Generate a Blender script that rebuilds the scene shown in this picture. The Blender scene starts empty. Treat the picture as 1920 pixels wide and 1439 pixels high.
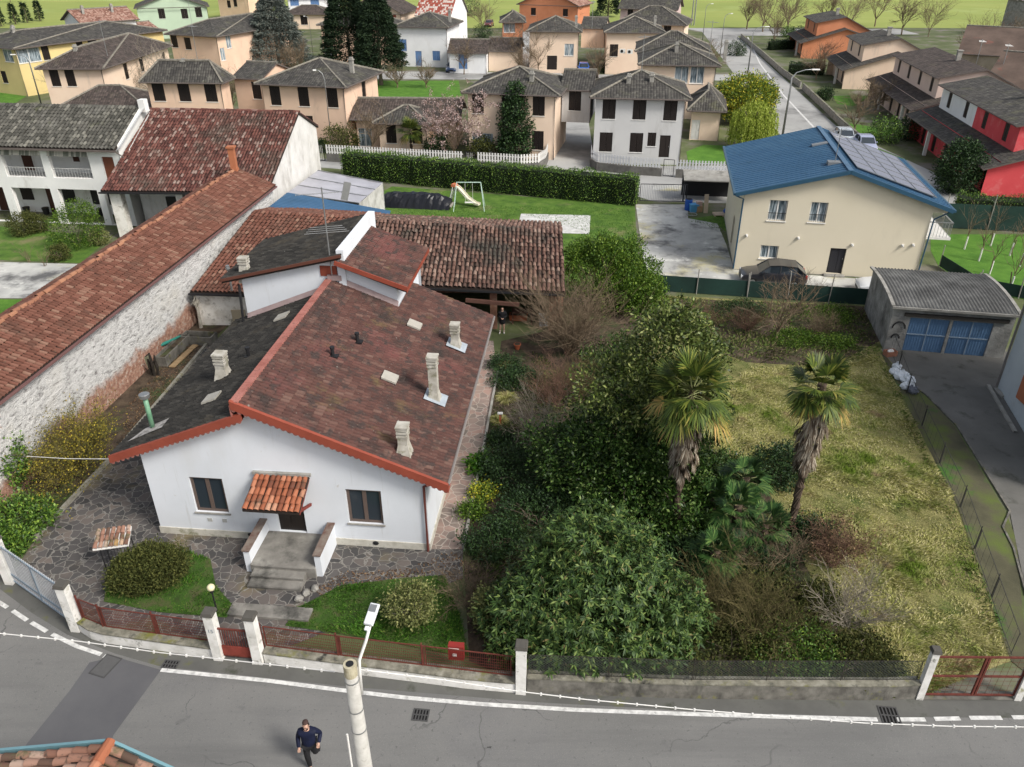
import bpy, math, random
import numpy as np
from mathutils import Vector, Matrix
rnd = random.Random(7); rng = np.random.default_rng(11)
SC = bpy.context.scene; COL = SC.collection
# ---------------- camera, sky, sun, exposure ----------------
FPX, PITCH, CH = 1485.0, math.radians(29.8), 20.0
cam_d = bpy.data.cameras.new("camera"); cam = bpy.data.objects.new("camera", cam_d); COL.objects.link(cam)
cam.location = (0, 0, CH); cam.rotation_euler = (math.pi/2 - PITCH, 0, 0)
cam_d.sensor_width = 36; cam_d.lens = 36*FPX/1920; cam_d.clip_end = 3000; cam_d.clip_start = .5
SC.camera = cam
SUN_AZ, SUN_EL = math.radians(126), math.radians(43)
W = bpy.data.worlds.new("World"); SC.world = W; W.use_nodes = True
nt = W.node_tree; nt.nodes.clear()
sky = nt.nodes.new('ShaderNodeTexSky'); sky.sky_type = 'NISHITA'; sky.sun_disc = False
sky.sun_elevation = SUN_EL; sky.sun_rotation = SUN_AZ; sky.air_density = 1.0; sky.dust_density = 3.5; sky.ozone_density = .6
bg = nt.nodes.new('ShaderNodeBackground'); bg.inputs[1].default_value = .135
ow = nt.nodes.new('ShaderNodeOutputWorld'); hs_ = nt.nodes.new('ShaderNodeHueSaturation'); hs_.inputs['Saturation'].default_value = .45; nt.links.new(sky.outputs[0], hs_.inputs['Color']); nt.links.new(hs_.outputs[0], bg.inputs[0]); nt.links.new(bg.outputs[0], ow.inputs[0])
sd = bpy.data.lights.new("sun", 'SUN'); sd.energy = 2.3; sd.angle = math.radians(14); sd.color = (1, .955, .88)
so = bpy.data.objects.new("sun", sd); COL.objects.link(so); so.location = (60, -30, 60)
_s = Vector((math.sin(SUN_AZ)*math.cos(SUN_EL), math.cos(SUN_AZ)*math.cos(SUN_EL), math.sin(SUN_EL)))
so.rotation_euler = _s.to_track_quat('Z', 'Y').to_euler()
SC.view_settings.view_transform = 'Standard'; SC.view_settings.look = 'None'; SC.view_settings.exposure = .42; SC.view_settings.gamma = 1
SC.render.engine = 'CYCLES'
# ---------------- survey helpers: turn a bearing into a world point ----------------
SP, CP = math.sin(PITCH), math.cos(PITCH)
def P(u, v, z=0.0):
    y = v-719.5; dn = FPX*SP+y*CP; k = (CH-z)/dn
    return Vector(((u-960)*k, (FPX*CP-y*SP)*k, z))
def hit(p, q, u, v):            # point on the vertical plane through p,q
    y = v-719.5; d = Vector((u-960, FPX*CP-y*SP, -(FPX*SP+y*CP)))
    n = Vector((-(q[1]-p[1]), q[0]-p[0], 0)); k = (n.x*p[0]+n.y*p[1])/(n.x*d.x+n.y*d.y)
    return Vector((d.x*k, d.y*k, CH+d.z*k))
AX = math.radians(-6.0); RX = Vector((math.cos(AX), math.sin(AX), 0)); FY = Vector((-math.sin(AX), math.cos(AX), 0))
# ---------------- materials ----------------
def L(nt, a, b): nt.links.new(a, b)
def c4(c): return (c[0], c[1], c[2], 1)
def newmat(name):
    m = bpy.data.materials.new(name); m.use_nodes = True; n = m.node_tree; n.nodes.clear()
    o = n.nodes.new('ShaderNodeOutputMaterial'); b = n.nodes.new('ShaderNodeBsdfPrincipled'); L(n, b.outputs[0], o.inputs[0])
    return m, n, b
def ramp(n, fac, cols):
    r = n.nodes.new('ShaderNodeValToRGB'); e = r.color_ramp.elements
    while len(e) < len(cols): e.new(.5)
    for i, (p, c) in enumerate(cols): e[i].position = p; e[i].color = c4(c)
    L(n, fac, r.inputs[0]); return r.outputs[0]
def noise(n, vec, scale, detail=4, rough=.6):
    t = n.nodes.new('ShaderNodeTexNoise'); t.inputs['Scale'].default_value = scale; t.inputs['Detail'].default_value = detail
    t.inputs['Roughness'].default_value = rough
    if vec is not None: L(n, vec, t.inputs['Vector'])
    return t.outputs[0]
def mapr(n, val, a, b, c=0., d=1.):
    t = n.nodes.new('ShaderNodeMapRange'); t.inputs[1].default_value = a; t.inputs[2].default_value = b
    t.inputs[3].default_value = c; t.inputs[4].default_value = d; L(n, val, t.inputs[0]); return t.outputs[0]
def mth(n, op, a, b=None):
    t = n.nodes.new('ShaderNodeMath'); t.operation = op
    for i, q in enumerate((a, b)):
        if q is None: continue
        if isinstance(q, (int, float)): t.inputs[i].default_value = q
        else: L(n, q, t.inputs[i])
    return t.outputs[0]
def mix(n, fac, a, b, mode='MIX'):
    t = n.nodes.new('ShaderNodeMix'); t.data_type = 'RGBA'; t.blend_type = mode
    if isinstance(fac, (int, float)): t.inputs[0].default_value = fac
    else: L(n, fac, t.inputs[0])
    for i, q in ((6, a), (7, b)):
        if isinstance(q, tuple): t.inputs[i].default_value = c4(q)
        else: L(n, q, t.inputs[i])
    return t.outputs[2]
def coord(n, kind='Object', st=None):
    t = n.nodes.new('ShaderNodeTexCoord'); o = t.outputs[kind]
    if kind == 'World':
        pass
    if st:
        m = n.nodes.new('ShaderNodeMapping'); m.inputs['Scale'].default_value = st; L(n, o, m.inputs[0]); o = m.outputs[0]
    return o
def wpos(n, st=None):
    g = n.nodes.new('ShaderNodeNewGeometry'); o = g.outputs['Position']
    if st:
        m = n.nodes.new('ShaderNodeMapping'); m.inputs['Scale'].default_value = st; L(n, o, m.inputs[0]); o = m.outputs[0]
    return o
def bump(n, b, h, s, d=.02):
    t = n.nodes.new('ShaderNodeBump'); t.inputs['Strength'].default_value = s; t.inputs['Distance'].default_value = d
    L(n, h, t.inputs['Height']); L(n, t.outputs[0], b.inputs['Normal'])
MC = {}
def pm(name, cols, scale=1., rough=.85, bmp=.3, bscale=20., over=(), metal=0, detail=5, st=None, spec=.3, bd=.02, crack=None):
    """two..n colours by noise; over = [(colour, scale, lo, hi[, stretch])] stains laid on top"""
    if name in MC: return MC[name]
    m, n, b = newmat(name); v = wpos(n, st)
    if not isinstance(cols, list): cols = [(.3, tuple(x*.86 for x in cols)), (.7, cols)]
    c = ramp(n, noise(n, v, scale, detail), cols)
    for o in over:
        vv = wpos(n, o[4]) if len(o) > 4 else v
        c = mix(n, mapr(n, noise(n, vv, o[1], 6, .65), o[2], o[3]), c, o[0])
    if crack:       # thin dark cracks: (colour, scale, width)
        nz = n.nodes.new('ShaderNodeTexNoise'); nz.inputs['Scale'].default_value = 1.1; nz.inputs['Detail'].default_value = 6; L(n, v, nz.inputs[0])
        va = n.nodes.new('ShaderNodeVectorMath'); va.operation = 'MULTIPLY_ADD'; va.inputs[1].default_value = (1.2, 1.2, 0); L(n, nz.outputs[1], va.inputs[0]); L(n, v, va.inputs[2])
        vo = n.nodes.new('ShaderNodeTexVoronoi'); vo.feature = 'DISTANCE_TO_EDGE'; vo.inputs['Scale'].default_value = crack[1]; L(n, va.outputs[0], vo.inputs[0])
        k = mth(n, 'MULTIPLY', mapr(n, vo.outputs[0], crack[2]*.3, crack[2], 1, 0), mapr(n, noise(n, v, .25, 3), .46, .56)); c = mix(n, k, c, crack[0])
    L(n, c, b.inputs['Base Color']); b.inputs['Roughness'].default_value = rough; b.inputs['Metallic'].default_value = metal
    b.inputs['Specular IOR Level'].default_value = spec
    if bmp: bump(n, b, noise(n, v, bscale, 4), bmp, bd)
    MC[name] = m; return m
def im(name, cols, rough=.6, spec=.3, over=(), trans=0, bmp=0, bscale=30):
    """colour random per island (leaf, tile)"""
    if name in MC: return MC[name]
    m, n, b = newmat(name); g = n.nodes.new('ShaderNodeNewGeometry')
    c = ramp(n, g.outputs['Random Per Island'], cols)
    for o in over: c = mix(n, mapr(n, noise(n, wpos(n, o[4] if len(o) > 4 else None), o[1], 5, .65), o[2], o[3]), c, o[0])
    L(n, c, b.inputs['Base Color']); b.inputs['Roughness'].default_value = rough; b.inputs['Specular IOR Level'].default_value = spec
    if bmp: bump(n, b, noise(n, wpos(n), bscale, 4), bmp)
    if trans:
        o = [x for x in n.nodes if x.type == 'OUTPUT_MATERIAL'][0]
        t = n.nodes.new('ShaderNodeBsdfTranslucent'); L(n, c, t.inputs[0]); s = n.nodes.new('ShaderNodeMixShader')
        s.inputs[0].default_value = trans; L(n, b.outputs[0], s.inputs[1]); L(n, t.outputs[0], s.inputs[2]); L(n, s.outputs[0], o.inputs[0])
    MC[name] = m; return m
def roofmat(name, cols, cw=.25, rl=.35, moss=(.12, .12, .05), ml=(.55, .75), bs=.6, pale=None):
    """tile pattern in uv metres: one random tone per tile, ribs and rows as relief"""
    if name in MC: return MC[name]
    m, n, b = newmat(name); v = coord(n, 'UV'); s = n.nodes.new('ShaderNodeSeparateXYZ'); L(n, v, s.inputs[0])
    x = mth(n, 'DIVIDE', s.outputs[0], cw); y = mth(n, 'DIVIDE', s.outputs[1], rl)
    cb = n.nodes.new('ShaderNodeCombineXYZ'); L(n, mth(n, 'FLOOR', x), cb.inputs[0]); L(n, mth(n, 'FLOOR', y), cb.inputs[1])
    wn = n.nodes.new('ShaderNodeTexWhiteNoise'); wn.noise_dimensions = '2D'; L(n, cb.outputs[0], wn.inputs['Vector'])
    c = ramp(n, wn.outputs[0], cols)
    fx, fy = mth(n, 'FRACT', x), mth(n, 'FRACT', y)
    seam = mth(n, 'MAXIMUM', mapr(n, fx, .86, .95), mapr(n, fy, .88, .97))
    c = mix(n, mth(n, 'MULTIPLY', seam, .75), c, (.02, .018, .016))
    c = mix(n, mapr(n, noise(n, wpos(n), .45, 6, .7), ml[0], ml[1], 0, .8), c, moss)
    if pale: c = mix(n, mapr(n, noise(n, wpos(n), 1.3, 7, .75), .55, .72, 0, .8), c, pale)
    L(n, c, b.inputs['Base Color']); b.inputs['Roughness'].default_value = .85; b.inputs['Specular IOR Level'].default_value = .25
    h = mth(n, 'ADD', mth(n, 'SINE', mth(n, 'MULTIPLY', fx, math.pi)), mth(n, 'MULTIPLY', mth(n, 'SUBTRACT', 1., fy), .7))
    h = mth(n, 'ADD', h, mth(n, 'MULTIPLY', noise(n, wpos(n), 12, 3), .4))
    bump(n, b, h, bs, .05); MC[name] = m; return m
# ---------------- mesh helpers ----------------
def link(name, me, mats, parent=None, smooth=False):
    for m in (mats if isinstance(mats, (list, tuple)) else [mats]): me.materials.append(m)
    if smooth: me.polygons.foreach_set('use_smooth', [True]*len(me.polygons))
    o = bpy.data.objects.new(name, me); COL.objects.link(o)
    if parent: o.parent = parent
    return o
class MB:
    def __init__(s): s.v = []; s.f = []; s.m = []; s.uv = {}
    def poly(s, pts, mi=0, uv=None):
        k = len(s.v); s.v += [tuple(p) for p in pts]; s.f.append(tuple(range(k, k+len(pts)))); s.m.append(mi)
        if uv: s.uv[len(s.f)-1] = uv
        return s
    def mesh(s, vs, fs, mi=0):
        k = len(s.v); s.v += [tuple(p) for p in vs]
        for f in fs: s.f.append(tuple(i+k for i in f)); s.m.append(mi)
        return s
    def box(s, x0, y0, z0, x1, y1, z1, mi=0, M=None, tap=0):
        vs = [Vector((x, y, z)) for z, t in ((z0, 0), (z1, tap)) for x, y in ((x0+t, y0+t), (x1-t, y0+t), (x1-t, y1-t), (x0+t, y1-t))]
        if M is not None: vs = [M @ v for v in vs]
        return s.mesh(vs, [(3, 2, 1, 0), (4, 5, 6, 7), (0, 1, 5, 4), (1, 2, 6, 5), (2, 3, 7, 6), (3, 0, 4, 7)], mi)
    def bar(s, a, b, w, h, mi=0):       # rectangular bar from a to b
        a, b = Vector(a), Vector(b); d = (b-a); l = d.length; q = d.to_track_quat('X', 'Z').to_matrix().to_4x4()
        return s.box(0, -w/2, -h/2, l, w/2, h/2, mi, Matrix.Translation(a) @ q)
    def tube(s, pts, r, n=6, mi=0, cap=True):
        pts = [Vector(p) for p in pts]; rs = r if isinstance(r, (list, tuple)) else [r]*len(pts); k = len(s.v)
        for i, p in enumerate(pts):
            d = (pts[min(i+1, len(pts)-1)]-pts[max(i-1, 0)]); q = d.to_track_quat('Z', 'Y').to_matrix() if d.length > 1e-6 else Matrix.Identity(3)
            for j in range(n):
                a = 2*math.pi*j/n; s.v.append(tuple(p+q @ Vector((rs[i]*math.cos(a), rs[i]*math.sin(a), 0))))
        for i in range(len(pts)-1):
            for j in range(n):
                s.f.append((k+i*n+j, k+i*n+(j+1) % n, k+(i+1)*n+(j+1) % n, k+(i+1)*n+j)); s.m.append(mi)
        if cap and n > 3:
            s.f.append(tuple(k+j for j in reversed(range(n)))); s.m.append(mi)
            s.f.append(tuple(k+(len(pts)-1)*n+j for j in range(n))); s.m.append(mi)
        return s
    def ball(s, c, r, mi=0, nu=10, nv=6, sc=(1, 1, 1), jit=0, seed=0):
        R = random.Random(seed); vs = []; fs = []
        for i in range(nv+1):
            for j in range(nu):
                a = math.pi*i/nv; b_ = 2*math.pi*j/nu; q = r*(1+R.uniform(-jit, jit)*(0 < i < nv))
                vs.append((c[0]+q*sc[0]*math.sin(a)*math.cos(b_), c[1]+q*sc[1]*math.sin(a)*math.sin(b_), c[2]+q*sc[2]*math.cos(a)))
        for i in range(nv):
            for j in range(nu): fs.append((i*nu+j, (i+1)*nu+j, (i+1)*nu+(j+1) % nu, i*nu+(j+1) % nu))
        return s.mesh(vs, fs, mi)
    def build(s, name, mats, parent=None, smooth=False, bevel=0):
        me = bpy.data.meshes.new(name); me.from_pydata(s.v, [], s.f); me.polygons.foreach_set('material_index', s.m)
        if s.uv:
            l = me.uv_layers.new(name='UVMap')
            for fi, uv in s.uv.items():
                p = me.polygons[fi]
                for j, li in enumerate(p.loop_indices): l.data[li].uv = uv[j]
        o = link(name, me, mats, parent, smooth)
        if bevel:
            b = o.modifiers.new('b', 'BEVEL'); b.width = bevel; b.segments = 2; b.limit_method = 'ANGLE'
        return o
def npmesh(name, V, k, mats, parent=None):      # V (N*k,3) ; every k verts one face
    V = np.asarray(V, dtype=np.float32).reshape(-1, 3); nf = len(V)//k
    me = bpy.data.meshes.new(name); me.vertices.add(len(V)); me.vertices.foreach_set('co', V.ravel())
    me.loops.add(nf*k); me.loops.foreach_set('vertex_index', np.arange(nf*k, dtype=np.int32))
    me.polygons.add(nf); me.polygons.foreach_set('loop_start', np.arange(0, nf*k, k, dtype=np.int32))
    me.polygons.foreach_set('loop_total', np.full(nf, k, dtype=np.int32)); me.update(); me.validate()
    return link(name, me, mats, parent)
def tag(o, label=None, cat=None, group=None, kind=None):
    if label: o['label'] = label
    if cat: o['category'] = cat
    if group: o['group'] = group
    if kind: o['kind'] = kind
    return o
def thing(name, label, cat, loc=(0, 0, 0), rz=0, group=None):
    o = bpy.data.objects.new(name, None); COL.objects.link(o); o.location = loc; o.rotation_euler = (0, 0, rz)
    o.empty_display_size = .3; return tag(o, label, cat, group)
def kids(o): return [c for c in COL.objects if c.parent == o]
def dup(o, loc=None, rz=None, label=None, sc=None, group=None, parent=None):
    c = o.copy(); COL.objects.link(c)
    if parent: c.parent = parent
    if loc is not None: c.location = loc
    if rz is not None: c.rotation_euler = (0, 0, rz)
    if sc is not None: c.scale = sc if isinstance(sc, tuple) else (sc, sc, sc)
    if label: c['label'] = label
    if group: c['group'] = group
    for k in kids(o): dup(k, parent=c)
    return c
def sheet(name, pts, m, z=0, kind='structure', h=0):
    b = MB()
    if h:
        n = len(pts); b.poly([(p[0], p[1], z) for p in pts])
        for i in range(n):
            p, q = pts[i], pts[(i+1) % n]; b.poly([(p[0], p[1], z-h), (q[0], q[1], z-h), (q[0], q[1], z), (p[0], p[1], z)])
    else: b.poly([(p[0], p[1], z) for p in pts])
    o = b.build(name, m); return tag(o, kind=kind) if kind else o
def ss(A): return [P(*a) for a in A]
# slab: roof polygon with thickness, uv in metres along the eave (first edge)
def roofpoly(b, pts, th=.12, mi=0, side=None):
    pts = [Vector(p) for p in pts]; ex = (pts[1]-pts[0]); ex = ex.normalized()
    nrm = (pts[1]-pts[0]).cross(pts[-1]-pts[0]).normalized()
    if nrm.z < 0: nrm = -nrm
    ey = nrm.cross(ex)
    uv = [((p-pts[0]).dot(ex), (p-pts[0]).dot(ey)) for p in pts]
    b.poly(pts, mi, uv); dn = Vector((0, 0, -th)); n = len(pts)
    for i in range(n):
        p, q = pts[i], pts[(i+1) % n]; b.poly([p+dn, q+dn, q, p], mi if side is None else side)
    b.poly([p+dn for p in reversed(pts)], mi if side is None else side)
def tiles(name, A, B, C, D, mat, parent=None, cw=.24, rl=.36, rise=1., jit=.012, seg=4, rot=.02, skip=0, under=None, th=.1, wid=.95):
    """barrel tiles on the plane eave A-B, ridge D-C ; one island per tile"""
    A, B, C, D = map(Vector, (A, B, C, D)); nc = max(2, round((B-A).length/cw)); nr = max(2, round(((D-A).length+(C-B).length)/2/rl))
    ex = (B-A).normalized(); nrm = ex.cross(((D-A)+(C-B)).normalized()).normalized()
    if nrm.z < 0: nrm = -nrm
    i, j = np.meshgrid(np.arange(nc), np.arange(nr)); i = i.ravel(); j = j.ravel(); N = len(i)
    if skip: keep = rng.random(N) > skip; i, j = i[keep], j[keep]; N = len(i)
    a_, b_, c_, d_ = (np.array(q) for q in (A, B, C, D))
    def S(s, t): s = s[:, None]; t = t[:, None]; return (a_*(1-s)+b_*s)*(1-t)+(d_*(1-s)+c_*s)*t
    s = (i+.5)/nc; lo = S(s, j/nr-.03/nr); hi = S(s, (j+1.12)/nr)
    w = np.linalg.norm(S((i+1)/nc, (j+.5)/nr)-S(i/nc, (j+.5)/nr), axis=1)/2*wid
    e = np.array(ex); nn = np.array(nrm); off = rng.normal(0, jit, (N, 1))*e; lo = lo+off+nn*rng.normal(0, jit*.5, (N, 1)); hi = hi+off+rng.normal(0, rot*.3, (N, 1))*e
    ang = np.linspace(0, math.pi, seg+1); V = np.zeros((N, 2*(seg+1), 3))
    for k, a in enumerate(ang):
        V[:, k] = lo+e*(np.cos(a)*w)[:, None]+nn*(np.sin(a)*w*rise*.9+.035)[:, None]
        V[:, seg+1+k] = hi+e*(np.cos(a)*w*.86)[:, None]+nn*(np.sin(a)*w*rise*.8+.0)[:, None]
    fs = []; K = 2*(seg+1)
    base = [(k, k+1, seg+2+k, seg+1+k) for k in range(seg)]
    F = (np.array(base)[None]+(np.arange(N)*K)[:, None, None]).reshape(-1, 4)
    me = bpy.data.meshes.new(name); me.vertices.add(N*K); me.vertices.foreach_set('co', V.ravel().astype(np.float32))
    me.loops.add(F.size); me.loops.foreach_set('vertex_index', F.ravel().astype(np.int32)); me.polygons.add(len(F))
    me.polygons.foreach_set('loop_start', np.arange(0, F.size, 4, dtype=np.int32)); me.polygons.foreach_set('loop_total', np.full(len(F), 4, dtype=np.int32))
    me.update()
    # the bed below belongs to the same roof part
    k = len(me.vertices); o = link(name, me, [mat, under or mat], parent)
    bed = MB(); roofpoly(bed, [A, B, C, D], th)
    me2 = bpy.data.meshes.new('roof_bed'); me2.from_pydata(bed.v, [], bed.f)
    import bmesh
    bm = bmesh.new(); bm.from_mesh(me); nf = len(bm.faces); bm.from_mesh(me2); bm.faces.ensure_lookup_table()
    for f in bm.faces[nf:]: f.material_index = 1
    bm.to_mesh(me); bm.free(); bpy.data.meshes.remove(me2)
    return o
def ridgecaps(name, A, B, mat, parent=None, r=.13, l=.4, wob=.02):
    A, B = Vector(A), Vector(B); n = max(2, int((B-A).length/l)); b = MB(); d = (B-A)/n; ex = d.normalized(); sx = ex.cross(Vector((0, 0, 1))).normalized()
    for i in range(n):
        p = A+d*i+sx*rnd.gauss(0, wob)+Vector((0, 0, rnd.gauss(0, wob*.6))); q = p+d*1.15; vs = []
        for pt, rr in ((p, r), (q, r*.85)):
            for k in range(6):
                a = math.pi*k/5; vs.append(pt+sx*math.cos(a)*rr+Vector((0, 0, math.sin(a)*rr)))
        b.mesh(vs, [(k, k+1, k+7, k+6) for k in range(5)])
    return b.build(name, mat, parent)
# ---------------- walls with real openings ----------------
def wallface(b, o, ax, Ln, top, holes=(), dep=.18, inn=(0, 1), z0=0., brk=(), mi=0, mr=None):
    """o=(x,y) origin, ax=(dx,dy), top=f(s), holes [(s0,s1,z0,z1)]; reveals go towards inn"""
    T = top if callable(top) else (lambda s: top)
    xs = sorted(set([0., Ln]+[h[0] for h in holes]+[h[1] for h in holes]+list(brk)))
    zs = sorted(set([z0]+[h[2] for h in holes]+[h[3] for h in holes])); mr = mi if mr is None else mr
    p = lambda s, z, d=0: (o[0]+ax[0]*s+inn[0]*d, o[1]+ax[1]*s+inn[1]*d, z)
    for a, c in zip(xs, xs[1:]):
        for k, z in enumerate(zs):
            last = k == len(zs)-1; mid = (a+c)/2
            Ta, Tc = T(a+1e-5), T(c-1e-5); za, zc = (Ta, Tc) if last else (min(zs[k+1], Ta), min(zs[k+1], Tc)); z = min(z, max(za, zc))
            if za <= z+1e-4 and zc <= z+1e-4: continue
            za = max(za, z); zc = max(zc, z); zm = (z+min(za, zc))/2
            if any(h[0] <= mid <= h[1] and h[2] <= zm <= h[3] for h in holes): continue
            b.poly([p(a, z), p(c, z), p(c, zc), p(a, za)], mi)
    for s0, s1, h0, h1 in holes:
        b.poly([p(s0, h0), p(s1, h0), p(s1, h0, dep), p(s0, h0, dep)], mr); b.poly([p(s0, h1), p(s1, h1), p(s1, h1, dep), p(s0, h1, dep)], mr)
        b.poly([p(s0, h0), p(s0, h1), p(s0, h1, dep), p(s0, h0, dep)], mr); b.poly([p(s1, h0), p(s1, h1), p(s1, h1, dep), p(s1, h0, dep)], mr)
def frame(ax, inn, o):      # matrix whose X runs along the wall, Y inward
    M = Matrix.Identity(4); M[0][0], M[1][0] = ax; M[0][1], M[1][1] = inn; M[0][3], M[1][3] = o; return M
def put_window(par, M, s0, s1, z0, z1, kind, dep=.1, fr=None, gl=None, sill=None, name='window'):
    """kind: 'shut' closed shutters, 'glass' two-leaf window, 'door'; returns part"""
    b = MB(); w = s1-s0; fw = .07 if fr is None or fr.name != 'brown_window_frame' else .105
    fm = fr or M_shut
    if kind == 'shut':
        n = 2 if w > .6 else 1
        for i in range(n):
            a = s0+w*i/n; c = s0+w*(i+1)/n
            b.box(a+.01, dep-.05, z0+.01, c-.01, dep-.01, z1-.01, 0, M)
            b.box(a+.04, dep-.065, z0+.06, c-.04, dep-.051, z1-.06, 0, M)
            nn = int((z1-z0-.2)/.09)
            for k in range(nn): b.box(a+.07, dep-.085, z0+.1+k*.09, c-.07, dep-.066, z0+.14+k*.09, 0, M)
        o = b.build(name, [fm], par)
    elif kind == 'door':
        b.box(s0+.01, dep-.06, z0+.005, s1-.01, dep-.005, z1-.01, 0, M)
        for q in (0, 1):
            b.box(s0+.1+q*w/2, dep-.08, z0+.15, s0+w/2-.06+q*w/2, dep-.061, z1-.15, 0, M)
        o = b.build(name if name != 'window' else 'door', [fm], par)
        h = MB(); h.box(s1-.14, dep-.13, z0+.98, s1-.1, dep-.061, z0+1.08, 0, M); h.build('handle', [M_metal], o)
    else:
        for (a, c, e, g) in ((s0, z0, s1, z0+fw), (s0, z1-fw, s1, z1), (s0, z0+fw, s0+fw, z1-fw), (s1-fw, z0+fw, s1, z1-fw), (s0+w/2-fw*.7, z0+fw, s0+w/2+fw*.7, z1-fw)):
            b.box(a+.003, dep-.06, c+.003, e-.003, dep-.002, g-.003, 0, M)
        o = b.build(name, [fm], par)
        g = MB(); g.box(s0+.02, dep-.03, z0+.02, s1-.02, dep-.012, z1-.02, 0, M); g.build('pane', [gl or M_glass], o)
    if sill:
        q = MB(); q.box(s0-.06, -.06, z0-.05, s1+.06, .05, z0-.002, 0, M); q.build('sill', [sill], o)
    return o
# ---------------- shared materials ----------------
M_shut = pm('shutter_dark', (.022, .016, .014), 3, .6, .1)
M_shutb = pm('shutter_brown', (.07, .028, .018), 3, .6, .1)
M_blue = pm('shutter_blue', (.13, .24, .45), 3, .6, .1)
M_metal = pm('galvanised_metal', (.35, .36, .36), 4, .45, .05, metal=.7)
M_white = pm('white_paint', (.74, .73, .70), 3, .6, .05)
M_whitedirty = pm('white_paint_dirty', [(.3, (.55, .52, .46)), (.55, (.78, .76, .71))], 2, .8, .4, 14, over=[((.16, .14, .10), 1.8, .56, .72), ((.10, .11, .05), 4, .62, .75)])
M_black = pm('black_metal', (.02, .02, .022), 3, .5, .05)
M_rust = pm('rust_red_metal', [(.3, (.085, .022, .015)), (.7, (.16, .042, .03))], 6, .75, .3)
M_conc = pm('concrete', [(.3, (.22, .21, .19)), (.7, (.36, .35, .32))], 2, .9, .3, 25, over=[((.10, .10, .09), 1.2, .55, .75)])
M_concold = pm('concrete_stained', [(.3, (.085, .08, .07)), (.7, (.21, .20, .175))], 2.5, .92, .5, 18, over=[((.04, .04, .035), 1.5, .5, .7, (1, 1, .4)), ((.17, .17, .05), 2.3, .58, .72)])
m, n, b = newmat('window_glass'); b.inputs['Base Color'].default_value = (.03, .04, .05, 1); b.inputs['Roughness'].default_value = .08; b.inputs['Specular IOR Level'].default_value = .6
M_glass = m
m, n, b = newmat('curtained_glass'); b.inputs['Roughness'].default_value = .15
L(n, ramp(n, noise(n, wpos(n, (9, 9, .6)), 1.5, 2), [(.4, (.06, .09, .11)), (.62, (.42, .48, .52))]), b.inputs['Base Color']); M_curt = m
PEACH = pm('peach_render', [(.3, (.66, .46, .34)), (.7, (.75, .55, .41))], .35, .9, .1, 30, over=[((.46, .34, .26), .8, .6, .8, (1, 1, .25))])
PEACH2 = pm('pale_peach_render', [(.3, (.72, .55, .42)), (.7, (.79, .63, .49))], .35, .9, .1, 30, over=[((.5, .4, .32), .8, .6, .8, (1, 1, .25))])
CREAM = pm('cream_render', [(.3, (.62, .56, .43)), (.7, (.66, .60, .47))], .3, .92, .05, 40, over=[((.52, .47, .36), .5, .6, .85, (1, 1, .3))])
GREYW = pm('grey_render', [(.3, (.47, .47, .47)), (.7, (.54, .54, .53))], .3, .92, .05, 40, over=[((.34, .33, .31), .7, .55, .8, (1, 1, .3))])
WHITEW = pm('white_render', [(.3, (.70, .71, .72)), (.7, (.78, .79, .80))], .5, .9, .12, 30, over=[((.60, .60, .58), .9, .56, .8, (1, 1, .3))])
YELLOW = pm('yellow_render', (.70, .56, .26), .3, .92, .05)
GREENW = pm('pale_green_render', (.45, .56, .42), .3, .92, .05)
ORANGE = pm('orange_render', [(.3, (.52, .20, .10)), (.7, (.62, .26, .14))], .4, .92, .05)
RED = pm('red_render', [(.3, (.55, .06, .07)), (.7, (.66, .09, .10))], .4, .92, .08, over=[((.62, .2, .2), .8, .55, .8)])
LILAC = pm('lilac_render', (.30, .30, .52), .4, .9, .05)
FARMW = pm('farm_white_render', [(.3, (.66, .66, .64)), (.7, (.78, .78, .76))], .5, .92, .2, 25, over=[((.45, .43, .39), .9, .56, .74, (1, 1, .35))])
R_grey = roofmat('grey_concrete_tiles', [(0, (.04, .038, .036)), (.5, (.062, .058, .053)), (1, (.09, .085, .075))], .27, .36, (.13, .13, .07), (.55, .78), .8, pale=(.20, .195, .165))
R_grey2 = roofmat('brown_grey_tiles', [(0, (.042, .034, .031)), (.5, (.066, .052, .046)), (1, (.10, .078, .068))], .27, .36, (.10, .09, .06), (.55, .78), .8, pale=(.17, .15, .13))
R_red = roofmat('faded_red_tiles', [(0, (.16, .07, .05)), (.5, (.30, .16, .12)), (1, (.42, .28, .22))], .27, .36, (.12, .10, .07), (.6, .8), .8)
R_check = roofmat('red_and_white_tiles', [(0, (.30, .07, .05)), (.5, (.35, .09, .06)), (.62, (.55, .45, .4)), (1, (.6, .5, .45))], .35, .45, (.2, .10, .07), (.6, .9), .8)
TRIM = pm('dark_eave_trim', (.12, .10, .09), 2, .8, .1)
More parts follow.
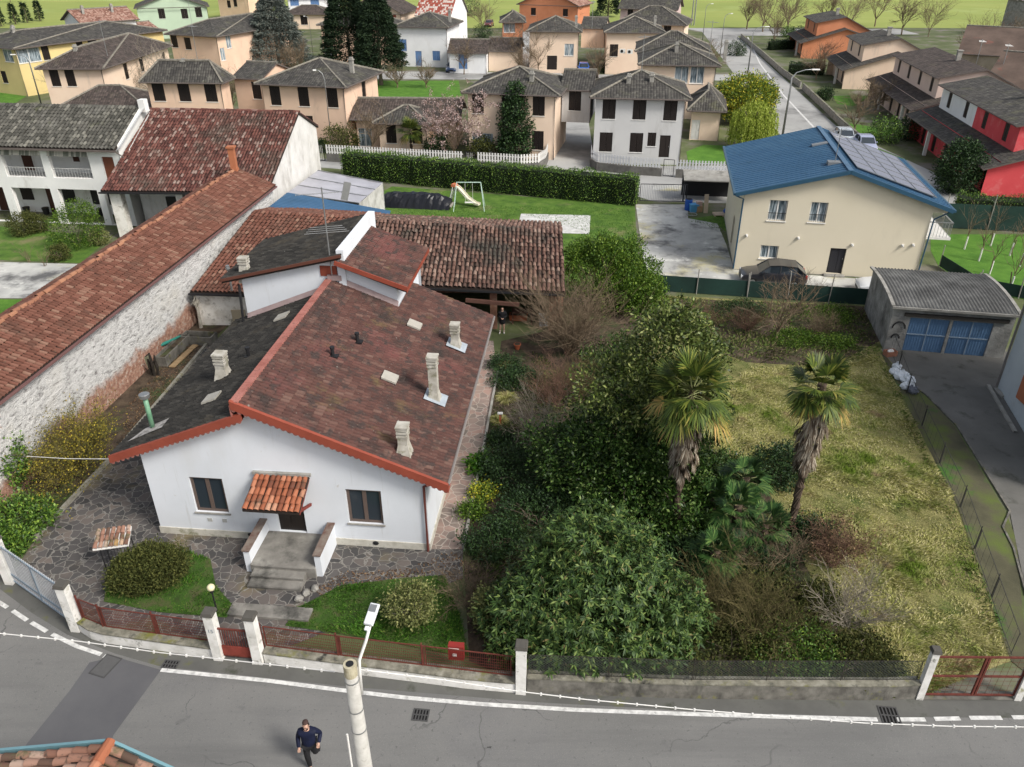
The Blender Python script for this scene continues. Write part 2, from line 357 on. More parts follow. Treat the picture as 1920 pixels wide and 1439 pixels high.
# ---------------- generic house ----------------
def house(label, A, B, depth, ze, rise, wall, roof, cat='house', wins=(), group=None, over=.55, ridge='hip', name='house', rz=None, chim=(), z0=0, sh=None, th=.14, rmat=None):
    """A,B world xy of the front eave corners. wins: (face, u, v, w, h, kind[,mat]); face F front, R right, L left"""
    A = Vector((A[0], A[1], 0)); B = Vector((B[0], B[1], 0)); Wd = (B-A).length; a = math.atan2(B.y-A.y, B.x-A.x); D = depth
    root = thing(name, label, cat, (A.x, A.y, 0), a, group); Mi = root_matrix(root).inverted()
    if ridge == 'hip':
        if Wd >= D: p, q = (D/2, D/2), (Wd-D/2, D/2)
        else: p, q = (Wd/2, Wd/2), (Wd/2, D-Wd/2)
        if Wd >= D and q[0]-p[0] < .3: p = q = (Wd/2, D/2)
    zr = ze+rise; e = [Vector((0, 0, ze)), Vector((Wd, 0, ze)), Vector((Wd, D, ze)), Vector((0, D, ze))]
    rb = MB(); top = ze-.03; o = over
    if ridge == 'hip':
        pz, qz = Vector((*p, zr)), Vector((*q, zr))
        if Wd >= D: fs = [[e[0], e[1], qz, pz], [e[1], e[2], qz], [e[2], e[3], pz, qz], [e[3], e[0], pz]]
        else: fs = [[e[0], e[1], pz], [e[1], e[2], qz, pz], [e[2], e[3], qz], [e[3], e[0], pz, qz]]
        caps = [(pz, e[0]), (pz, e[3]), (qz, e[1]), (qz, e[2])]+([(pz, qz)] if (pz-qz).length > .5 else [])
        tf = lambda s: top; tsd = tf; bf = bs = ()
    elif ridge == 'gx':
        pz, qz = Vector((0, D/2, zr)), Vector((Wd, D/2, zr)); fs = [[e[0], e[1], qz, pz], [e[2], e[3], pz, qz]]; caps = [(pz, qz)]
        tf = lambda s: top+rise*o/(D/2); tsd = lambda s: top+rise*(1-abs(s+o-D/2)/(D/2)); bf = (); bs = (D/2-o,)
    elif ridge == 'gy':
        pz, qz = Vector((Wd/2, 0, zr)), Vector((Wd/2, D, zr)); fs = [[e[1], e[2], qz, pz], [e[3], e[0], pz, qz]]; caps = [(pz, qz)]
        tf = lambda s: top+rise*(1-abs(s+o-Wd/2)/(Wd/2)); tsd = lambda s: top+rise*o/(Wd/2); bf = (Wd/2-o,); bs = ()
    elif ridge == 'mono':       # rises to the back
        fs = [[e[0], e[1], e[2]+Vector((0, 0, rise)), e[3]+Vector((0, 0, rise))]]; caps = []
        tf = lambda s: top+rise*o/D; tsd = lambda s: top+rise*(s+o)/D; bf = bs = ()
    elif ridge == 'monox':      # rises to the left
        fs = [[e[1], e[2], e[3]+Vector((0, 0, rise)), e[0]+Vector((0, 0, rise))]]; caps = []
        tf = lambda s: top+rise*(1-(s+o)/Wd); tsd = lambda s: top+rise*o/Wd; bf = bs = ()
    for f in fs: roofpoly(rb, f, th, 0, 1)
    ro = rb.build('roof', [roof, TRIM], root)
    if caps:
        cb = MB()
        for c, d in caps:
            c, d = Vector(c), Vector(d); n_ = max(2, int((d-c).length/.45))
            for i in range(n_):
                s, t = c.lerp(d, i/n_), c.lerp(d, (i+1.05)/n_); cb.tube([s+Vector((0, 0, .03)), t+Vector((0, 0, .03))], [.11, .13], 5)
        cb.build('ridge_tiles', [rmat or (R_caps)], ro)
    holes = {'F': [], 'R': [], 'L': []}
    FR = {'F': ((o, o), (1, 0), (0, 1), Wd-2*o), 'R': ((Wd-o, o), (0, 1), (-1, 0), D-2*o), 'L': ((o, o), (0, 1), (1, 0), D-2*o)}
    out = []
    for w in wins:
        fc, u, v, ww, hh, kd = w[:6]; og, ax, inn, Ln = FR[fc]
        p0 = root_matrix(root) @ Vector((*og, 0)); p1 = root_matrix(root) @ Vector((og[0]+ax[0], og[1]+ax[1], 0)); h = Mi @ hit(p0, p1, u, v)
        s = (h.x-og[0])*ax[0]+(h.y-og[1])*ax[1]; s = min(max(s, ww/2+.1), Ln-ww/2-.1); z = min(max(h.z, hh/2+.02), ze-.2-hh/2)
        if any(abs(s-(q[0]+q[1])/2) < (ww+q[1]-q[0])/2+.05 and abs(z-(q[2]+q[3])/2) < (hh+q[3]-q[2])/2+.05 for q in holes[fc]): continue
        holes[fc].append((s-ww/2, s+ww/2, z-hh/2, z+hh/2)); out.append((fc, holes[fc][-1], kd, w[6] if len(w) > 6 else (sh or M_shut)))
    wb = MB()
    wallface(wb, *[FR['F'][0], FR['F'][1]], Wd-2*o, tf, holes['F'], .16, (0, 1), z0, bf)
    wallface(wb, *[FR['R'][0], FR['R'][1]], D-2*o, tsd, holes['R'], .16, (-1, 0), z0, bs)
    wallface(wb, *[FR['L'][0], FR['L'][1]], D-2*o, tsd, holes['L'], .16, (1, 0), z0, bs)
    wallface(wb, (o, D-o), (1, 0), Wd-2*o, (lambda s: top+rise*(1-o/D)) if ridge == 'mono' else tf, (), .1, (0, -1), z0, bf)
    wb.poly([(o, o, z0), (Wd-o, o, z0), (Wd-o, D-o, z0), (o, D-o, z0)])
    wb.build('wall', [wall], root)
    for fc, (s0, s1, a0, a1), kd, mt in out:
        og, ax, inn, Ln = FR[fc]; Mf = frame(ax, inn, og)
        put_window(root, Mf, s0, s1, a0, a1, kd, .12, fr=mt if kd != 'glass' else M_white, gl=M_curt, sill=M_white if kd != 'door' else None)
    gb = MB(); gb.tube([(0, -.06, ze-.08), (Wd, -.06, ze-.08)], .07, 6)
    if ridge in ('hip', 'gy'): gb.tube([(Wd+.06, 0, ze-.08), (Wd+.06, D, ze-.08)], .07, 6)
    gb.tube([(Wd-o+.05, o-.05, z0), (Wd-o+.05, o-.05, ze-.3), (Wd-.1, .0, ze-.1)], .045, 6); gb.build('gutter', [TRIM], root)
    for (cx, cy, ch) in chim:
        k = MB(); zz = ze+rise*.35; k.box(cx-.2, cy-.2, ze-.1, cx+.2, cy+.2, zr+ch-.3); k.box(cx-.27, cy-.27, zr+ch-.3, cx+.27, cy+.27, zr+ch-.2); k.box(cx-.17, cy-.17, zr+ch-.2, cx+.17, cy+.17, zr+ch)
        k.build('chimney', [M_conc], ro)
    return root
def root_matrix(o): return Matrix.Translation(o.location) @ Matrix.Rotation(o.rotation_euler[2], 4, 'Z')
R_caps = pm('ridge_cap_tiles', [(.3, (.13, .12, .10)), (.7, (.27, .25, .21))], 3, .9, .4, 15)
def adopt(root, *obs):
    for o in obs: o.parent = root; o.matrix_parent_inverse = root_matrix(root).inverted()
# ---------------- ground, roads, paving (structure) ----------------
G_base = pm('ground_grass_soil', [(.3, (.06, .075, .03)), (.5, (.10, .12, .05)), (.62, (.16, .15, .12)), (.8, (.22, .21, .19))], .25, .95, .5, 12)
G_field = pm('field_crop', [(.3, (.20, .25, .06)), (.55, (.26, .30, .075)), (.75, (.33, .35, .11))], .018, .95, .3, 4, over=[((.17, .25, .05), .5, .5, .9, (.05, 1, 1)), ((.30, .36, .12), .05, .55, .75)])
G_lawn = pm('lawn_grass', [(.3, (.045, .10, .015)), (.55, (.085, .165, .022)), (.75, (.13, .20, .04))], 1.1, .95, .7, 20, over=[((.22, .19, .10), .35, .55, .75)], bd=.06)
G_lawn2 = pm('bright_lawn', [(.3, (.05, .14, .012)), (.7, (.10, .22, .025))], .9, .95, .7, 20, bd=.06)
G_soil = pm('leafy_soil', [(.3, (.025, .02, .013)), (.5, (.07, .05, .035)), (.75, (.13, .10, .065))], 1.8, .97, .8, 16, over=[((.04, .075, .02), .6, .5, .7)], bd=.06)
G_dry = pm('dry_meadow_ground', [(.3, (.13, .13, .045)), (.55, (.25, .23, .09)), (.75, (.34, .30, .15))], .9, .97, .8, 14, over=[((.07, .10, .02), .5, .5, .68)], bd=.08)
ASPH = pm('asphalt', [(.3, (.145, .145, .14)), (.7, (.185, .183, .176))], .25, .93, .25, 90, over=[((.13, .13, .135), .12, .5, .75), ((.27, .27, .26), 45, .56, .7), ((.10, .10, .10), 1.3, .64, .8), ((.10, .10, .098), 9, .6, .7), ((.125, .125, .122), .6, .48, .78, (.15, 1.6, 1)), ((.05, .05, .05), 2.2, .70, .72, (.5, 1, 1))], crack=((.10, .10, .098), .18, .004))
ASPHD = pm('asphalt_patch', [(.3, (.085, .085, .092)), (.7, (.115, .115, .12))], .4, .93, .2, 90, over=[((.14, .14, .14), 60, .6, .72)])
ASPHV = pm('mossy_asphalt_verge', [(.3, (.085, .085, .08)), (.7, (.13, .13, .12))], .6, .95, .3, 60, over=[((.13, .135, .03), .55, .58, .7), ((.04, .045, .03), 1.2, .56, .75)])
ASPHO = pm('old_street_asphalt', [(.3, (.28, .28, .275)), (.7, (.40, .40, .385))], .1, .93, .2, 40, over=[((.09, .09, .09), .07, .52, .7), ((.32, .32, .31), .3, .6, .8)])
DRIVE = pm('driveway_concrete', [(.3, (.10, .098, .09)), (.7, (.165, .16, .148))], .3, .95, .3, 25, over=[((.035, .04, .025), .8, .55, .75)])
YARDC = pm('yard_concrete', [(.3, (.26, .26, .25)), (.5, (.42, .42, .40)), (.75, (.62, .62, .58))], .28, .93, .25, 20, over=[((.45, .41, .22), .25, .54, .68), ((.11, .11, .11), .4, .50, .66), ((.68, .68, .64), .6, .58, .7)])
LINE = pm('road_line_paint', [(.35, (.42, .42, .41)), (.6, (.66, .66, .64))], 5, .8, .2, 60, over=[((.16, .16, .16), 9, .62, .72)])
m, n, b = newmat('crazy_paving'); v = wpos(n)
t = n.nodes.new('ShaderNodeTexVoronoi'); t.feature = 'DISTANCE_TO_EDGE'; t.inputs['Scale'].default_value = 3.0
t2 = n.nodes.new('ShaderNodeTexVoronoi'); t2.inputs['Scale'].default_value = 3.0
nz_ = n.nodes.new('ShaderNodeTexNoise'); nz_.inputs['Scale'].default_value = 2.2; nz_.inputs['Detail'].default_value = 3; L(n, v, nz_.inputs[0]); va = n.nodes.new('ShaderNodeVectorMath'); va.operation = 'MULTIPLY_ADD'; va.inputs[1].default_value = (.35, .35, .35); L(n, nz_.outputs[1], va.inputs[0]); L(n, v, va.inputs[2]); L(n, va.outputs[0], t.inputs[0]); L(n, va.outputs[0], t2.inputs[0])
sp = n.nodes.new('ShaderNodeSeparateColor'); L(n, t2.outputs['Color'], sp.inputs[0])
c = ramp(n, sp.outputs[0], [(0, (.04, .038, .038)), (.6, (.085, .078, .075)), (1, (.14, .115, .10))])
c = mix(n, mapr(n, noise(n, v, .5, 5), .5, .7), c, (.05, .05, .05)); c = mix(n, mapr(n, noise(n, v, .35, 5), .56, .66, 0, .7), c, (.16, .13, .06))
c = mix(n, mapr(n, t.outputs[0], .02, .05, .9, 0), c, (.21, .20, .18)); c = mix(n, mapr(n, noise(n, v, 1.1, 5), .55, .75, 0, .8), c, (.07, .06, .05))
L(n, c, b.inputs['Base Color']); b.inputs['Roughness'].default_value = .85; bump(n, b, mapr(n, t.outputs[0], 0, .08), .4); CRAZY = m
m, n, b = newmat('pink_crazy_paving'); v = wpos(n)
t = n.nodes.new('ShaderNodeTexVoronoi'); t.feature = 'DISTANCE_TO_EDGE'; t.inputs['Scale'].default_value = 2.6
t2 = n.nodes.new('ShaderNodeTexVoronoi'); t2.inputs['Scale'].default_value = 2.6; L(n, v, t.inputs[0]); L(n, v, t2.inputs[0])
sp = n.nodes.new('ShaderNodeSeparateColor'); L(n, t2.outputs['Color'], sp.inputs[0])
c = ramp(n, sp.outputs[0], [(0, (.17, .14, .12)), (.5, (.27, .20, .17)), (1, (.34, .22, .18))])
c = mix(n, mapr(n, noise(n, v, .5, 5), .5, .75), c, (.12, .10, .09)); c = mix(n, mapr(n, t.outputs[0], .02, .045, 1, 0), c, (.36, .31, .27))
L(n, c, b.inputs['Base Color']); b.inputs['Roughness'].default_value = .85; bump(n, b, mapr(n, t.outputs[0], 0, .06), .3); PINKP = m

sheet('ground', [(-900, -60), (900, -60), (900, 900), (-900, 900)], G_base, 0)
sheet('field', [(-900, 203), (40, 203), (60, 205), (900, 168), (900, 900), (-900, 900)], G_field, .004)
sheet('road', [(-40, -5), (40, -5), (40, 16.0), (15.1, 16.05), (12.2, 16.1), (.3, 16.5), (-7.9, 17.6), (-9.2, 17.7), (-13.2, 18.5), (-14.5, 19.0), (-17.8, 21.1), (-26, 27), (-40, 32)], ASPH, .004)
sheet('road_verge', ss([(0, 1105), (60, 1150), (125, 1190), (215, 1226), (300, 1250), (640, 1287), (1000, 1317), (1300, 1334), (1650, 1345), (1960, 1347), (1960, 1300), (1700, 1305), (1300, 1310), (990, 1296), (860, 1280), (500, 1235), (180, 1195), (100, 1140), (30, 1080), (0, 1070)]), ASPHV, .008)
sheet('road_patch', ss([(168, 1243), (215, 1232), (302, 1257), (213, 1379), (195, 1439), (0, 1470), (50, 1396), (130, 1297)]), ASPHD, .012)
def strip(A, w, nm='road_line'):
    pts = ss(A); b = MB()
    for p, q in zip(pts, pts[1:]):
        d = (q-p).normalized(); s = Vector((-d.y, d.x, 0))*w/2; b.poly([p-s, q-s, q+s, p+s])
    for v_ in range(len(b.v)): b.v[v_] = (b.v[v_][0], b.v[v_][1], .016)
    return tag(b.build(nm, LINE), kind='structure')
strip([(302, 1257), (500, 1277), (640, 1295), (760, 1309), (900, 1321), (1080, 1332), (1300, 1340), (1500, 1346), (1645, 1350)], .14)
for a in ([(-10, 1125), (14, 1140)], [(24, 1146), (51, 1164)], [(59, 1168), (88, 1185)], [(98, 1190), (145, 1213), (190, 1228)], [(195, 1231), (219, 1237)], [(1680, 1350), (1735, 1350)], [(1752, 1349), (1800, 1348)], [(1818, 1347), (1878, 1347)], [(1898, 1346), (1950, 1346)]): strip(a, .14)
# paving of the white house's yard
yard = [P(62, 1017), P(208, 863), P(345, 700), P(395, 640), Vector((-12.9, 34, 0)), Vector((-13.3, 23.9, 0)), Vector((-3, 22.8, 0)), P(812, 1028), P(868, 1030), P(868, 1085), P(500, 1230), P(420, 1236), P(150, 1178), P(20, 1085)]
sheet('paving', yard, CRAZY, .02)
sheet('side_path', [P(806, 1031), P(866, 1031), P(884, 950), P(903, 850), P(931, 700), P(925, 640), P(895, 640), Vector((-2.0, 33, 0)), Vector((-3.05, 22.6, 0))], PINKP, .024)
sheet('garden_soil', [P(868, 1031), P(885, 950), P(905, 850), P(933, 690), P(940, 640), P(1290, 560), P(1400, 640), P(1440, 850), P(1620, 1100), P(1780, 1290), P(985, 1285), P(880, 1240)], G_soil, .008)
sheet('meadow', [P(1215, 553), P(1625, 575), P(1670, 660), P(1700, 760), P(1795, 950), P(1895, 1240), P(1740, 1300), P(1640, 1290), P(1540, 1120), P(1430, 900), P(1290, 800), P(1180, 700)], G_dry, .012)
sheet('brush_ground', [P(1260, 560), P(1620, 575), P(1650, 640), P(1560, 690), P(1400, 680), P(1290, 640)], G_soil, .016)
sheet('wall_bed', [P(0, 960), P(370, 600), P(440, 600), P(395, 640), P(345, 700), P(208, 863), P(62, 1017), P(10, 1070), P(-200, 1190), P(-200, 1100)], G_soil, .012)
sheet('side_strip', [P(1640, 640), P(1700, 720), P(1735, 740), P(1790, 800), P(1885, 960), P(1905, 1010), P(1920, 1180), P(1920, 1260), P(1895, 1240), P(1795, 950), P(1700, 760)], pm('mossy_strip', [(.3, (.05, .05, .03)), (.5, (.09, .085, .05)), (.72, (.10, .14, .025))], .5, .95, .5, 14, over=[((.05, .12, .02), .35, .58, .66)]), .02)
sheet('driveway', [P(1650, 655), P(1890, 660), Vector((26.6, 37, 0)), P(1869, 727), P(1930, 830), P(1990, 1100), P(2000, 1300), P(1940, 1240), P(1925, 1120), P(1893, 960), P(1795, 800), P(1735, 740), P(1710, 725)], DRIVE, .024)
# yard and lawn behind the barn
sheet('back_lawn', [P(700, 370), P(735, 350), P(1190, 385), P(1200, 540), P(1060, 560), Vector((-9, 48, 0)), Vector((-9.5, 56, 0))], G_lawn, .012)
sheet('slab_paving', ss([(977, 402), (1107, 405), (1105, 440), (968, 436)]), pm('pale_slabs', [(.35, (.42, .42, .40)), (.6, (.6, .6, .58))], 2, .9, .2, over=[((.1, .1, .1), 4, .66, .74)]), .04)
sheet('concrete_yard', [P(1192, 384), P(1290, 384), P(1290, 410), P(1345, 420), P(1362, 460), P(1376, 506), P(1714, 531), P(1745, 590), P(1600, 560), P(1212, 530)], YARDC, .016)
sheet('yard_edge_grass', [P(1290, 411), P(1372, 400), P(1366, 440), P(1345, 421)], G_lawn, .012)
# lane, streets
lane = [Vector((-20, 81, 0)), Vector((-20, 77.5, 0)), Vector((10, 68.5, 0)), Vector((12, 66, 0)), Vector((40, 63.5, 0)), Vector((40, 76, 0)), Vector((38, 95, 0)), Vector((49, 187, 0)), Vector((90, 190, 0)), Vector((90, 200, 0)), Vector((40, 203, 0)), Vector((43, 195, 0)), Vector((30, 90, 0)), Vector((27, 78, 0)), Vector((12, 77.5, 0)), Vector((8.2, 79, 0)), Vector((9.5, 104, 0)), Vector((3, 104, 0)), Vector((3.4, 78, 0)), Vector((2, 76.5, 0)), Vector((-14, 79.5, 0)), Vector((-19, 80.5, 0))]
sheet('street', lane, ASPHO, .012)
strip([(1402, 70), (1425, 120), (1470, 180), (1536, 250)], .25)
sheet('pale_pavement', ss([(1225, 345), (1400, 352), (1400, 364), (1222, 358)]), YARDC, .03)
sheet('back_lane', [Vector((-45, 130, 0)), Vector((40, 128, 0)), Vector((40, 134, 0)), Vector((8, 134, 0)), Vector((6, 195, 0)), Vector((-1, 195, 0)), Vector((0, 136, 0)), Vector((-45, 139, 0))], ASPHO, .016)
sheet('village_lawn', ss([(690, 192), (690, 152), (860, 152), (868, 195)]), G_lawn2, .02)
sheet('farm_garden', [P(-150, 490), P(0, 488), P(150, 494), P(240, 420), P(205, 446), P(0, 425), P(-150, 420)], G_lawn, .012)
sheet('farm_yard', [P(-200, 494), P(0, 492), P(155, 496), P(155, 560), P(-200, 560)], YARDC, .016)
sheet('farm_garden', [P(-200, 562), P(120, 562), P(60, 640), P(-200, 640)], G_lawn2, .012)
sheet('grey_garden', ss([(1287, 285), (1290, 305), (1395, 312), (1385, 275), (1320, 272)]), G_lawn2, .02)
sheet('orchard_ground', [P(1745, 440), P(1745, 470), P(1760, 500), P(1830, 545), P(1960, 570), P(2100, 520), P(1990, 440)], G_lawn2, .012)
for A in ([(1560, 180), (1640, 180), (1600, 200), (1570, 195)], [(1590, 232), (1690, 245), (1640, 262), (1600, 250)], [(1620, 268), (1700, 300), (1660, 330), (1610, 300)]): sheet('front_garden', ss(A), G_lawn2, .016)
sheet('village_garden', ss([(0, 160), (60, 175), (10, 205), (-60, 200)]), G_lawn2, .016)

# ---------------- the white house ----------------
T_red = im('faded_red_roof_tiles', [(0, (.075, .036, .030)), (.4, (.095, .045, .037)), (.8, (.115, .056, .045)), (1, (.15, .088, .07))], .8, .25, over=[((.15, .12, .05), .5, .58, .74), ((.035, .028, .025), .8, .5, .68), ((.30, .29, .26), 7, .66, .72), ((.17, .062, .056), .22, .58, .75), ((.055, .038, .034), 2.2, .52, .62, (1, 1, 1)), ((.14, .11, .09), 14, .6, .7)])
T_black = im('black_roof_tiles', [(0, (.024, .023, .021)), (.6, (.036, .034, .031)), (1, (.055, .052, .046))], .85, .2, over=[((.07, .06, .045), .7, .55, .75), ((.3, .3, .28), 9, .69, .73)])
BED = pm('roof_bed', (.03, .022, .018), 2, .95, .2)
M_fascia = pm('red_fascia', [(.3, (.22, .05, .03)), (.7, (.29, .068, .04))], 1.5, .65, .1, over=[((.20, .05, .035), 3, .55, .75)])
M_pinkcap = pm('faded_red_capping', [(.3, (.26, .09, .07)), (.7, (.40, .17, .14))], 2, .8, .2, over=[((.12, .06, .045), 4, .56, .7)])
M_wall = pm('white_wall', [(.3, (.62, .65, .69)), (.7, (.70, .73, .77))], .4, .92, .08, 35, over=[((.60, .62, .64), .8, .5, .75, (1, 1, .3)), ((.42, .42, .39), 1.6, .62, .85, (2.5, 2.5, .16)), ((.50, .49, .46), 3.5, .66, .8)])
M_plinth = pm('stained_plinth', [(.3, (.40, .38, .32)), (.6, (.58, .56, .50))], 2, .9, .3, over=[((.2, .2, .12), 2, .55, .7)])
M_brownfr = pm('brown_window_frame', (.13, .095, .08), 3, .5, .05)
H0 = Vector((-13.37, 23.45, 0)); HA = math.radians(-5.5)
hs = thing('white_house', 'white gabled house with worn brown red and black tile roof behind red front fence', 'house', H0, HA)
rz = lambda x: 6.3-.406*(x-4.1)
lz = lambda x: 3.8+.4*(x+.8)
b = MB(); top = lambda s: (lz(s)-.14) if s < 4.15 else (rz(s)-.16)
holes = [(1.6, 2.87, 1.15, 2.75), (7.42, 8.72, 1.08, 2.62), (4.7, 5.75, .46, 2.42)]
wallface(b, (0, 0), (1, 0), 10.37, top, holes, .16, (0, 1), .32, (4.14, 4.16))
wallface(b, (10.37, 0), (0, 1), 13.2, rz(10.37)-.15, [(3, 4, 1.2, 2.4), (7, 8, 1.2, 2.4)], .16, (-1, 0), .32)
wallface(b, (0, 0), (0, 1), 10.6, lz(0)-.15, (), .16, (1, 0), .32); wallface(b, (0, 13.2), (1, 0), 10.37, 3.4, (), .1, (0, -1), .32)
# raised block behind
wallface(b, (0.0, 10.4), (1, 0), 4.75, lambda s: 6.25+.24*s, [(3.75, 4.55, 6.45, 6.95)], .06, (0, 1), 3.0, (.8333, 2.9167))
wallface(b, (0.0, 10.4), (0, 1), 5.2, 6.25, (), .1, (1, 0), .3); wallface(b, (4.75, 10.4), (0, 1), 5.2, 7.5, (), .1, (-1, 0), 3)
wallface(b, (4.75, 10.42), (1, 0), 2.45, lambda s: 7.05-.36*s, (), .1, (0, 1), 3.0); wallface(b, (7.2, 10.42), (0, 1), 4.6, 6.18, (), .1, (-1, 0), 3.0)
wallface(b, (0, 15.6), (1, 0), 7.2, 6.1, (), .1, (0, -1), .3)
b.build('wall', [M_wall], hs)
b = MB(); b.box(-.03, -.04, 0, 4.25, .0, .32); b.box(6.7, -.04, 0, 10.4, .0, .32); b.box(10.37, -.04, 0, 10.41, 13.2, .32); b.box(-.05, -.03, 0, 0, 10.6, .32); b.build('plinth', [M_plinth], hs)
for x in (3.55, 8.35): b = MB(); b.ball((x, -.05, .22), .12, sc=(1, .3, .8), nu=8, nv=5); b.build('vent_hole', [M_black], hs)
r1 = tiles('roof', (11.2, -.42, rz(11.2)), (11.2, 10.38, rz(11.2)), (4.16, 10.38, rz(4.16)), (4.16, -.42, rz(4.16)), T_red, hs, .2, .3, .9, .004, 4, .006, under=BED, th=.14, wid=1.0)
r1['label'] = 'brown red tiled roof slope'
r1b = tiles('roof', (11.2, 10.38, rz(11.2)), (11.2, 13.35, rz(11.2)), (7.26, 13.35, rz(7.26)), (7.26, 10.38, rz(7.26)), T_red, hs, .2, .3, .9, .004, 4, .006, under=BED, th=.14, wid=1.0)
r2 = tiles('roof', (-.82, 10.9, lz(-.82)), (-.82, -.42, lz(-.82)), (4.1, -.42, lz(4.1)), (4.1, 10.4, lz(4.1)), T_black, hs, .2, .3, .9, .004, 4, .006, under=BED, th=.14, wid=1.0)
r2['label'] = 'black tiled roof slope'
r3 = tiles('roof', (-.8, 10.05, 6.2), (-.75, 15.4, 6.2), (4.85, 15.9, 7.62), (4.85, 10.05, 7.55), T_black, hs, .2, .3, .9, .004, 4, .006, under=BED, th=.16, wid=1.0)
r4 = tiles('roof', (7.75, 9.95, 6.12), (7.75, 15.2, 6.12), (4.78, 15.2, 7.22), (4.78, 9.95, 7.22), T_red, hs, .2, .3, .9, .004, 4, .006, under=BED, th=.14, wid=1.0)
# fascias with a scalloped lower edge, ridge cap and flashings
def fas(x0, z0, x1, z1, y, hgt=.22, m=None, nm='fascia', scal=True):
    b = MB(); b.poly([(x0, y, z0+.05), (x1, y, z1+.05), (x1, y, z1-hgt), (x0, y, z0-hgt)]); b.poly([(x0, y+.1, z0+.07), (x1, y+.1, z1+.07), (x1, y, z1+.05), (x0, y, z0+.05)])
    b.poly([(x0, y+.1, z0+.07), (x0, y, z0+.05), (x0, y, z0-hgt), (x0, y+.1, z0-hgt)]); b.poly([(x1, y+.1, z1+.07), (x1, y, z1+.05), (x1, y, z1-hgt), (x1, y+.1, z1-hgt)])
    b.poly([(x0, y, z0-hgt), (x1, y, z1-hgt), (x1, -.01, z1-hgt+.05), (x0, -.01, z0-hgt+.05)])
    b.poly([(x0, y+.1, z0+.07), (x1, y+.1, z1+.07), (x1, y+.1, z1-hgt), (x0, y+.1, z0-hgt)])
    o = b.build(nm, [m or M_fascia], hs)
    if scal:
        s = MB(); k = int(abs(x1-x0)/.2)
        for i in range(k):
            t = (i+.5)/k; x = x0+(x1-x0)*t; z = z0+(z1-z0)*t-hgt; w = .1
            s.poly([(x-w, y+.02, z-.02*(1 if i % 2 else .6)+.03), (x+w, y+.02, z+.03), (x+w*.6, y+.02, z-.05), (x, y+.02, z-.075), (x-w*.6, y+.02, z-.05)])
        s.build('scalloped_edge', [M_pinkcap], o)
    return o
fas(4.0, rz(4.0), 11.28, rz(11.28), -.5, .27); fas(-.9, lz(-.9), 4.3, lz(4.3), -.48, .24)
b = MB()
for i in range(25):
    y = -.45+i*.434; b.box(3.98, y, rz(4.1)-.16, 4.28, y+.42, rz(4.1)+.05, M=None)
b.box(3.96, -.48, lz(4.1)-.02, 4.0, 10.4, rz(4.1)-.1); b.build('ridge_capping', [M_pinkcap], hs)
b = MB(); b.bar((4.6, 9.93, 7.28), (7.8, 9.93, 6.16), .06, .2); b.box(7.76, 9.95, 5.98, 7.8, 15.2, 6.14); b.build('fascia', [M_fascia], hs)
b = MB(); b.bar((-.85, 10.0, 6.2), (4.9, 10.0, 7.58), .05, .13); b.bar((-.83, 10.0, 6.18), (-.8, 15.4, 6.18), .05, .13); b.build('fascia', [pm('dark_red_fascia', (.12, .045, .03), 2, .8, .2)], hs)
M_flash = pm('mauve_flashing', [(.3, (.27, .20, .20)), (.7, (.36, .28, .27))], 3, .6, .1)
b = MB(); b.poly([(4.75, 10.3, rz(4.75)+.1), (7.25, 10.3, rz(7.25)+.1), (7.25, 10.4, rz(7.25)+.34), (4.75, 10.4, rz(4.75)+.34)]); b.poly([(0, 10.3, lz(0)+.1), (4.1, 10.3, lz(4.1)+.1), (4.1, 10.39, lz(4.1)+.32), (0, 10.39, lz(0)+.32)])
b.box(4.1, 10.25, 6.3, 4.75, 10.38, 6.55); b.build('flashing', [M_flash], hs)
b = MB(); b.box(3.77, 10.36, 6.46, 4.53, 10.45, 6.94); b.build('shutter', [pm('rust_shutter', (.25, .06, .035), 4, .7, .1)], hs)
b = MB(); b.box(4.62, 10.28, 6.0, 4.95, 15.95, 7.74); b.build('parapet', [M_wall], hs)
Mf = frame((1, 0), (0, 1), (0, 0))
put_window(hs, Mf, 1.6, 2.87, 1.15, 2.75, 'glass', .15, M_brownfr, M_glass, M_conc)
put_window(hs, Mf, 7.42, 8.72, 1.08, 2.62, 'glass', .15, M_brownfr, M_glass, M_conc)
c_ = MB(); c_.box(8.1, .17, 1.1, 8.6, .2, 2.5); c_.build('curtain', [pm('curtain', [(.4, (.18, .19, .21)), (.6, (.34, .35, .37))], 12, .9, 0, st=(1, 1, .02))], hs)
Mr = frame((0, 1), (-1, 0), (10.37, 0)); put_window(hs, Mr, 3, 4, 1.2, 2.4, 'shut', .1, M_brownfr); put_window(hs, Mr, 7, 8, 1.2, 2.4, 'shut', .1, M_brownfr)
put_window(hs, Mf, 4.7, 5.75, .46, 2.42, 'door', .16, pm('dark_door', (.018, .014, .012), 3, .4, .05))
for x in (2.05, 2.62): b = MB(); b.box(x-.09, -.015, .72, x+.09, .0, .88); b.build('wall_vent', [pm('vent_grille', (.45, .45, .43), 30, .8, .1)], hs)
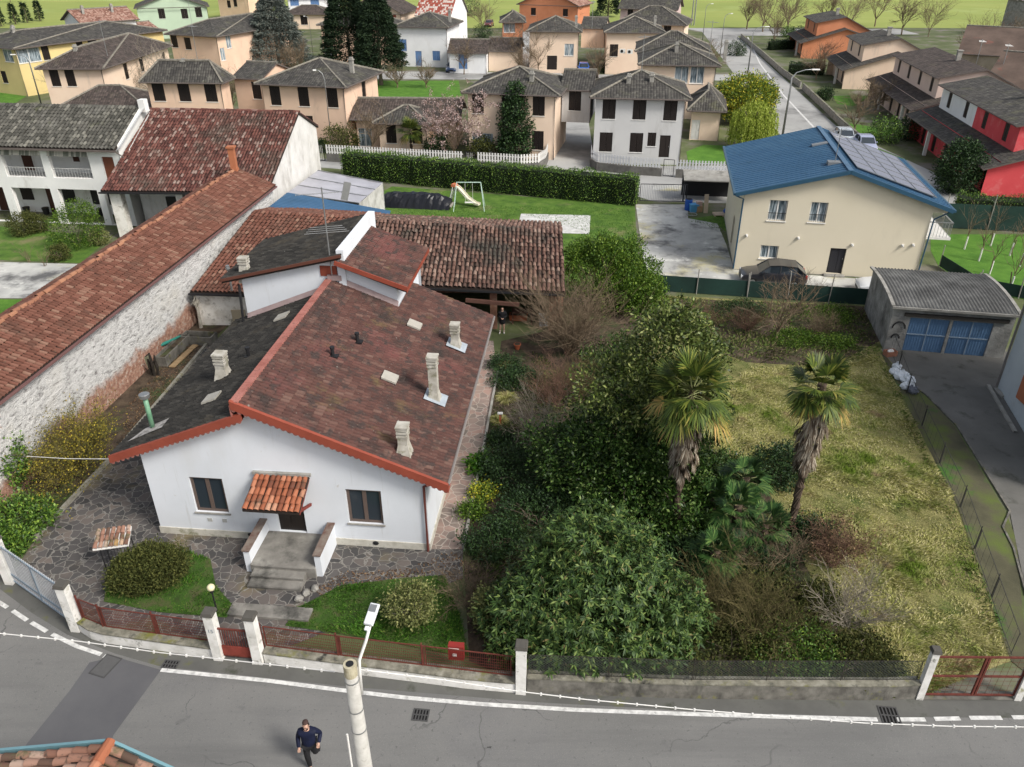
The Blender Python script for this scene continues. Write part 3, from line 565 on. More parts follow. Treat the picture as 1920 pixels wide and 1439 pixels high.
# tiled porch hood
T_terra = im('terracotta_tiles', [(0, (.14, .05, .03)), (.4, (.27, .09, .045)), (.8, (.38, .14, .075)), (1, (.42, .24, .16))], .8, .25, over=[((.09, .07, .05), 1.8, .55, .72), ((.4, .36, .3), 5, .66, .74)])
cn = tiles('porch_hood', (4.12, -1.32, 2.5), (6.15, -1.32, 2.5), (6.18, -.02, 3.12), (4.2, -.02, 3.12), T_terra, hs, .2, .3, 1.0, .01, 5, .03, under=BED, th=.1)
b = MB(); b.bar((4.12, -.04, 3.17), (6.25, -.04, 3.2), .16, .1); b.build('hood_mortar', [M_conc], cn)
b = MB(); b.bar((6.1, -1.25, 2.38), (6.1, 0, 2.98), .1, .14); b.bar((4.2, -1.25, 2.38), (4.2, 0, 2.98), .1, .14); b.bar((6.1, -.1, 1.9), (6.1, -1.1, 2.4), .08, .1); b.build('hood_bracket', [pm('red_painted_wood', (.2, .04, .03), 3, .8, .1)], cn)
# porch, parapets, steps
M_step = pm('stained_step', [(.3, (.11, .105, .095)), (.55, (.21, .20, .18)), (.75, (.32, .31, .28))], 1.2, .92, .4, 20, over=[((.05, .05, .045), .9, .52, .7)])
b = MB(); b.box(4.27, -1.85, 0, 6.62, -.005, .45); b.box(4.4, -2.2, 0, 6.3, -1.853, .3); b.box(4.4, -2.55, 0, 6.3, -2.203, .16)
for k, yy in enumerate((-1.86, -2.21, -2.56)): b.box(4.38, yy-.02, .41-k*.15, 6.32, yy, .455-k*.15)
b.build('porch_steps', [M_step], hs)
for x in (4.05, 6.62):
    b = MB(); b.box(x, -1.75, 0, x+.22, -.005, .98, 0); q = b.build('parapet', [M_wall], hs)
    b = MB(); b.box(x-.03, -1.8, .983, x+.25, -.01, 1.04); b.build('coping', [pm('brown_coping', [(.3, (.10, .045, .035)), (.7, (.22, .19, .16))], 2.5, .8, .3)], q)
b = MB(); b.box(5.2, -.6, .455, 5.6, -.3, .9); 
b = MB(); b.box(4.2, -3.9, .03, 7.0, -3.35, .12); b.build('lower_step', [M_step], hs)
# chimneys and roof fittings
M_chim = pm('mossy_plaster_chimney', [(.3, (.30, .28, .23)), (.7, (.50, .48, .43))], 3, .9, .3, over=[((.14, .14, .07), 2.5, .55, .7)])
M_lead = pm('lead_sheet', [(.3, (.28, .32, .36)), (.7, (.42, .46, .50))], 2, .55, .1)
def chimney(x, y, zr_, h, lead=True, w=.17):
    z = zr_(x); b = MB(); b.box(x-w-.13, y-w-.13, z-.2, x+w+.13, y+w+.13, z+.42, 0, None, .13); b.box(x-w, y-w, z+.42, x+w, y+w, z+h-.42)
    for k in range(3): b.box(x-w-.03, y-w-.03, z+h-.42+k*.14, x+w+.03, y+w+.03, z+h-.34+k*.14)
    b.box(x-w+.03, y-w+.03, z+h-.42, x+w-.03, y+w-.03, z+h-.06); b.box(x-w-.05, y-w-.05, z+h-.04, x+w+.05, y+w+.05, z+h+.02)
    o = b.build('chimney', [M_chim], hs)
    if lead:
        q = MB(); q.poly([(x-.35, y-.42, zr_(x-.35)+.15), (x+.48, y-.42, zr_(x+.48)+.15), (x+.48, y+.42, zr_(x+.48)+.15), (x-.35, y+.42, zr_(x-.35)+.15)]); q.build('lead_flashing', [M_lead], o)
chimney(10.05, 8.95, rz, 1.15); chimney(9.95, 4.3, rz, 1.95); chimney(9.6, .4, rz, 1.15, False); chimney(1.75, 3.75, lz, 1.05, False, .19)
def chimney_blk(): 
    x, y = .1, 10.7; b = MB(); b.box(x-.28, y-.25, 5.9, x+.28, y+.25, 6.75, 0, None, .1)
    for k in range(3): b.box(x-.22, y-.2, 6.8+k*.12, x+.22, y+.2, 6.87+k*.12)
    b.box(x-.16, y-.15, 6.6, x+.16, y+.15, 7.1); b.build('chimney', [M_chim], hs)
chimney_blk()
M_plate = pm('roof_hatch', (.42, .40, .35), 4, .7, .1)
for (x, y, f_, s) in ((8.2, 9.25, rz, 1), (8.2, 4.45, rz, 1), (2.2, 1.7, lz, -1), (2.4, 8.6, lz, -1)):
    b = MB(); z = f_(x); q = f_(x+.28)-f_(x-.28)
    b.mesh([(x-.28, y-.3, z-q/2+.1), (x+.28, y-.3, z+q/2+.1), (x+.28, y+.3, z+q/2+.1), (x-.28, y+.3, z-q/2+.1), (x-.28, y-.3, z-q/2+.18), (x+.28, y-.3, z+q/2+.18), (x+.28, y+.3, z+q/2+.18), (x-.28, y+.3, z-q/2+.18)], [(4, 5, 6, 7), (0, 1, 5, 4), (1, 2, 6, 5), (2, 3, 7, 6), (3, 0, 4, 7)]); b.build('roof_hatch', [M_plate], hs)
for (x, y, f_) in ((6.5, 6.15, rz), (6.0, 4.45, rz), (2.3, 5.0, lz)):
    b = MB(); z = f_(x); b.tube([(x, y, z), (x, y, z+.42)], .075, 8); b.tube([(x, y, z+.4), (x, y, z+.48)], .1, 8); b.box(x-.12, y-.14, z+.02, x+.2, y+.14, z+.1); b.build('vent_pipe', [M_black], hs)
M_gpipe = pm('green_flue', [(.3, (.10, .24, .14)), (.7, (.20, .36, .24))], 3, .5, .1)
b = MB(); x, y = .25, .75; z = lz(x); b.tube([(x, y, z), (x, y, z+1.35)], .085, 10); fl = b.build('flue', [M_gpipe], hs, True)
b = MB(); b.tube([(x, y, z+1.3), (x, y, z+1.36), (x, y, z+1.5), (x, y, z+1.52)], [.1, .17, .19, .16], 12); b.build('flue_cap', [M_metal], fl)
b = MB(); b.poly([(x-.7, y-.6, lz(x-.7)+.12), (x+.55, y-.3, lz(x+.55)+.12), (x+.5, y+.35, lz(x+.5)+.12), (x-.35, y+.1, lz(x-.35)+.12)]); b.build('mortar_patch', [pm('mortar_patch', [(.4, (.16, .15, .14)), (.6, (.42, .40, .38))], 3, .9, .3)], hs)
# gutters, downpipe
for x, y1_, z in ((11.27, 13.3, rz(11.27)+.02), (-.88, 10.9, lz(-.9))): b = MB(); b.tube([(x, -.42, z), (x, y1_, z)], .055, 6); b.build('gutter', [pm('gutter_metal', (.22, .2, .19), 3, .6, .1)], hs)
b = MB(); b.tube([(11.2, -.2, rz(11.2)-.1), (10.6, -.12, 3.15), (10.32, -.09, 3.0), (10.32, -.09, .05)], .05, 8); b.build('downpipe', [pm('brown_downpipe', (.16, .05, .04), 3, .5, .05)], hs)
b = MB(); b.tube([(-.16, 9.95, 2.6), (-.12, 10.3, 5.9)], .07, 6); b.build('downpipe', [M_black], hs)
b = MB(); b.box(3.9, 10.3, 0, 4.0, 10.3, 0)
# antennas on a mast (parts)
def yagi(b, c, L_, n, ln, ang, tilt=0, r=.012):
    d = Vector((math.cos(ang), math.sin(ang), tilt)).normalized(); s = Vector((-d.y, d.x, 0)).normalized(); c = Vector(c); b.tube([c-d*L_/2, c+d*L_/2], r, 4)
    for i in range(n):
        p = c+d*L_*(i/(n-1)-.5); l = ln*(1-.35*i/n); b.tube([p-s*l/2, p+s*l/2], r*.7, 4)
b = MB(); b.tube([(4.35, 10.2, 6.6), (4.35, 10.2, 10.55)], .03, 6); ms = b.build('antenna_mast', [M_metal], hs)
b = MB(); yagi(b, (4.35, 10.2, 10.3), 2.2, 16, .28, .35, 0, .014); b.bar((5.25, 10.3, 10.0), (5.45, 10.4, 10.75), .02, .3); b.build('antenna', [M_metal], ms)
b = MB(); yagi(b, (4.35, 10.2, 8.7), .8, 4, 1.9, 1.9, 0, .014); b.build('antenna', [M_metal], ms)
b = MB(); x = 4.45; zz = rz(11)
# ---------------- barn behind and its low annexe ----------------
T_coppi = im('old_barrel_tiles', [(0, (.07, .045, .036)), (.3, (.13, .073, .056)), (.7, (.19, .11, .085)), (1, (.27, .19, .15))], .85, .2, over=[((.06, .055, .045), .45, .52, .68), ((.10, .09, .07), 4, .6, .7)])
T_coppi2 = im('old_red_barrel_tiles', [(0, (.06, .028, .024)), (.35, (.115, .046, .038)), (.75, (.16, .07, .056)), (1, (.28, .21, .18))], .85, .2, over=[((.07, .055, .045), .25, .52, .68), ((.13, .12, .09), 3, .62, .72)])
T_coppi3 = im('orange_barrel_tiles', [(0, (.11, .048, .034)), (.35, (.145, .062, .043)), (.8, (.18, .08, .057)), (1, (.24, .14, .10))], .85, .2, over=[((.10, .058, .043), .6, .52, .75), ((.12, .11, .08), 3, .64, .74)])
bn = thing('barn', 'low open fronted barn with faded pink barrel tile roof behind the white house', 'barn', (-3, 43.5, 0), 0)
adopt(bn, tiles('roof', (-9.8, 41.7, 2.72), (2.95, 40.42, 2.6), (3.08, 46.4, 4.02), (-9.6, 48.6, 4.15), T_coppi, None, .26, .4, 1.15, .02, 5, .06, under=BED, wid=.86, th=.12),
      tiles('roof', (3.3, 51.5, 2.9), (-9.2, 53.0, 3.0), (-9.6, 48.6, 4.12), (3.08, 46.4, 4.0), T_coppi, None, .26, .4, 1., .02, 3, .06, under=BED, th=.12))
M_brick = pm('weathered_brick', [(.3, (.20, .10, .07)), (.7, (.34, .18, .12))], 4, .9, .4, over=[((.35, .3, .25), 2, .6, .75)])
b = MB(); b.box(-9.4, 46.5, 0, 2.9, 46.9, 3.3); b.box(2.6, 41.3, 0, 2.9, 46.5, 2.7); adopt(bn, b.build('wall', [M_brick]))
for x in (-5.2, -1.05, 2.3): b = MB(); b.box(x-.2, 41.15-.105*x, 0, x+.2, 41.55-.105*x, 2.5); adopt(bn, b.build('pillar', [M_brick]))
for q in ((-9.7, 42.3, 2.5), (2.9, 41.1, 2.4)), ((-2.6, 40.95, 1.95), (.4, 40.65, 1.8)): b = MB(); b.bar(*q, .16, .2); adopt(bn, b.build('beam', [pm('old_timber', (.12, .06, .045), 4, .9, .3)]))
b = MB(); b.bar((-9.7, 41.62, 2.6), (2.9, 40.35, 2.48), .1, .1); adopt(bn, b.build('gutter', [M_black]))
ln = thing('annexe', 'low white annexe with bright orange red tile roof between old wall and white house', 'shed', (-15, 45, 0), 0)
adopt(ln, tiles('roof', (-18.25, 41.5, 2.2), (-12.4, 40.95, 2.3), (-9.75, 48.65, 4.22), (-16.95, 50.6, 4.0), T_coppi3, None, .24, .36, 1.15, .012, 5, .03, under=BED, wid=.86, th=.1),
      tiles('roof', (-9.0, 53.2, 3.0), (-16.8, 54.6, 3.0), (-16.95, 50.6, 3.98), (-9.75, 48.65, 4.2), T_coppi3, None, .24, .36, 1., .012, 3, .03, under=BED, th=.1))
b = MB(); b.box(-18.1, 41.75, 0, -12.3, 42.0, 2.15); b.box(-12.6, 39.2, 0, -12.3, 42, 2.15); adopt(ln, b.build('wall', [M_whitedirty]))
b = MB(); b.box(-16.2, 41.68, .2, -15.4, 41.745, 1.0); adopt(ln, b.build('hatch', [pm('pale_board', (.42, .36, .26), 3, .8, .1)]))
b = MB(); b.bar((-18.3, 41.4, 2.12), (-14.2, 41.0, 2.15), .12, .1); b.tube([(-14.9, 41.1, 2.1), (-14.7, 41.3, 1.9), (-14.6, 41.4, 0)], .05, 6); adopt(ln, b.build('gutter', [M_black]))
b = MB(); p = P(435, 545, 2.4); b.tube([p, p+Vector((0, 0, 1.25))], .06, 6); b.tube([p+Vector((0, 0, 1.2)), p+Vector((0, 0, 1.3)), p+Vector((0, 0, 1.5))], [.07, .13, .1], 8); adopt(ln, b.build('flue', [M_metal]))
# blue sheet roof shed
def corr(name, A, B, C, D, mat, n, amp=.03, th=.05, parent=None, nv=1, arch=0):
    A, B, C, D = map(Vector, (A, B, C, D)); vs = []; fs = []; N = n*4
    nr = (B-A).cross(D-A).normalized(); nr = nr if nr.z > 0 else -nr
    for j in range(nv+1):
        t = j/nv; p, q = A.lerp(D, t), B.lerp(C, t); up = arch*4*t*(1-t)
        for i in range(N+1): vs.append(p.lerp(q, i/N)+nr*(amp*math.sin(i*math.pi/2)+amp)+Vector((0, 0, up)))
    for j in range(nv):
        for i in range(N): k = j*(N+1)+i; fs.append((k, k+1, k+N+2, k+N+1))
    b = MB(); b.mesh(vs, fs); roofpoly(b, [A, B, C, D], th) if not arch else None
    return b.build(name, [mat], parent, True)
M_bluer = pm('blue_sheet_metal', [(.3, (.04, .10, .18)), (.7, (.065, .15, .27))], .6, .45, .05, metal=.2)
bs = thing('blue_roofed_shed', 'lean to shed with ribbed blue metal roof against the old gable wall', 'shed', (-13, 54.5, 0), 0)
adopt(bs, corr('roof', (-8.8, 52.3, 2.2), (-8.85, 56.4, 2.2), (-16.4, 57.1, 3.35), (-16.9, 53.0, 3.35), M_bluer, 14, .025))
b = MB(); b.box(-16.8, 53.3, 0, -9.2, 53.4, 2.1); b.box(-9.3, 53.3, 0, -9.2, 56.2, 2.1); b.box(-16.8, 56.3, 0, -9.2, 56.4, 2.1); adopt(bs, b.build('wall', [M_whitedirty]))
tp = thing('tarpaulin_carport', 'grey translucent tarpaulin carport beside the old gable wall', 'carport', (-13, 61, 0), 0)
BL, BR, FR_, FL_ = P(596, 319.5, 3.0), P(717.6, 343, 2.6), P(673, 381, 2.6), P(538, 362, 3.2)
M_tarp = pm('grey_tarpaulin', [(.3, (.30, .30, .33)), (.7, (.40, .40, .44))], .5, .4, .3, 2)
def sagsheet(b, A, B, C, D, n=8, sag=.05, seed=1):
    R = random.Random(seed); vs = []; fs = []
    for j in range(n+1):
        for i in range(n+1): s, t = i/n, j/n; vs.append(A.lerp(B, s).lerp(D.lerp(C, s), t)-Vector((0, 0, sag*math.sin(s*math.pi*3)**2+R.uniform(0, .03))))
    for j in range(n):
        for i in range(n): k = j*(n+1)+i; fs.append((k, k+1, k+n+2, k+n+1))
    b.mesh(vs, fs)
b = MB(); sagsheet(b, FL_, FR_, BR, BL, 10, .06); adopt(tp, b.build('roof', [M_tarp], None, True))
b = MB(); dz = Vector((0, 0, -2.5)); sagsheet(b, FR_, BR, BR+dz, FR_+dz, 6, .02); sagsheet(b, BL, BR, BR+dz, BL+dz, 6, .02); adopt(tp, b.build('side_sheet', [pm('white_tarpaulin', [(.35, (.34, .33, .31)), (.6, (.55, .54, .52))], 1.2, .6, .3, 3)]))
b = MB()
for t in (0, .33, .66, 1): b.bar(FL_.lerp(BL, t)+Vector((0, 0, .0)), FR_.lerp(BR, t)+Vector((0, 0, 0)), .05, .05)
for p in (FL_, FR_, BR, BL): b.bar(p, (p.x, p.y, 0), .06, .06)
adopt(tp, b.build('frame', [M_metal]))
# ---------------- long old building along the left ----------------
m, n, b = newmat('whitewashed_old_wall'); v = wpos(n); sx = n.nodes.new('ShaderNodeSeparateXYZ'); L(n, v, sx.inputs[0])
vst = wpos(n, (1, 1.1, 2.6)); nz = noise(n, vst, 2.2, 7, .75)
c = ramp(n, nz, [(.36, (.20, .19, .185)), (.43, (.50, .495, .485)), (.52, (.64, .635, .62)), (.8, (.74, .735, .72))])
c = mix(n, mapr(n, noise(n, v, .35, 5), .55, .75, 0, .6), c, (.62, .59, .52))
low = mth(n, 'SUBTRACT', mth(n, 'MULTIPLY', noise(n, v, .45, 6, .6), 3.2), sx.outputs[2])
c = mix(n, mapr(n, low, .25, .75), c, ramp(n, noise(n, v, 5, 5), [(.35, (.24, .12, .085)), (.55, (.42, .24, .17)), (.7, (.5, .44, .38))]))
c = mix(n, mapr(n, noise(n, v, .9, 4), .70, .73), c, (.33, .20, .15))
L(n, c, b.inputs['Base Color']); b.inputs['Roughness'].default_value = .95; bump(n, b, mth(n, 'ADD', nz, mth(n, 'MULTIPLY', noise(n, v, 14, 4), .4)), 1.0, .12); OLDW = m
def wx(y): return -22.75+.1005*y
ol = thing('long_outbuilding', 'long narrow building with whitewashed stone wall and orange barrel tile roof on the left', 'outbuilding', (wx(30)-2, 30, 0), 0)
b = MB(); n_ = 24
for i in range(n_):
    for j in range(3):
        y0, y1 = 8+i*2, 10+i*2; z0, z1 = (0, 1.4, 2.9, 4.25)[j], (0, 1.4, 2.9, 4.25)[j+1]
        if y0 < 56: b.poly([(wx(y0), y0, z0), (wx(y1), y1, z0), (wx(y1), y1, z1), (wx(y0), y0, z1)])
b.poly([(wx(8), 8, 0), (wx(8)-4.6, 8.4, 0), (wx(8)-4.6, 8.4, 4.25), (wx(8)-2.3, 8.2, 5.3), (wx(8), 8, 4.25)]); b.poly([(wx(8)-4.6, 8.4, 0), (wx(56)-4.6, 56.4, 0), (wx(56)-4.6, 56.4, 4.25), (wx(8)-4.6, 8.4, 4.25)])
adopt(ol, b.build('wall', [OLDW]))
adopt(ol, tiles('roof', (wx(8)+.28, 8, 4.2), (wx(56)+.28, 56, 4.2), (wx(56)-2.35, 56.2, 5.35), (wx(8)-2.35, 8.2, 5.35), T_coppi3, None, .2, .33, 1.2, .012, 5, .05, under=BED, wid=.86, th=.1),
      tiles('roof', (wx(56)-4.9, 56.4, 4.1), (wx(8)-4.9, 8.4, 4.1), (wx(8)-2.35, 8.2, 5.35), (wx(56)-2.35, 56.2, 5.35), T_coppi3, None, .215, .38, 1., .012, 3, .05, under=BED, th=.1),
      ridgecaps('ridge_tiles', (wx(8)-2.35, 8.2, 5.38), (wx(56)-2.35, 56.2, 5.38), im('ridge_terracotta', [(0, (.20, .08, .05)), (1, (.38, .19, .11))], .8), None, .13, .42, .035))
b = MB(); b.bar((wx(8)+.34, 8, 4.12), (wx(56)+.34, 56, 4.12), .1, .09); adopt(ol, b.build('gutter', [pm('red_brown_gutter', (.17, .09, .085), 2, .7, .1)]))
b = MB(); p = Vector((wx(55.5)-2.3, 55.7, 5.2)); b.box(p.x-.2, p.y-.2, 5.0, p.x+.2, p.y+.2, 6.9); b.box(p.x-.28, p.y-.28, 6.9, p.x+.28, p.y+.28, 7.02); b.box(p.x-.24, p.y-.24, 5.0, p.x+.24, p.y+.24, 5.5); adopt(ol, b.build('chimney', [pm('orange_brick', (.40, .15, .075), 5, .9, .2)]))
# ---------------- big red roofed barn ----------------
gx = lambda y: -16.1-(66.8-y)*.105
bb = thing('red_roofed_barn', 'big barn with broad mottled red tile roof and plain white gable wall', 'barn', (-22, 61, 0), 0)
A_, B_ = Vector((-29.6, 56.3, 3.7)), Vector((gx(55.2)+.1, 55.1, 3.95)); C_, D_ = Vector((gx(63.2)+.1, 63.2, 7.85)), Vector((-28.3, 64.5, 7.8))
adopt(bb, tiles('roof', A_, B_, C_, D_, T_coppi2, None, .235, .36, 1.15, .014, 5, .04, under=BED, wid=.84, th=.14),
      tiles('roof', (gx(67)+.15, 67.1, 6.0), (-27.9, 68.2, 6.0), D_, C_, T_coppi2, None, .235, .36, 1., .014, 3, .04, under=BED, th=.14),
      ridgecaps('ridge_tiles', D_+Vector((0, 0, .02)), C_+Vector((0, 0, .02)), T_coppi2, None, .14, .4, .02))
M_gab = pm('whitewashed_gable', [(.3, (.55, .54, .52)), (.7, (.70, .69, .67))], .8, .95, .6, 10, over=[((.40, .38, .35), 1.0, .52, .7, (1, 1, .35)), ((.62, .60, .56), 3, .5, .7)], bd=.05)
b = MB(); g = lambda y, z: (gx(y), y, z); b.poly([g(55.3, 0), g(66.9, 0), g(66.9, 5.95), g(63.2, 7.7), g(55.3, 3.8)])
b.poly([g(66.9, 0), (-27.9, 68.1, 0), (-27.9, 68.1, 5.95), g(66.9, 5.95)]); b.poly([(-28.6, 60, 0), (gx(59), 59, 0), (gx(59), 59, 5.6), (-28.6, 60, 5.6)]); b.poly([(-28.6, 60, 0), (-27.9, 68.1, 0), (-27.9, 68.1, 6), (-28.2, 64, 7.7), (-28.6, 60, 5.8)])
adopt(bb, b.build('wall', [M_gab]))
for q in ((-29.2, 56.6, 0, -28.4, 57.3, 3.6), (-24.2, 56.1, 0, -23.7, 56.6, 3.6)): b = MB(); b.box(*q); adopt(bb, b.build('pillar', [M_whitedirty]))
b = MB(); b.bar((-29.7, 56.2, 3.6), (gx(55)+.1, 55.0, 3.85), .14, .1); adopt(bb, b.build('gutter', [M_black]))
for q in ((-26.5, 59.6, 0, -25.5, 59.7, 2.3), (-23.2, 59.2, 0, -22.2, 59.3, 2.2)): b = MB(); b.box(*q); adopt(bb, b.build('door', [M_black]))
# ---------------- white farmhouse with loggia ----------------
fh = thing('farmhouse', 'white two storey farmhouse with grey tile roof, pillars and upper loggia at left edge', 'house', (-38, 60.5, 0), AX)
T_farm = im('grey_barrel_tiles', [(0, (.05, .05, .043)), (.4, (.08, .078, .068)), (.8, (.11, .107, .093)), (1, (.18, .175, .15))], .9, .2, over=[((.17, .165, .15), .3, .56, .72), ((.08, .085, .05), .8, .6, .75)])
# local: x along facade, facade pillars at y=0 ; world (-29.2,59) is x=8.9
X1 = 8.9; b = MB()
up = [(-8, -5.2, 3.6, 5.7), (-4.6, -1.4, 3.6, 5.7), (-.7, 2.5, 3.6, 5.7), (3.1, 6.3, 3.6, 5.7), (7.35, 8.25, 3.5, 5.3)]
lo_ = [(-8.4, -5.2, .02, 2.75), (-4.6, -1.4, .02, 2.75), (-.7, 2.5, .02, 2.75), (3.1, 6.3, .02, 2.75), (6.85, 8.3, .02, 2.75)]
wallface(b, (-14, 0), (1, 0), 14+X1, 6.0, [(a+14, c+14, d, e) for a, c, d, e in up+lo_], .35, (0, 1), 0)
wallface(b, (-14, 2.6), (1, 0), 14+X1, 6.0, (), .1, (0, 1), 0); b.poly([(-14, .35, 3.3), (X1, .35, 3.3), (X1, 2.6, 3.3), (-14, 2.6, 3.3)])
b.poly([(X1, 0, 0), (X1, 9, 0), (X1, 9, 6.1), (X1, 4.3, 8.25), (X1, -.1, 6.2)]); b.poly([(-14, 9, 0), (X1, 9, 0), (X1, 9, 6), (-14, 9, 6)])
b.build('wall', [FARMW], fh)
b = MB(); b.poly([(X1+.02, -.5, 5.85), (X1+.02, 4.3, 8.0), (X1+.5, 4.3, 8.35), (X1+.5, -.5, 6.2)]); b.box(X1, 3.9, 7.8, X1+.5, 4.5, 8.7); b.build('parapet', [FARMW], fh)
tiles('roof', (-14, -.5, 5.95), (X1-.05, -.5, 5.95), (X1-.05, 4.3, 8.1), (-14, 4.3, 8.1), T_farm, fh, .3, .42, 1.15, .012, 5, .03, under=BED, wid=.84, th=.14)
tiles('roof', (X1-.05, 9.2, 5.95), (-14, 9.2, 5.95), (-14, 4.3, 8.1), (X1-.05, 4.3, 8.1), T_farm, fh, .3, .42, 1., .012, 3, .03, under=BED, th=.14)
b = MB(); b.bar((-14, -.58, 5.85), (X1+.1, -.58, 5.85), .14, .12); b.tube([(X1, -.5, 5.8), (X1+.3, -.2, 5.4), (X1+.35, 0, 4.2)], .05, 6); b.build('gutter', [TRIM], fh)
for (a, c, d, e) in up[:4]:
    b = MB(); b.poly([(a, .1, e), (c, .1, e), (c, -.12, e-.42), (a, -.12, e-.42)]); b.build('awning', [pm('striped_awning', [(.47, (.5, .48, .42)), (.53, (.16, .17, .14))], 4.2, .9, 0, st=(1, .05, .01))], fh)
    b = MB(); b.box(a, .1, 3.6, c, .13, 3.63); b.box(a, .1, 4.3, c, .13, 4.33)
    for k in range(14): b.box(a+.1+k*.23, .11, 3.6, a+.12+k*.23, .125, 4.3)
    b.build('railing', [M_white], fh)
b = MB(); b.box(7.37, .1, 3.52, 8.23, .16, 5.28)
for k in range(6): b.box(7.37+k*.143, .08, 3.52, 7.37+k*.143+.13, .1, 5.28)
b.build('shutter', [pm('brown_wood_shutter', (.16, .055, .03), 5, .7, .2)], fh)
for (x, z0_, w, h, mm) in ((-4.2, .05, .9, 2.2, M_shutb), (-2.0, 1.0, 1, 1.1, M_shut), (.2, .05, 1.0, 2.25, M_shutb), (1.6, .9, 1, 1.2, M_black), (4.0, .8, 1.8, 1.2, M_black), (7.4, .8, .7, 1.2, M_black), (-1.0, 3.4, .8, 2, M_shutb), (3.3, 4.2, .5, .8, M_shutb)):
    b = MB(); b.box(x, 2.54, z0_, x+w, 2.597, z0_+h); b.box(x+.08, 2.52, z0_+.1, x+w/2-.04, 2.54, z0_+h-.1); b.box(x+w/2+.04, 2.52, z0_+.1, x+w-.08, 2.54, z0_+h-.1); b.build('door' if z0_ < .1 else 'window', [mm], fh)
# ---------------- cream house with blue roof ----------------
O_ = Vector((15.05, 50.5, 0)); ca = math.radians(-10); ch = thing('cream_house', 'modern cream two storey house with blue metal roof and solar panels', 'house', O_, ca)
CW = 11.4; b = MB(); OV = .45
def cl(u, v): q = root_matrix(ch).inverted() @ hit(O_, O_+Vector((math.cos(ca), math.sin(ca), 0)), u, v); return q.x, q.z
def crect(u0, v0, u1, v1): a, c = cl(u0, v0), cl(u1, v1); return (min(a[0], c[0]), max(a[0], c[0]), min(a[1], c[1]), max(a[1], c[1]))
w1 = crect(1444, 375, 1480, 416); w2 = crect(1522, 379, 1555, 419); w3 = crect(1427, 460, 1462, 487); d1 = crect(1552, 465, 1581, 513)
w1 = (w1[0], w1[0]+1.15, w1[2], w1[3]); w2 = (w2[0], w2[0]+1.05, w2[2], w2[3]); w3 = (w3[0], w3[0]+1.15, w3[2], w3[3]); d1 = (d1[0]+.2, d1[0]+1.2, .15, d1[3])
Rz = lambda s: 7.05-abs(s-6.1)*(.26 if s < 6.1 else .33)
Ri = Rz(6.1); wallface(b, (0, 0), (1, 0), 11.55, lambda s: Rz(s)-.12, [w1, w2, w3, d1], .22, (0, 1), .05, (6.1,))
wallface(b, (11.55, 0), (1, 0), .9, lambda s: Rz(s+11.55)-.12, (), .1, (0, 1), 4.6)
wallface(b, (0, 0), (0, 1), 11.5, Rz(0)-.12, [(3.5, 4.6, .3, 2.4)], .2, (1, 0), .05); wallface(b, (11.55, 0), (0, 1), 11.5, Rz(11.5)-.1, (), .2, (-1, 0), .05); wallface(b, (0, 11.5), (1, 0), 11.55, lambda s: Rz(s)-.12, (), .1, (0, -1), .05, (6.1,))
b.build('wall', [CREAM], ch)
b = MB(); b.box(-.03, -.02, 0, 11.57, 11.5, .05); b.build('plinth', [M_conc], ch)
SEAM = im('blue_standing_seam_metal', [(0, (.038, .10, .185)), (1, (.045, .115, .205))], .38, .4, over=[((.07, .15, .235), .2, .45, .75), ((.032, .08, .14), 1.1, .55, .8)])
b = MB(); y0, y1 = -.45, 12.6
roofpoly(b, [(-.55, y1, Rz(-.55)), (-.55, 2.6, Rz(-.55)), (-.0, 2.6, Rz(0)), (-.55, y0, Rz(-.55)), (6.1, y0, Ri), (6.1, y1, Ri)], .16) if 0 else None
roofpoly(b, [(-.6, y1, Rz(-.6)), (-.6, y0, Rz(-.6)), (6.1, y0, Ri), (6.1, y1, Ri)], .16); roofpoly(b, [(12.6, y0, Rz(12.6)), (12.6, y1, Rz(12.6)), (6.1, y1, Ri), (6.1, y0, Ri)], .16)
for k in range(29):
    y = y0+.2+k*.45
    if y < y1: b.bar((-.6, y, Rz(-.6)+.02), (6.05, y, Ri+.02), .025, .05); b.bar((6.15, y, Ri+.02), (12.6, y, Rz(12.6)+.02), .025, .05)
b.bar((6.1, y0, Ri+.03), (6.1, y1, Ri+.03), .3, .06)
cr = b.build('roof', [SEAM], ch)
b = MB(); b.bar((-.68, y0, Rz(-.6)-.05), (-.68, y1, Rz(-.6)-.05), .14, .14); b.bar((12.68, y0, Rz(12.6)-.05), (12.68, y1, Rz(12.6)-.05), .14, .14)
b.bar((-.6, y0-.03, Rz(-.6)-.06), (6.1, y0-.03, Ri-.06), .05, .24); b.bar((6.1, y0-.03, Ri-.06), (12.6, y0-.03, Rz(12.6)-.06), .05, .24); b.build('fascia', [pm('dark_blue_trim', (.03, .085, .14), 2, .4, .02)], cr)
b = MB(); dx = .33
for i in range(4):
    for j in range(6):
        xa, xb = 6.75+i*1.28, 6.75+i*1.28+1.24; ya, yb = 1.0+j*1.75, 1.0+j*1.75+1.7
        roofpoly(b, [(xb, ya, Rz(xb)+.14), (xb, yb, Rz(xb)+.14), (xa, yb, Rz(xa)+.14), (xa, ya, Rz(xa)+.14)], .05)
m, n, bb_ = newmat('sky_tinted_solar_cells'); bb_.inputs['Base Color'].default_value = (.16, .17, .22, 1); bb_.inputs['Roughness'].default_value = .35; bb_.inputs['Specular IOR Level'].default_value = .9; M_solar = m  # greyish lavender base colour carries the sky's reflection on the panels
sp_ = b.build('solar_panels', [M_solar], cr)
b = MB()
for i in range(5): x = 6.73+i*1.28-.005; b.bar((x, 1, Rz(x)+.15), (x, 11.5, Rz(x)+.15), .03, .05)
for j in range(7): y = .98+j*1.75; b.bar((6.73, y, Rz(6.73)+.15), (11.9, y, Rz(11.9)+.15), .03, .05)
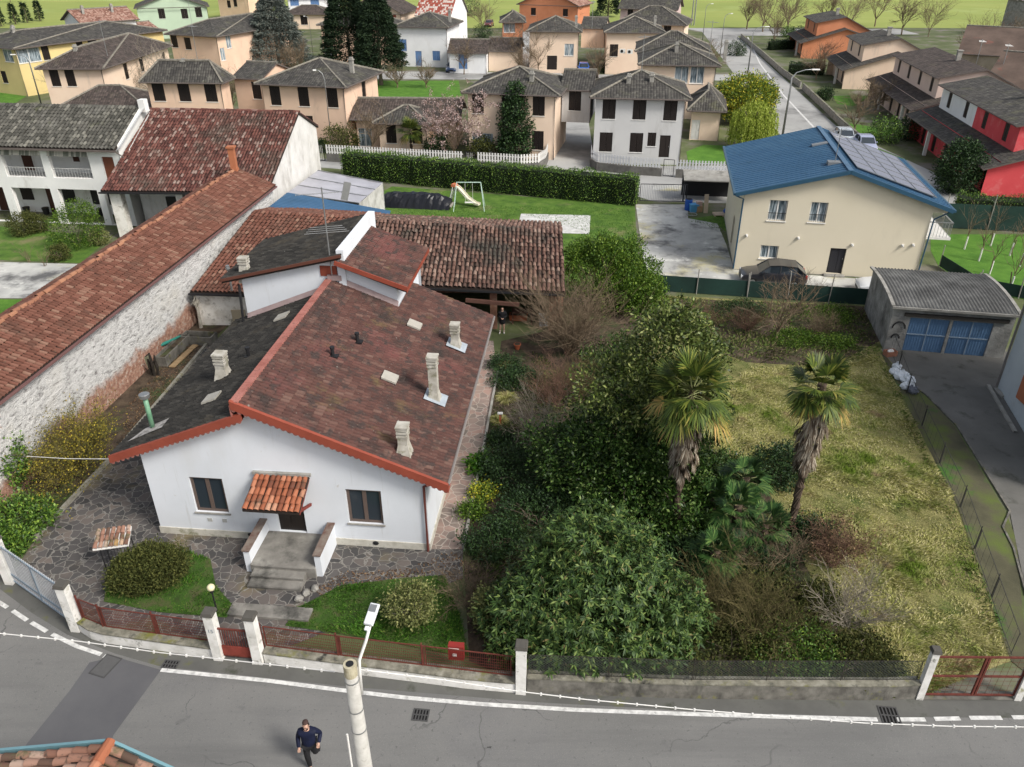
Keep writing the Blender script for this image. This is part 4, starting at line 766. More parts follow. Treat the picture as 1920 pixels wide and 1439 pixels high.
b.build('panel_frame', [M_metal], sp_)
Mc = frame((1, 0), (0, 1), (0, 0))
for w in (w1, w2, w3): put_window(ch, Mc, *w, 'glass', .2, M_white, M_curt, M_white)
for w in (w1, w2):
    b = MB()
    for k in range(8): b.box(w[0]+.05+k*.14, .03, w[2]+.02, w[0]+.065+k*.14, .045, w[2]+.5)
    b.box(w[0]+.01, .02, w[2]+.5, w[1]-.01, .05, w[2]+.53); b.build('railing', [M_black], ch)
put_window(ch, Mc, *d1, 'door', .2, pm('charcoal_door', (.03, .03, .036), 3, .4, .02))
b = MB(); b.box(d1[0]-.15, -.35, 0, d1[1]+.15, -.02, .14); b.build('step', [M_conc], ch)
for q in ([(-.6, -.3, Rz(-.6)-.15), (-.3, -.15, 5.0), (-.05, -.08, 4.9), (-.05, -.08, .1)], [(12.5, -.3, 4.8), (11.7, -.1, 4.2), (11.6, -.07, .1)]): b = MB(); b.tube(q, .052, 6); b.build('downpipe', [pm('dark_blue_trim', (.03, .085, .14))], ch)
for (u, v_) in ((1400, 441), (1497, 446), (1598, 459), (1692, 460), (1712, 459)):
    x, z = cl(u, v_); b = MB(); b.box(x-.07, -.13, z-.07, x+.07, -.0, z+.07); b.tube([(x, -.1, z), (x+.02, -.24, z-.05)], .05, 6); b.build('wall_lamp', [M_white], ch)
b = MB(); b.box(11.56, .5, 2.7, 13.2, 6, 2.85); b.build('balcony', [M_white], ch)
b = MB()
for k in range(26): b.box(13.1, .55+k*.21, 2.85, 13.12, .57+k*.21, 3.8)
for k in range(8): b.box(11.7+k*.2, .52, 2.85, 11.72+k*.2, .54, 3.8)
b.box(11.6, .5, 3.8, 13.15, .56, 3.85); b.box(13.08, .5, 3.8, 13.14, 6, 3.85); b.build('railing', [M_metal], ch)
b = MB(); b.bar((4.9, 7.2, Rz(5)+.06), (5.9, 7.2, Rz(5.9)+.06), .5, .12); b.build('skylight', [M_metal], cr)
b = MB(); p = Vector((5.55, 2.0, Rz(5.55))); b.tube([p, p+Vector((0, 0, 2.2))], .025, 6); yagi(b, p+Vector((0, 0, 2.1)), 1.2, 9, .5, .7, 0, .012); yagi(b, p+Vector((0, 0, 1.7)), .7, 5, .8, 2.0, 0, .012); b.box(5.1, 1.7, Rz(5.5)-.1, 6.0, 2.3, Rz(5.5)+.14); b.build('antenna', [M_metal], cr)
# ---------------- garage with blue doors ----------------
ga = thing('garage', 'grey concrete block garage with corrugated arched roof and two blue doors', 'garage', (20.4, 38.7, 0), math.radians(-10.5))
b = MB(); GW = 6.05; GD = 5.4
wallface(b, (0, 0), (1, 0), GW, 2.6, [(.95, 2.95, .02, 2.0), (3.1, 5.1, .02, 2.0)], .25, (0, 1), 0); wallface(b, (0, 0), (0, 1), GD, lambda s: 2.6+.14*(4*(s/GD)*(1-s/GD)), (), .1, (1, 0), 0, (1.1, 2.2, 3.3, 4.4)); wallface(b, (GW, 0), (0, 1), GD, 2.6, (), .1, (-1, 0), 0); wallface(b, (0, GD), (1, 0), GW, 2.6, (), .1, (0, -1), 0)
BLK = pm('concrete_block', [(.3, (.17, .165, .155)), (.55, (.30, .295, .28)), (.75, (.42, .41, .39))], 1.6, .95, .6, 10, over=[((.07, .07, .065), .9, .54, .7, (1, 1, .4))], bd=.05)
b.build('wall', [BLK], ga)
o = corr('roof', (-.1, -.15, 2.62), (GW+.1, -.15, 2.62), (GW+.1, GD+.15, 2.62), (-.1, GD+.15, 2.62), pm('asbestos_sheet', [(.3, (.06, .06, .058)), (.55, (.12, .12, .115)), (.75, (.2, .2, .19))], .9, .9, .3, over=[((.28, .28, .27), 2.5, .62, .75)]), 34, .035, .05, ga, 10, .2)
b = MB()
for k in range(10):
    t, q = k/10, (k+1)/10; f_ = lambda t: 2.66+.2*4*t*(1-t)
    for x in (-.1, GW+.1): b.bar((x, -.15+t*(GD+.3), f_(t)), (x, -.15+q*(GD+.3), f_(q)), .18, .1)
b.bar((-.15, -.2, 2.6), (GW+.15, -.2, 2.6), .12, .12); b.build('roof_edge', [M_conc], o)
b = MB(); b.box(.6, -.12, 2.1, GW-.3, -.01, 2.28); b.build('lintel', [pm('dark_beam', (.05, .045, .04), 2, .9, .2)], ga)
M_gdoor = pm('blue_metal_door', [(.3, (.10, .19, .33)), (.7, (.15, .26, .42))], .8, .5, .15, over=[((.07, .12, .2), 1.4, .55, .75)])
for x in (.95, 3.1):
    b = MB(); b.box(x+.01, .08, .03, x+1.99, .14, 1.99)
    for k in range(14): b.box(x+.08+k*.135, .06, .06, x+.1+k*.135, .08, 1.96)
    q = b.build('garage_door', [M_gdoor], ga); b = MB(); b.box(x+.02, .03, 1.0, x+1.98, .058, 1.06); b.box(x+.98, .03, .05, x+1.03, .058, 1.97); b.build('door_rail', [pm('pale_blue_metal', (.28, .36, .45), 2, .5, .1)], q)
# ---------------- house at right edge ----------------
kh = thing('grey_blue_house', 'pale grey blue rendered house wall at the right edge beside the driveway', 'house', (24.4, 34.5, 0), 0)
b = MB(); K = [(24.45, 34.5), (23.5, 30.5), (22.3, 25.5), (30, 24), (32, 33)]
for p, q in zip(K, K[1:]+K[:1]): b.poly([(p[0], p[1], 0), (q[0], q[1], 0), (q[0], q[1], 7.2), (p[0], p[1], 7.2)])
adopt(kh, b.build('wall', [pm('pale_blue_grey_render', [(.3, (.42, .47, .50)), (.7, (.50, .55, .58))], .5, .9, .1, over=[((.35, .37, .37), .8, .56, .8)])]))
b = MB(); roofpoly(b, [(23.9, 35.2, 7.2), (21.9, 25, 7.2), (26.5, 24, 8.6), (28.5, 34, 8.6)], .15); roofpoly(b, [(32.8, 33.5, 7.2), (30.5, 23, 7.2), (26.5, 24, 8.6), (28.5, 34, 8.6)], .15); adopt(kh, b.build('roof', [R_red]))
b = MB(); b.tube([(24.4, 34.55, 7.1), (24.4, 34.55, .1)], .06, 6); adopt(kh, b.build('downpipe', [pm('gutter_metal', (.22, .2, .19))]))
b = MB(); b.box(24.1, 33.5, 0, 24.3, 34.3, .12); b.mesh([(24.1, 34.6, 0), (23.1, 30.3, 0), (22.95, 30.35, 0), (23.95, 34.65, 0), (24.1, 34.6, .12), (23.1, 30.3, .12), (22.95, 30.35, .12), (23.95, 34.65, .12)], [(4, 5, 6, 7), (2, 3, 7, 6), (3, 0, 4, 7)]); adopt(kh, b.build('kerb', [M_conc]))
b = MB(); b.box(23.6, 31.2, 1.0, 23.9, 31.9, 2.2); adopt(kh, b.build('window', [pm('orange_shutter', (.42, .15, .08))]))
# ---------------- foreground roof, bottom left ----------------
T_near = im('mossy_near_tiles', [(0, (.09, .06, .045)), (.3, (.20, .10, .07)), (.7, (.32, .18, .13)), (.93, (.40, .30, .24)), (1, (.48, .25, .03))], .85, .2, over=[((.10, .10, .05), 2.5, .52, .66), ((.06, .05, .04), 6, .58, .7)])
nr = thing('corner_building', 'small building roof of mossy barrel tiles with teal metal edging in near corner', 'building', (-8.2, 6, 0), 0)
cx = Vector((-8.05, 10.15, 5.85)); lx = Vector((-11.3, 10.4, 5.1)); rx = Vector((-5.6, 9.5, 5.1)); back = Vector((-.75, -7, 0))
adopt(nr, tiles('roof', lx+back, lx, cx, cx+back, T_near, None, .2, .34, 1., .02, 6, .05, under=BED, th=.1), tiles('roof', rx, rx+back, cx+back, cx, T_near, None, .2, .34, 1., .02, 6, .05, under=BED, th=.1),
      ridgecaps('ridge_tiles', cx+back+Vector((0, 0, .03)), cx+Vector((0, 0, .03)), T_terra, None, .13, .42, .01))
b = MB(); u = Vector((0, .06, .03)); b.bar(lx+u, cx+u, .06, .12); b.bar(cx+u, rx+u, .06, .12); adopt(nr, b.build('metal_edging', [pm('teal_metal', (.16, .30, .34), 2, .4, .05)]))
b = MB()
pts = [(lx.x+.3, 10.0), (cx.x, 9.9), (rx.x-.3, 9.3), (rx.x-.9, 3.2), (lx.x-.4, 3.4)]
for p, q in zip(pts, pts[1:]+pts[:1]): b.poly([(*p, 0), (*q, 0), (*q, 5.0), (*p, 5.0)])
adopt(nr, b.build('wall', [M_whitedirty]))
# ---------------- background houses ----------------
def H3(label, a, b, c, ze, rise, wall, roof, **k):
    A, B = P(*a, ze), P(*b, ze)
    if isinstance(c, tuple): D = (P(*c, ze)-B).length
    else: D = c
    return house(label, A, B, D, ze, rise, wall, roof, **k)
V = 'houses of the village behind'
def F_(pts, w, h, k='shut', m=None, face='F'): return [(face, u, v, w, h, k)+((m,) if m else ()) for u, v in pts]
H3('grey two storey house with white framed dark shutters behind the picket fence', (1106, 183), (1297, 187), 9.6, 6.25, 1.8, GREYW, R_grey, group=V,
   wins=F_([(1142, 204), (1199, 206), (1257, 208), (1136, 267), (1193, 268)], 1.25, 1.85)+F_([(1246, 275)], 1.0, 2.1, 'door')+F_([(1222, 262)], .8, 1.3), chim=((3.6, 2.6, 0), (5.8, 2.9, .1)))
H3('grey upper storey wing bridging a passage between the grey and peach houses', (1049, 168), (1112, 170), 7, 6.1, 1.4, GREYW, R_grey, group=V, ridge='gx', over=.25, z0=2.9, wins=F_([(1078, 189)], 1.25, 1.85))
H3('peach house with a striped awning and tall magnolia before it', (864, 173), (1049, 180), 9.6, 6.25, 1.8, PEACH2, R_grey, group=V,
   wins=F_([(896, 195), (952, 196), (1010, 199), (1008, 264)], 1.2, 1.85)+F_([(905, 268)], 2.2, 1.9, 'glass', M_shut), chim=((6.6, 2.4, 0),))
H3('low peach house with small hipped porch beside pink blossom tree', (655, 224), (864, 226), 7, 3.0, 1.5, PEACH, R_grey2, group=V, ridge='gx', wins=F_([(685, 258)], 1.4, 1.9, 'glass', M_white)+F_([(735, 240), (830, 255)], 1.1, 1.6))
H3('small hip roofed peach extension with one dark shutter behind short palm', (697, 231), (806, 234), 5.5, 2.9, 1.3, PEACH2, R_grey, group=V, wins=F_([(733, 248), (782, 250)], 1.1, 1.9))
H3('peach house with three dark shutters above the white gable wall', (476, 157), (648, 164), (702, 134), 6.25, 1.9, PEACH, R_grey, group=V, wins=F_([(516, 180), (569, 182), (623, 184), (578, 235)], 1.2, 1.9)+[('R', 682, 163, 1.1, 1.8, 'shut')], chim=((8.6, 5.5, .2),))
H3('peach linking wing with one dark shutter between two hipped peach houses', (432, 146), (490, 149), 7, 6.0, 1.2, PEACH, R_grey, group=V, ridge='gx', over=.25, wins=F_([(481, 170)], 1.1, 1.8))
H3('hipped peach house with bare pale trees growing in front', (260, 154), (417, 156), (449, 146), 6.2, 1.9, PEACH, R_grey, group=V, wins=F_([(297, 172), (345, 173), (395, 174)], 1.3, 1.8), chim=((4.4, 1.8, .2),))
H3('low dark roofed house with blue strip behind the grey farmhouse roof', (95, 208), (278, 206), 8, 3.0, 1.9, PEACH, R_grey2, group=V)
H3('long pale peach house with dark hipped roof left of the village lawn', (65, 129), (193, 129), (346, 85), 6.2, 1.9, PEACH2, R_grey2, group=V, wins=F_([(103, 147), (132, 147)], 1.1, 1.8)+[('R', 237, 134, 1.1, 1.8, 'shut'), ('R', 266, 121, 1.1, 1.7, 'shut'), ('R', 308, 111, 1.1, 1.7, 'shut')], chim=((3.6, 3.2, .3),))
H3('peach house with open brown shutters left of the blue grey spruce', (307, 64), (406, 69), (495, 43), 6.2, 1.8, PEACH, R_grey, group=V, wins=F_([(324, 78), (352, 82)], 1.2, 1.7)+[('R', 428, 74, 1.2, 1.8, 'glass', M_shut), ('R', 478, 60, 1.1, 1.8, 'glass', M_shut), ('R', 418, 102, 1.1, 1.8, 'glass', M_shut)])
H3('yellow house with low hipped roof and dark windows at upper left', (-80, 82), (24, 92), (187, 53), 6.2, 1.5, YELLOW, R_grey, group=V, wins=[('F', 15, 105, 2.0, 1.6, 'glass', M_shut), ('F', 8, 145, 1.2, 1.6, 'shut'), ('R', 48, 105, 3.4, 1.8, 'glass', M_shut), ('R', 85, 96, 1.1, 1.8, 'shut'), ('R', 148, 80, 1.1, 1.8, 'shut'), ('R', 171, 70, 1.6, 1.7, 'shut')], chim=((2.5, 7, .4), (5.5, 5, .4)))
H3('pale house with stepped pinkish roofs and white chimneys near the field', (150, 44), (262, 36), 9, 6.2, 1.8, WHITEW, R_red, group=V, ridge='gx', chim=((2, 3, .7), (7, 3, .7)), wins=F_([(200, 55), (225, 52)], 1.2, 1.6))
H3('low annexe with pinkish roof below the stepped roofed pale house', (200, 68), (305, 58), 8, 4.0, 1.4, WHITEW, R_red, group=V, ridge='gx')
H3('pale green house with broad gable at the edge of the field', (250, 16), (392, 12), 12, 6.0, 2.6, GREENW, R_grey, group=V, ridge='gy', wins=F_([(303, 26), (346, 26), (372, 22)], 1.3, 1.9))
H3('peach house near the field behind the green house', (400, -14), (463, -12), 10, 6.2, 1.8, PEACH, R_grey2, group=V, wins=F_([(429, 8), (441, 6)], 1.1, 1.7))
H3('white house with pale balcony and dark canopy roof behind the spruce', (535, -4), (640, -6), 9, 6.2, 1.8, WHITEW, R_grey2, group=V, wins=F_([(552, 4), (590, 3)], 2.0, 1.6, 'shut', M_blue), ridge='gx')
H3('single storey grey roofed porch house just right of the spruce', (527, 27), (620, 27), 8, 3.2, 1.6, PEACH2, R_grey2, group=V, wins=F_([(570, 38)], 1.6, 2))
H3('peach house partly hidden behind two dark conifers', (593, 47), (735, 49), 8, 6.2, 1.7, PEACH, R_grey, group=V, wins=F_([(612, 98)], 1.3, 1.7, 'glass', M_shut))
H3('pale peach gabled house behind the conifers with rust shutters', (640, 24), (754, 26), 12, 6, 3, PEACH2, R_grey2, group=V, ridge='gy', wins=F_([(736, 35)], 1.5, 1.3, 'shut', pm('rust_shutter', (.25, .06, .035))))
H3('white house with red and white chequered tile roof near the field', (777, 29), (845, 31), 10, 6, 4.5, WHITEW, R_check, group=V, ridge='gx', over=.3)
H3('white house with light blue shutters facing the village lawn', (736, 50), (841, 52), (861, 40), 6.2, 1.8, WHITEW, R_grey, group=V, sh=M_blue, wins=F_([(754, 85)], 1.4, 1.8)+F_([(785, 110)], 1.1, 2.3, 'door', M_blue)+F_([(818, 105)], 1.3, 1.5), chim=((8.5, 5, .5),))
H3('low white outbuilding with blue door behind the dark blue car', (838, 99), (914, 100), 7, 3.1, 1.6, WHITEW, R_grey2, group=V, ridge='gx', over=.3, wins=F_([(868, 116)], 1.4, 2.2, 'door', M_blue))
H3('low peach outbuilding behind a bare tree right of the white outbuilding', (912, 96), (975, 97), 7, 3.1, 1.6, PEACH2, R_grey2, group=V, ridge='gx', over=.3)
H3('peach house with red awning above the parked bright blue car', (986, 59), (1091, 60), 9.5, 6.2, 1.8, PEACH2, R_grey, group=V, wins=F_([(1067, 94)], 1.5, 1.8, 'glass', M_shut)+F_([(1035, 118)], 1.6, 2.1, 'door'), chim=((7.8, 2.8, .3),))
H3('peach upper wing bridging a carport above the bright blue car', (1088, 53), (1136, 54), 8, 6.0, 1.3, PEACH2, R_grey, group=V, ridge='gx', over=.2, z0=3.0)
H3('peach house with two air conditioners beyond the green garden fence', (1132, 61), (1250, 62), 9.5, 6.2, 1.9, PEACH2, R_grey, group=V, wins=F_([(1151, 95)], 1.3, 1.8), chim=((8, 2.8, .3),))
H3('rear peach house with hipped roof just behind the curtained windows', (1190, 96), (1335, 99), 9, 6.2, 2.0, PEACH2, R_grey, group=V)
H3('peach house with curtained windows between open shutters', (1196, 121), (1352, 124), 9.5, 6.2, 1.9, PEACH2, R_grey, group=V, wins=F_([(1278, 138), (1307, 141)], 1.6, 1.9, 'glass', M_shut), chim=((4.5, 2.8, .3), (10.5, 5, .4)))
H3('low beige annexe with lean dark roof right of the grey house', (1288, 207), (1362, 210), 8.5, 3.2, 1.8, PEACH2, R_grey, group=V, wins=F_([(1302, 255)], .9, 2.1, 'door', M_white))
H3('terracotta orange house with grey porch roof near far junction', (936, 42), (986, 42), 9, 6.2, 1.4, ORANGE, R_grey, group=V, wins=F_([(955, 52)], 2, 1.5, 'glass', M_white))
H3('terracotta orange gabled house with pale roof edge before the field', (968, 8), (1086, 12), 10, 5.6, 3.2, ORANGE, R_red, group=V, ridge='gy', wins=F_([(1000, 22), (1060, 24)], 1.2, 1.5))
H3('grey hipped roof house beside the far end of the street', (1152, 44), (1288, 48), 10, 6.2, 2.4, PEACH2, R_grey, group=V, wins=F_([(1251, 60)], 1.2, 1.8))
H3('pinkish house with dark roof against the field at top centre', (1158, 16), (1272, 19), 10, 5.2, 2.2, pm('pink_render', (.55, .42, .40), .3, .9), R_grey, group=V, wins=F_([(1182, 22), (1250, 25)], 1.2, 1.4), ridge='gx')
# fittings on the near background houses
# houses of the right hand row: broad low roof and an upper box rising out of it
def row_house(label, nl, fl_, Wd, wall, roof, up_walls, n_up, porch=None, low=PEACH2, z1=2.6):
    N_, F2 = Vector(nl), Vector(fl_); D = (F2-N_).length; a = math.atan2(F2.y-N_.y, F2.x-N_.x)-math.pi/2
    root = thing('house', label, 'house', (N_.x, N_.y, 0), a, 'houses along the right side of the street'); rise = Wd/2*.32; rb = MB()
    roofpoly(rb, [(0, D, z1), (0, 0, z1), (Wd/2, 0, z1+rise), (Wd/2, D, z1+rise)], .14, 0, 1); roofpoly(rb, [(Wd, 0, z1), (Wd, D, z1), (Wd/2, D, z1+rise), (Wd/2, 0, z1+rise)], .14, 0, 1)
    rb.build('roof', [roof, TRIM], root)
    o = .5; tp_ = lambda s: z1-.04+rise*(1-abs(s+o-Wd/2)/(Wd/2)); b = MB()
    wallface(b, (o, o), (1, 0), Wd-2*o, tp_, (), .1, (0, 1), 0, (Wd/2-o,)); wallface(b, (o, D-o), (1, 0), Wd-2*o, tp_, (), .1, (0, -1), 0, (Wd/2-o,))
    wallface(b, (Wd-o, o), (0, 1), D-2*o, z1, (), .1, (-1, 0)); k = max(2, int(D/3.6)); hs_ = []
    wallface(b, (o+.9, o), (0, 1), D-2*o, z1+.5, [(1.5+i*3.6, 2.6+i*3.6, .05, 2.2) for i in range(k) if 2.6+i*3.6 < D-1.5], .2, (1, 0)); b.build('wall', [wall], root)
    for i in range(k):
        if 2.6+i*3.6 < D-1.5: put_window(root, frame((0, 1), (1, 0), (o+.9, o)), 1.5+i*3.6, 2.6+i*3.6, .05, 2.2, 'shut', .15)
        if i % 3 == 1: q = MB(); q.box(.1, o+.02+i*(D-2*o)/k, 0, .4, o+.3+i*(D-2*o)/k, z1-.1); q.build('pillar', [M_white], root)
    x0, x1, y0, y1 = 2.9, Wd*.5, 2.4, D-.8; m_ = len(up_walls); zt = 5.75; rr = .9
    for i, mt in enumerate(up_walls):
        ya, yb = y0+(y1-y0)*i/m_, y0+(y1-y0)*(i+1)/m_; b = MB(); nn = n_up//m_; st = (yb-ya)/nn; wn = [(st*(j+.5)-.5, st*(j+.5)+.5, 3.9, 5.4) for j in range(nn)]
        wallface(b, (x0, ya), (0, 1), yb-ya, zt, wn, .12, (1, 0), 3.3)
        if i == 0: wallface(b, (x0, ya), (1, 0), x1-x0, lambda s: zt+rr*s/(x1-x0), (), .1, (0, 1), 3.3)
        if i == m_-1: wallface(b, (x0, yb), (1, 0), x1-x0, lambda s: zt+rr*s/(x1-x0), (), .1, (0, -1), 3.3)
        b.poly([(x1, ya if i == 0 else yb, 3), (x1, ya if i == 0 else yb, zt+rr), (Wd-.6, ya if i == 0 else yb, z1+.7), (Wd-.6, ya if i == 0 else yb, z1)]); w_ = b.build('upper_wall', [mt], root)
        for q in wn: put_window(root, frame((0, 1), (1, 0), (x0, ya)), *q, 'shut', .1)
    rb = MB(); roofpoly(rb, [(x0-.45, y1+.4, zt+.02), (x0-.45, y0-.4, zt+.02), (x1, y0-.4, zt+rr+.12), (x1, y1+.4, zt+rr+.12)], .14, 0, 1)
    roofpoly(rb, [(Wd-.1, y0-.4, z1+.6), (Wd-.1, y1+.4, z1+.6), (x1, y1+.4, zt+rr+.12), (x1, y0-.4, zt+rr+.12)], .14, 0, 1); q = rb.build('upper_roof', [roof, TRIM], root)
    b = MB(); b.box(x1-.9, D*.45, zt+.5, x1-.4, D*.45+.5, zt+rr+1.0); b.box(x1-.98, D*.45-.08, zt+rr+1.0, x1-.32, D*.45+.58, zt+rr+1.1); b.build('chimney', [M_conc], q)
    b = MB(); b.tube([(x0-.5, y0-.4, zt-.05), (x0-.5, y1+.4, zt-.05)], .06, 6); b.build('gutter', [TRIM], q)
    b = MB(); b.tube([(-.05, 0, z1-.06), (-.05, D, z1-.06)], .06, 6); b.build('gutter', [TRIM], root)
    return root
row_house('red and white terraced house with grey tile roofs at the right', (39.6, 66.6, 0), (43.0, 89.6, 0), 14, RED, R_grey, [RED, WHITEW], 4)
row_house('pale pink house with four dark upper shutters behind the red one', (44.4, 91.4, 0), (47.8, 113.0, 0), 15, pm('pale_pink_render', (.66, .52, .45), .3, .9, .05), R_grey2, [pm('pale_pink_render', (.66, .52, .45))], 4)
row_house('plain peach house with blank side wall halfway along the street', (47.2, 120.4, 0), (49.6, 134.5, 0), 15, PEACH2, R_grey, [PEACH2], 2)
row_house('orange house with dark roofs at far end of the street', (51.2, 152, 0), (53.4, 167, 0), 15, ORANGE, R_grey, [ORANGE], 2)
# ivy grown farmstead and round tower, upper right
of = H3('old farm building with weathered brown roof beyond the right row', (1795, 100), (1960, 110), 16, 4.5, 3, pm('old_stone', [(.3, (.20, .17, .13)), (.7, (.34, .30, .24))], .6, .95, .4), pm('brown_old_roof', [(.3, (.07, .05, .04)), (.7, (.14, .10, .08))], .4, .95, .5, over=[((.22, .08, .06), .5, .6, .75)]), ridge='gx', cat='barn', name='farm_building', over=.2)
H3('long ruined farm wing with brown walls behind the red house', (1840, 160), (1990, 175), 14, 4.5, 3, pm('old_stone', (.3, .27, .2)), pm('brown_old_roof', (.1, .1, .1)), ridge='gx', cat='barn', name='farm_building', over=.2)
tw = thing('round_tower', 'round pale concrete tank tower with notched rim beside the field', 'tower', (112, 186, 0))
b = MB(); b.tube([(0, 0, 0), (0, 0, 7), (0, 0, 7.2)], [6, 6, 6.3], 32); b.build('drum', [M_conc], tw, False)
b = MB()
for k in range(32):
    a = 2*math.pi*k/32; M_ = Matrix.Rotation(a, 4, 'Z'); b.box(5.9, -.35, 7.2, 6.3, .35, 7.9, 0, M_)
b.build('rim', [M_conc], tw)
# ---------------- fences, gates, posts ----------------
M_moss = pm('mossy_wall_top', [(.3, (.10, .10, .08)), (.5, (.20, .19, .15)), (.75, (.33, .32, .27))], 3, .95, .6, 18, over=[((.16, .16, .04), 1.6, .54, .68), ((.03, .03, .027), 2.5, .54, .68)])
M_mossw = pm('flaking_white_wall', [(.3, (.55, .54, .50)), (.55, (.74, .73, .70)), (.75, (.80, .79, .77))], 2, .95, .5, 18, over=[((.12, .12, .09), 1.6, .60, .70), ((.25, .24, .12), 1, .6, .72)])
def gpost(label, u, v, h=2.05, w=.3, lean=0, m=None, cap=True, grp='white gate posts'):
    p = P(u, v); t = thing('gate_post', label, 'gate post', p, AX, grp); b = MB(); b.box(-w/2, -w/2, 0, w/2, w/2, h-.12); q = b.build('shaft', [m or M_mossw], t)
    b = MB(); b.box(-w/2-.04, -w/2-.04, h-.118, w/2+.04, w/2+.04, h, 0, None, .03); b.build('cap', [pm('dark_stone_cap', (.09, .085, .075), 3, .95, .5)], t)
    if lean: t.rotation_euler = (0, lean, AX)
    return p
pL1 = gpost('white post at far left end of grey blue sliding gate', 22, 1092)
pL2 = gpost('white post between the grey blue gate and the curved front wall', 146, 1180)
pA = gpost('white post with house number left of the small red gate', 413, 1233)
pB = gpost('white post right of the small red gate', 487, 1240)
pC = gpost('white post where red fence ends and chain link fence begins', 977, 1296)
pD = gpost('pale leaning post left of the red field gate', 1722, 1308, 2.1, .2)
pE = gpost('pale post right of the red field gate at image edge', 1905, 1310, 2.1, .2)
def lowwall(name, label, pts, h, w, m, mt, cat='wall', grp=None):
    t = thing(name, label, cat, pts[0], 0, grp); b = MB(); c = MB(); o = pts[0]
    for i, (p, q) in enumerate(zip(pts, pts[1:])):
        d = (q-p).normalized(); s = Vector((-d.y, d.x, 0))*w; p_, q_ = p-o, q-o
        H_ = lambda v, z: (v.x, v.y, z)
        b.poly([H_(p_, 0), H_(q_, 0), H_(q_, h), H_(p_, h)]); b.poly([H_(p_+s, 0), H_(q_+s, 0), H_(q_+s, h), H_(p_+s, h)])
        if i == 0: b.poly([H_(p_, 0), H_(p_, h), H_(p_+s, h), H_(p_+s, 0)])
        if i == len(pts)-2: b.poly([H_(q_, 0), H_(q_, h), H_(q_+s, h), H_(q_+s, 0)])
        e = Vector((-d.y, d.x, 0))*.03; k = 4
        for j in range(k):
            u0, u1 = p_.lerp(q_, j/k), p_.lerp(q_, (j+1)/k); c.poly([H_(u0-e, h), H_(u1-e, h), H_(u1-e, h+.05), H_(u0-e, h+.05)]); c.poly([H_(u0-e, h+.05), H_(u1-e, h+.05), H_(u1+s+e, h+.06), H_(u0+s+e, h+.06)]); c.poly([H_(u0+s+e, h), H_(u1+s+e, h), H_(u1+s+e, h+.06), H_(u0+s+e, h+.06)])
    b.build('wall', [m], t); c.build('coping', [mt], t); return t
def between(*px): return [P(u, v) for u, v in px]
w1_ = between((152, 1186), (172, 1199), (200, 1207), (300, 1221), (402, 1235)); lowwall('garden_wall', 'low curved white wall under left stretch of red fence', w1_, .42, .36, M_mossw, M_moss, grp='front garden walls')
w2_ = between((497, 1243), (640, 1262), (760, 1277), (860, 1290)); w2b = between((866, 1291), (920, 1296), (966, 1300)); 
lowwall('garden_wall', 'low white wall under right stretch of red fence', w2_+w2b, .42, .36, M_mossw, M_moss, grp='front garden walls')
w3_ = between((988, 1299), (1150, 1306), (1300, 1311), (1500, 1313), (1660, 1314), (1716, 1311)); lowwall('garden_wall', 'long stained concrete wall with yellow moss under the chain link fence', w3_, .62, .25, M_concold, M_moss, grp='front garden walls')
M_wire = pm('red_wire_mesh', (.15, .035, .025), 4, .8, .1); M_wireg = pm('grey_green_wire', (.10, .11, .10), 4, .8, .1)
def meshfence(name, label, pts, z0, z1, mesh_m, frame_m, step=.07, r=.006, post=2.2, cat='fence', diag=False, grp=None, off=.18, horiz=.0, fb=.03):
    """each bay a part, each post a part"""
    t = thing(name, label, cat, pts[0], 0, grp); o = pts[0]
    for p, q in zip(pts, pts[1:]):
        d = (q-p); l = d.length; d.normalize(); s = Vector((-d.y, d.x, 0))*off; nb = max(1, round(l/post))
        for k in range(nb):
            a, c = p-o+s+d*(l*k/nb), p-o+s+d*(l*(k+1)/nb); b = MB(); ll = (c-a).length
            if diag:
                hh = z1-z0; n_ = int((ll+hh)/step)
                for i in range(n_):
                    x = -hh+i*step; xa, xb = max(x, 0), min(x+hh, ll)
                    if xb > xa:
                        b.tube([a+d*xa+Vector((0, 0, z0+xa-x)), a+d*xb+Vector((0, 0, z0+xb-x))], r, 3, cap=False); b.tube([a+d*xa+Vector((0, 0, z1-xa+x)), a+d*xb+Vector((0, 0, z1-xb+x))], r, 3, cap=False)
            else:
                n_ = int(ll/step)
                for i in range(n_): x = (i+.5)*step; b.tube([a+d*x+Vector((0, 0, z0)), a+d*x+Vector((0, 0, z1))], r, 3, cap=False)
                if horiz:
                    for i in range(int((z1-z0)/horiz)): b.tube([a+Vector((0, 0, z0+i*horiz)), c+Vector((0, 0, z0+i*horiz))], r, 3, cap=False)
            b.build('mesh_panel', [mesh_m], t)
            b = MB(); b.bar(a+Vector((0, 0, z1)), c+Vector((0, 0, z1)), fb, fb); b.bar(a+Vector((0, 0, z0)), c+Vector((0, 0, z0)), fb, fb); b.bar(a+Vector((0, 0, z0-.0)), a+Vector((0, 0, z1)), fb, fb); b.bar(c-d*.06+Vector((0, 0, z0)), c-d*.06+Vector((0, 0, z1)), fb, fb); b.build('frame', [frame_m], t)
            b = MB(); b.bar(a-d*.1+Vector((0, 0, z0-.12)), a-d*.1+Vector((0, 0, z1+.12)), fb*1.4, fb*1.4); b.build('post', [frame_m], t)
    return t
meshfence('fence', 'rust red wire mesh fence on the curved wall left of small gate', between((158, 1186), (200, 1203), (402, 1231)), .5, 1.32, M_wire, M_rust, .06, .007, 2.2, grp='red front fences', horiz=.12)
meshfence('fence', 'rust red wire mesh fence on the wall right of small gate', between((500, 1239), (640, 1258), (960, 1297)), .5, 1.32, M_wire, M_rust, .06, .007, 2.4, grp='red front fences', horiz=.12)
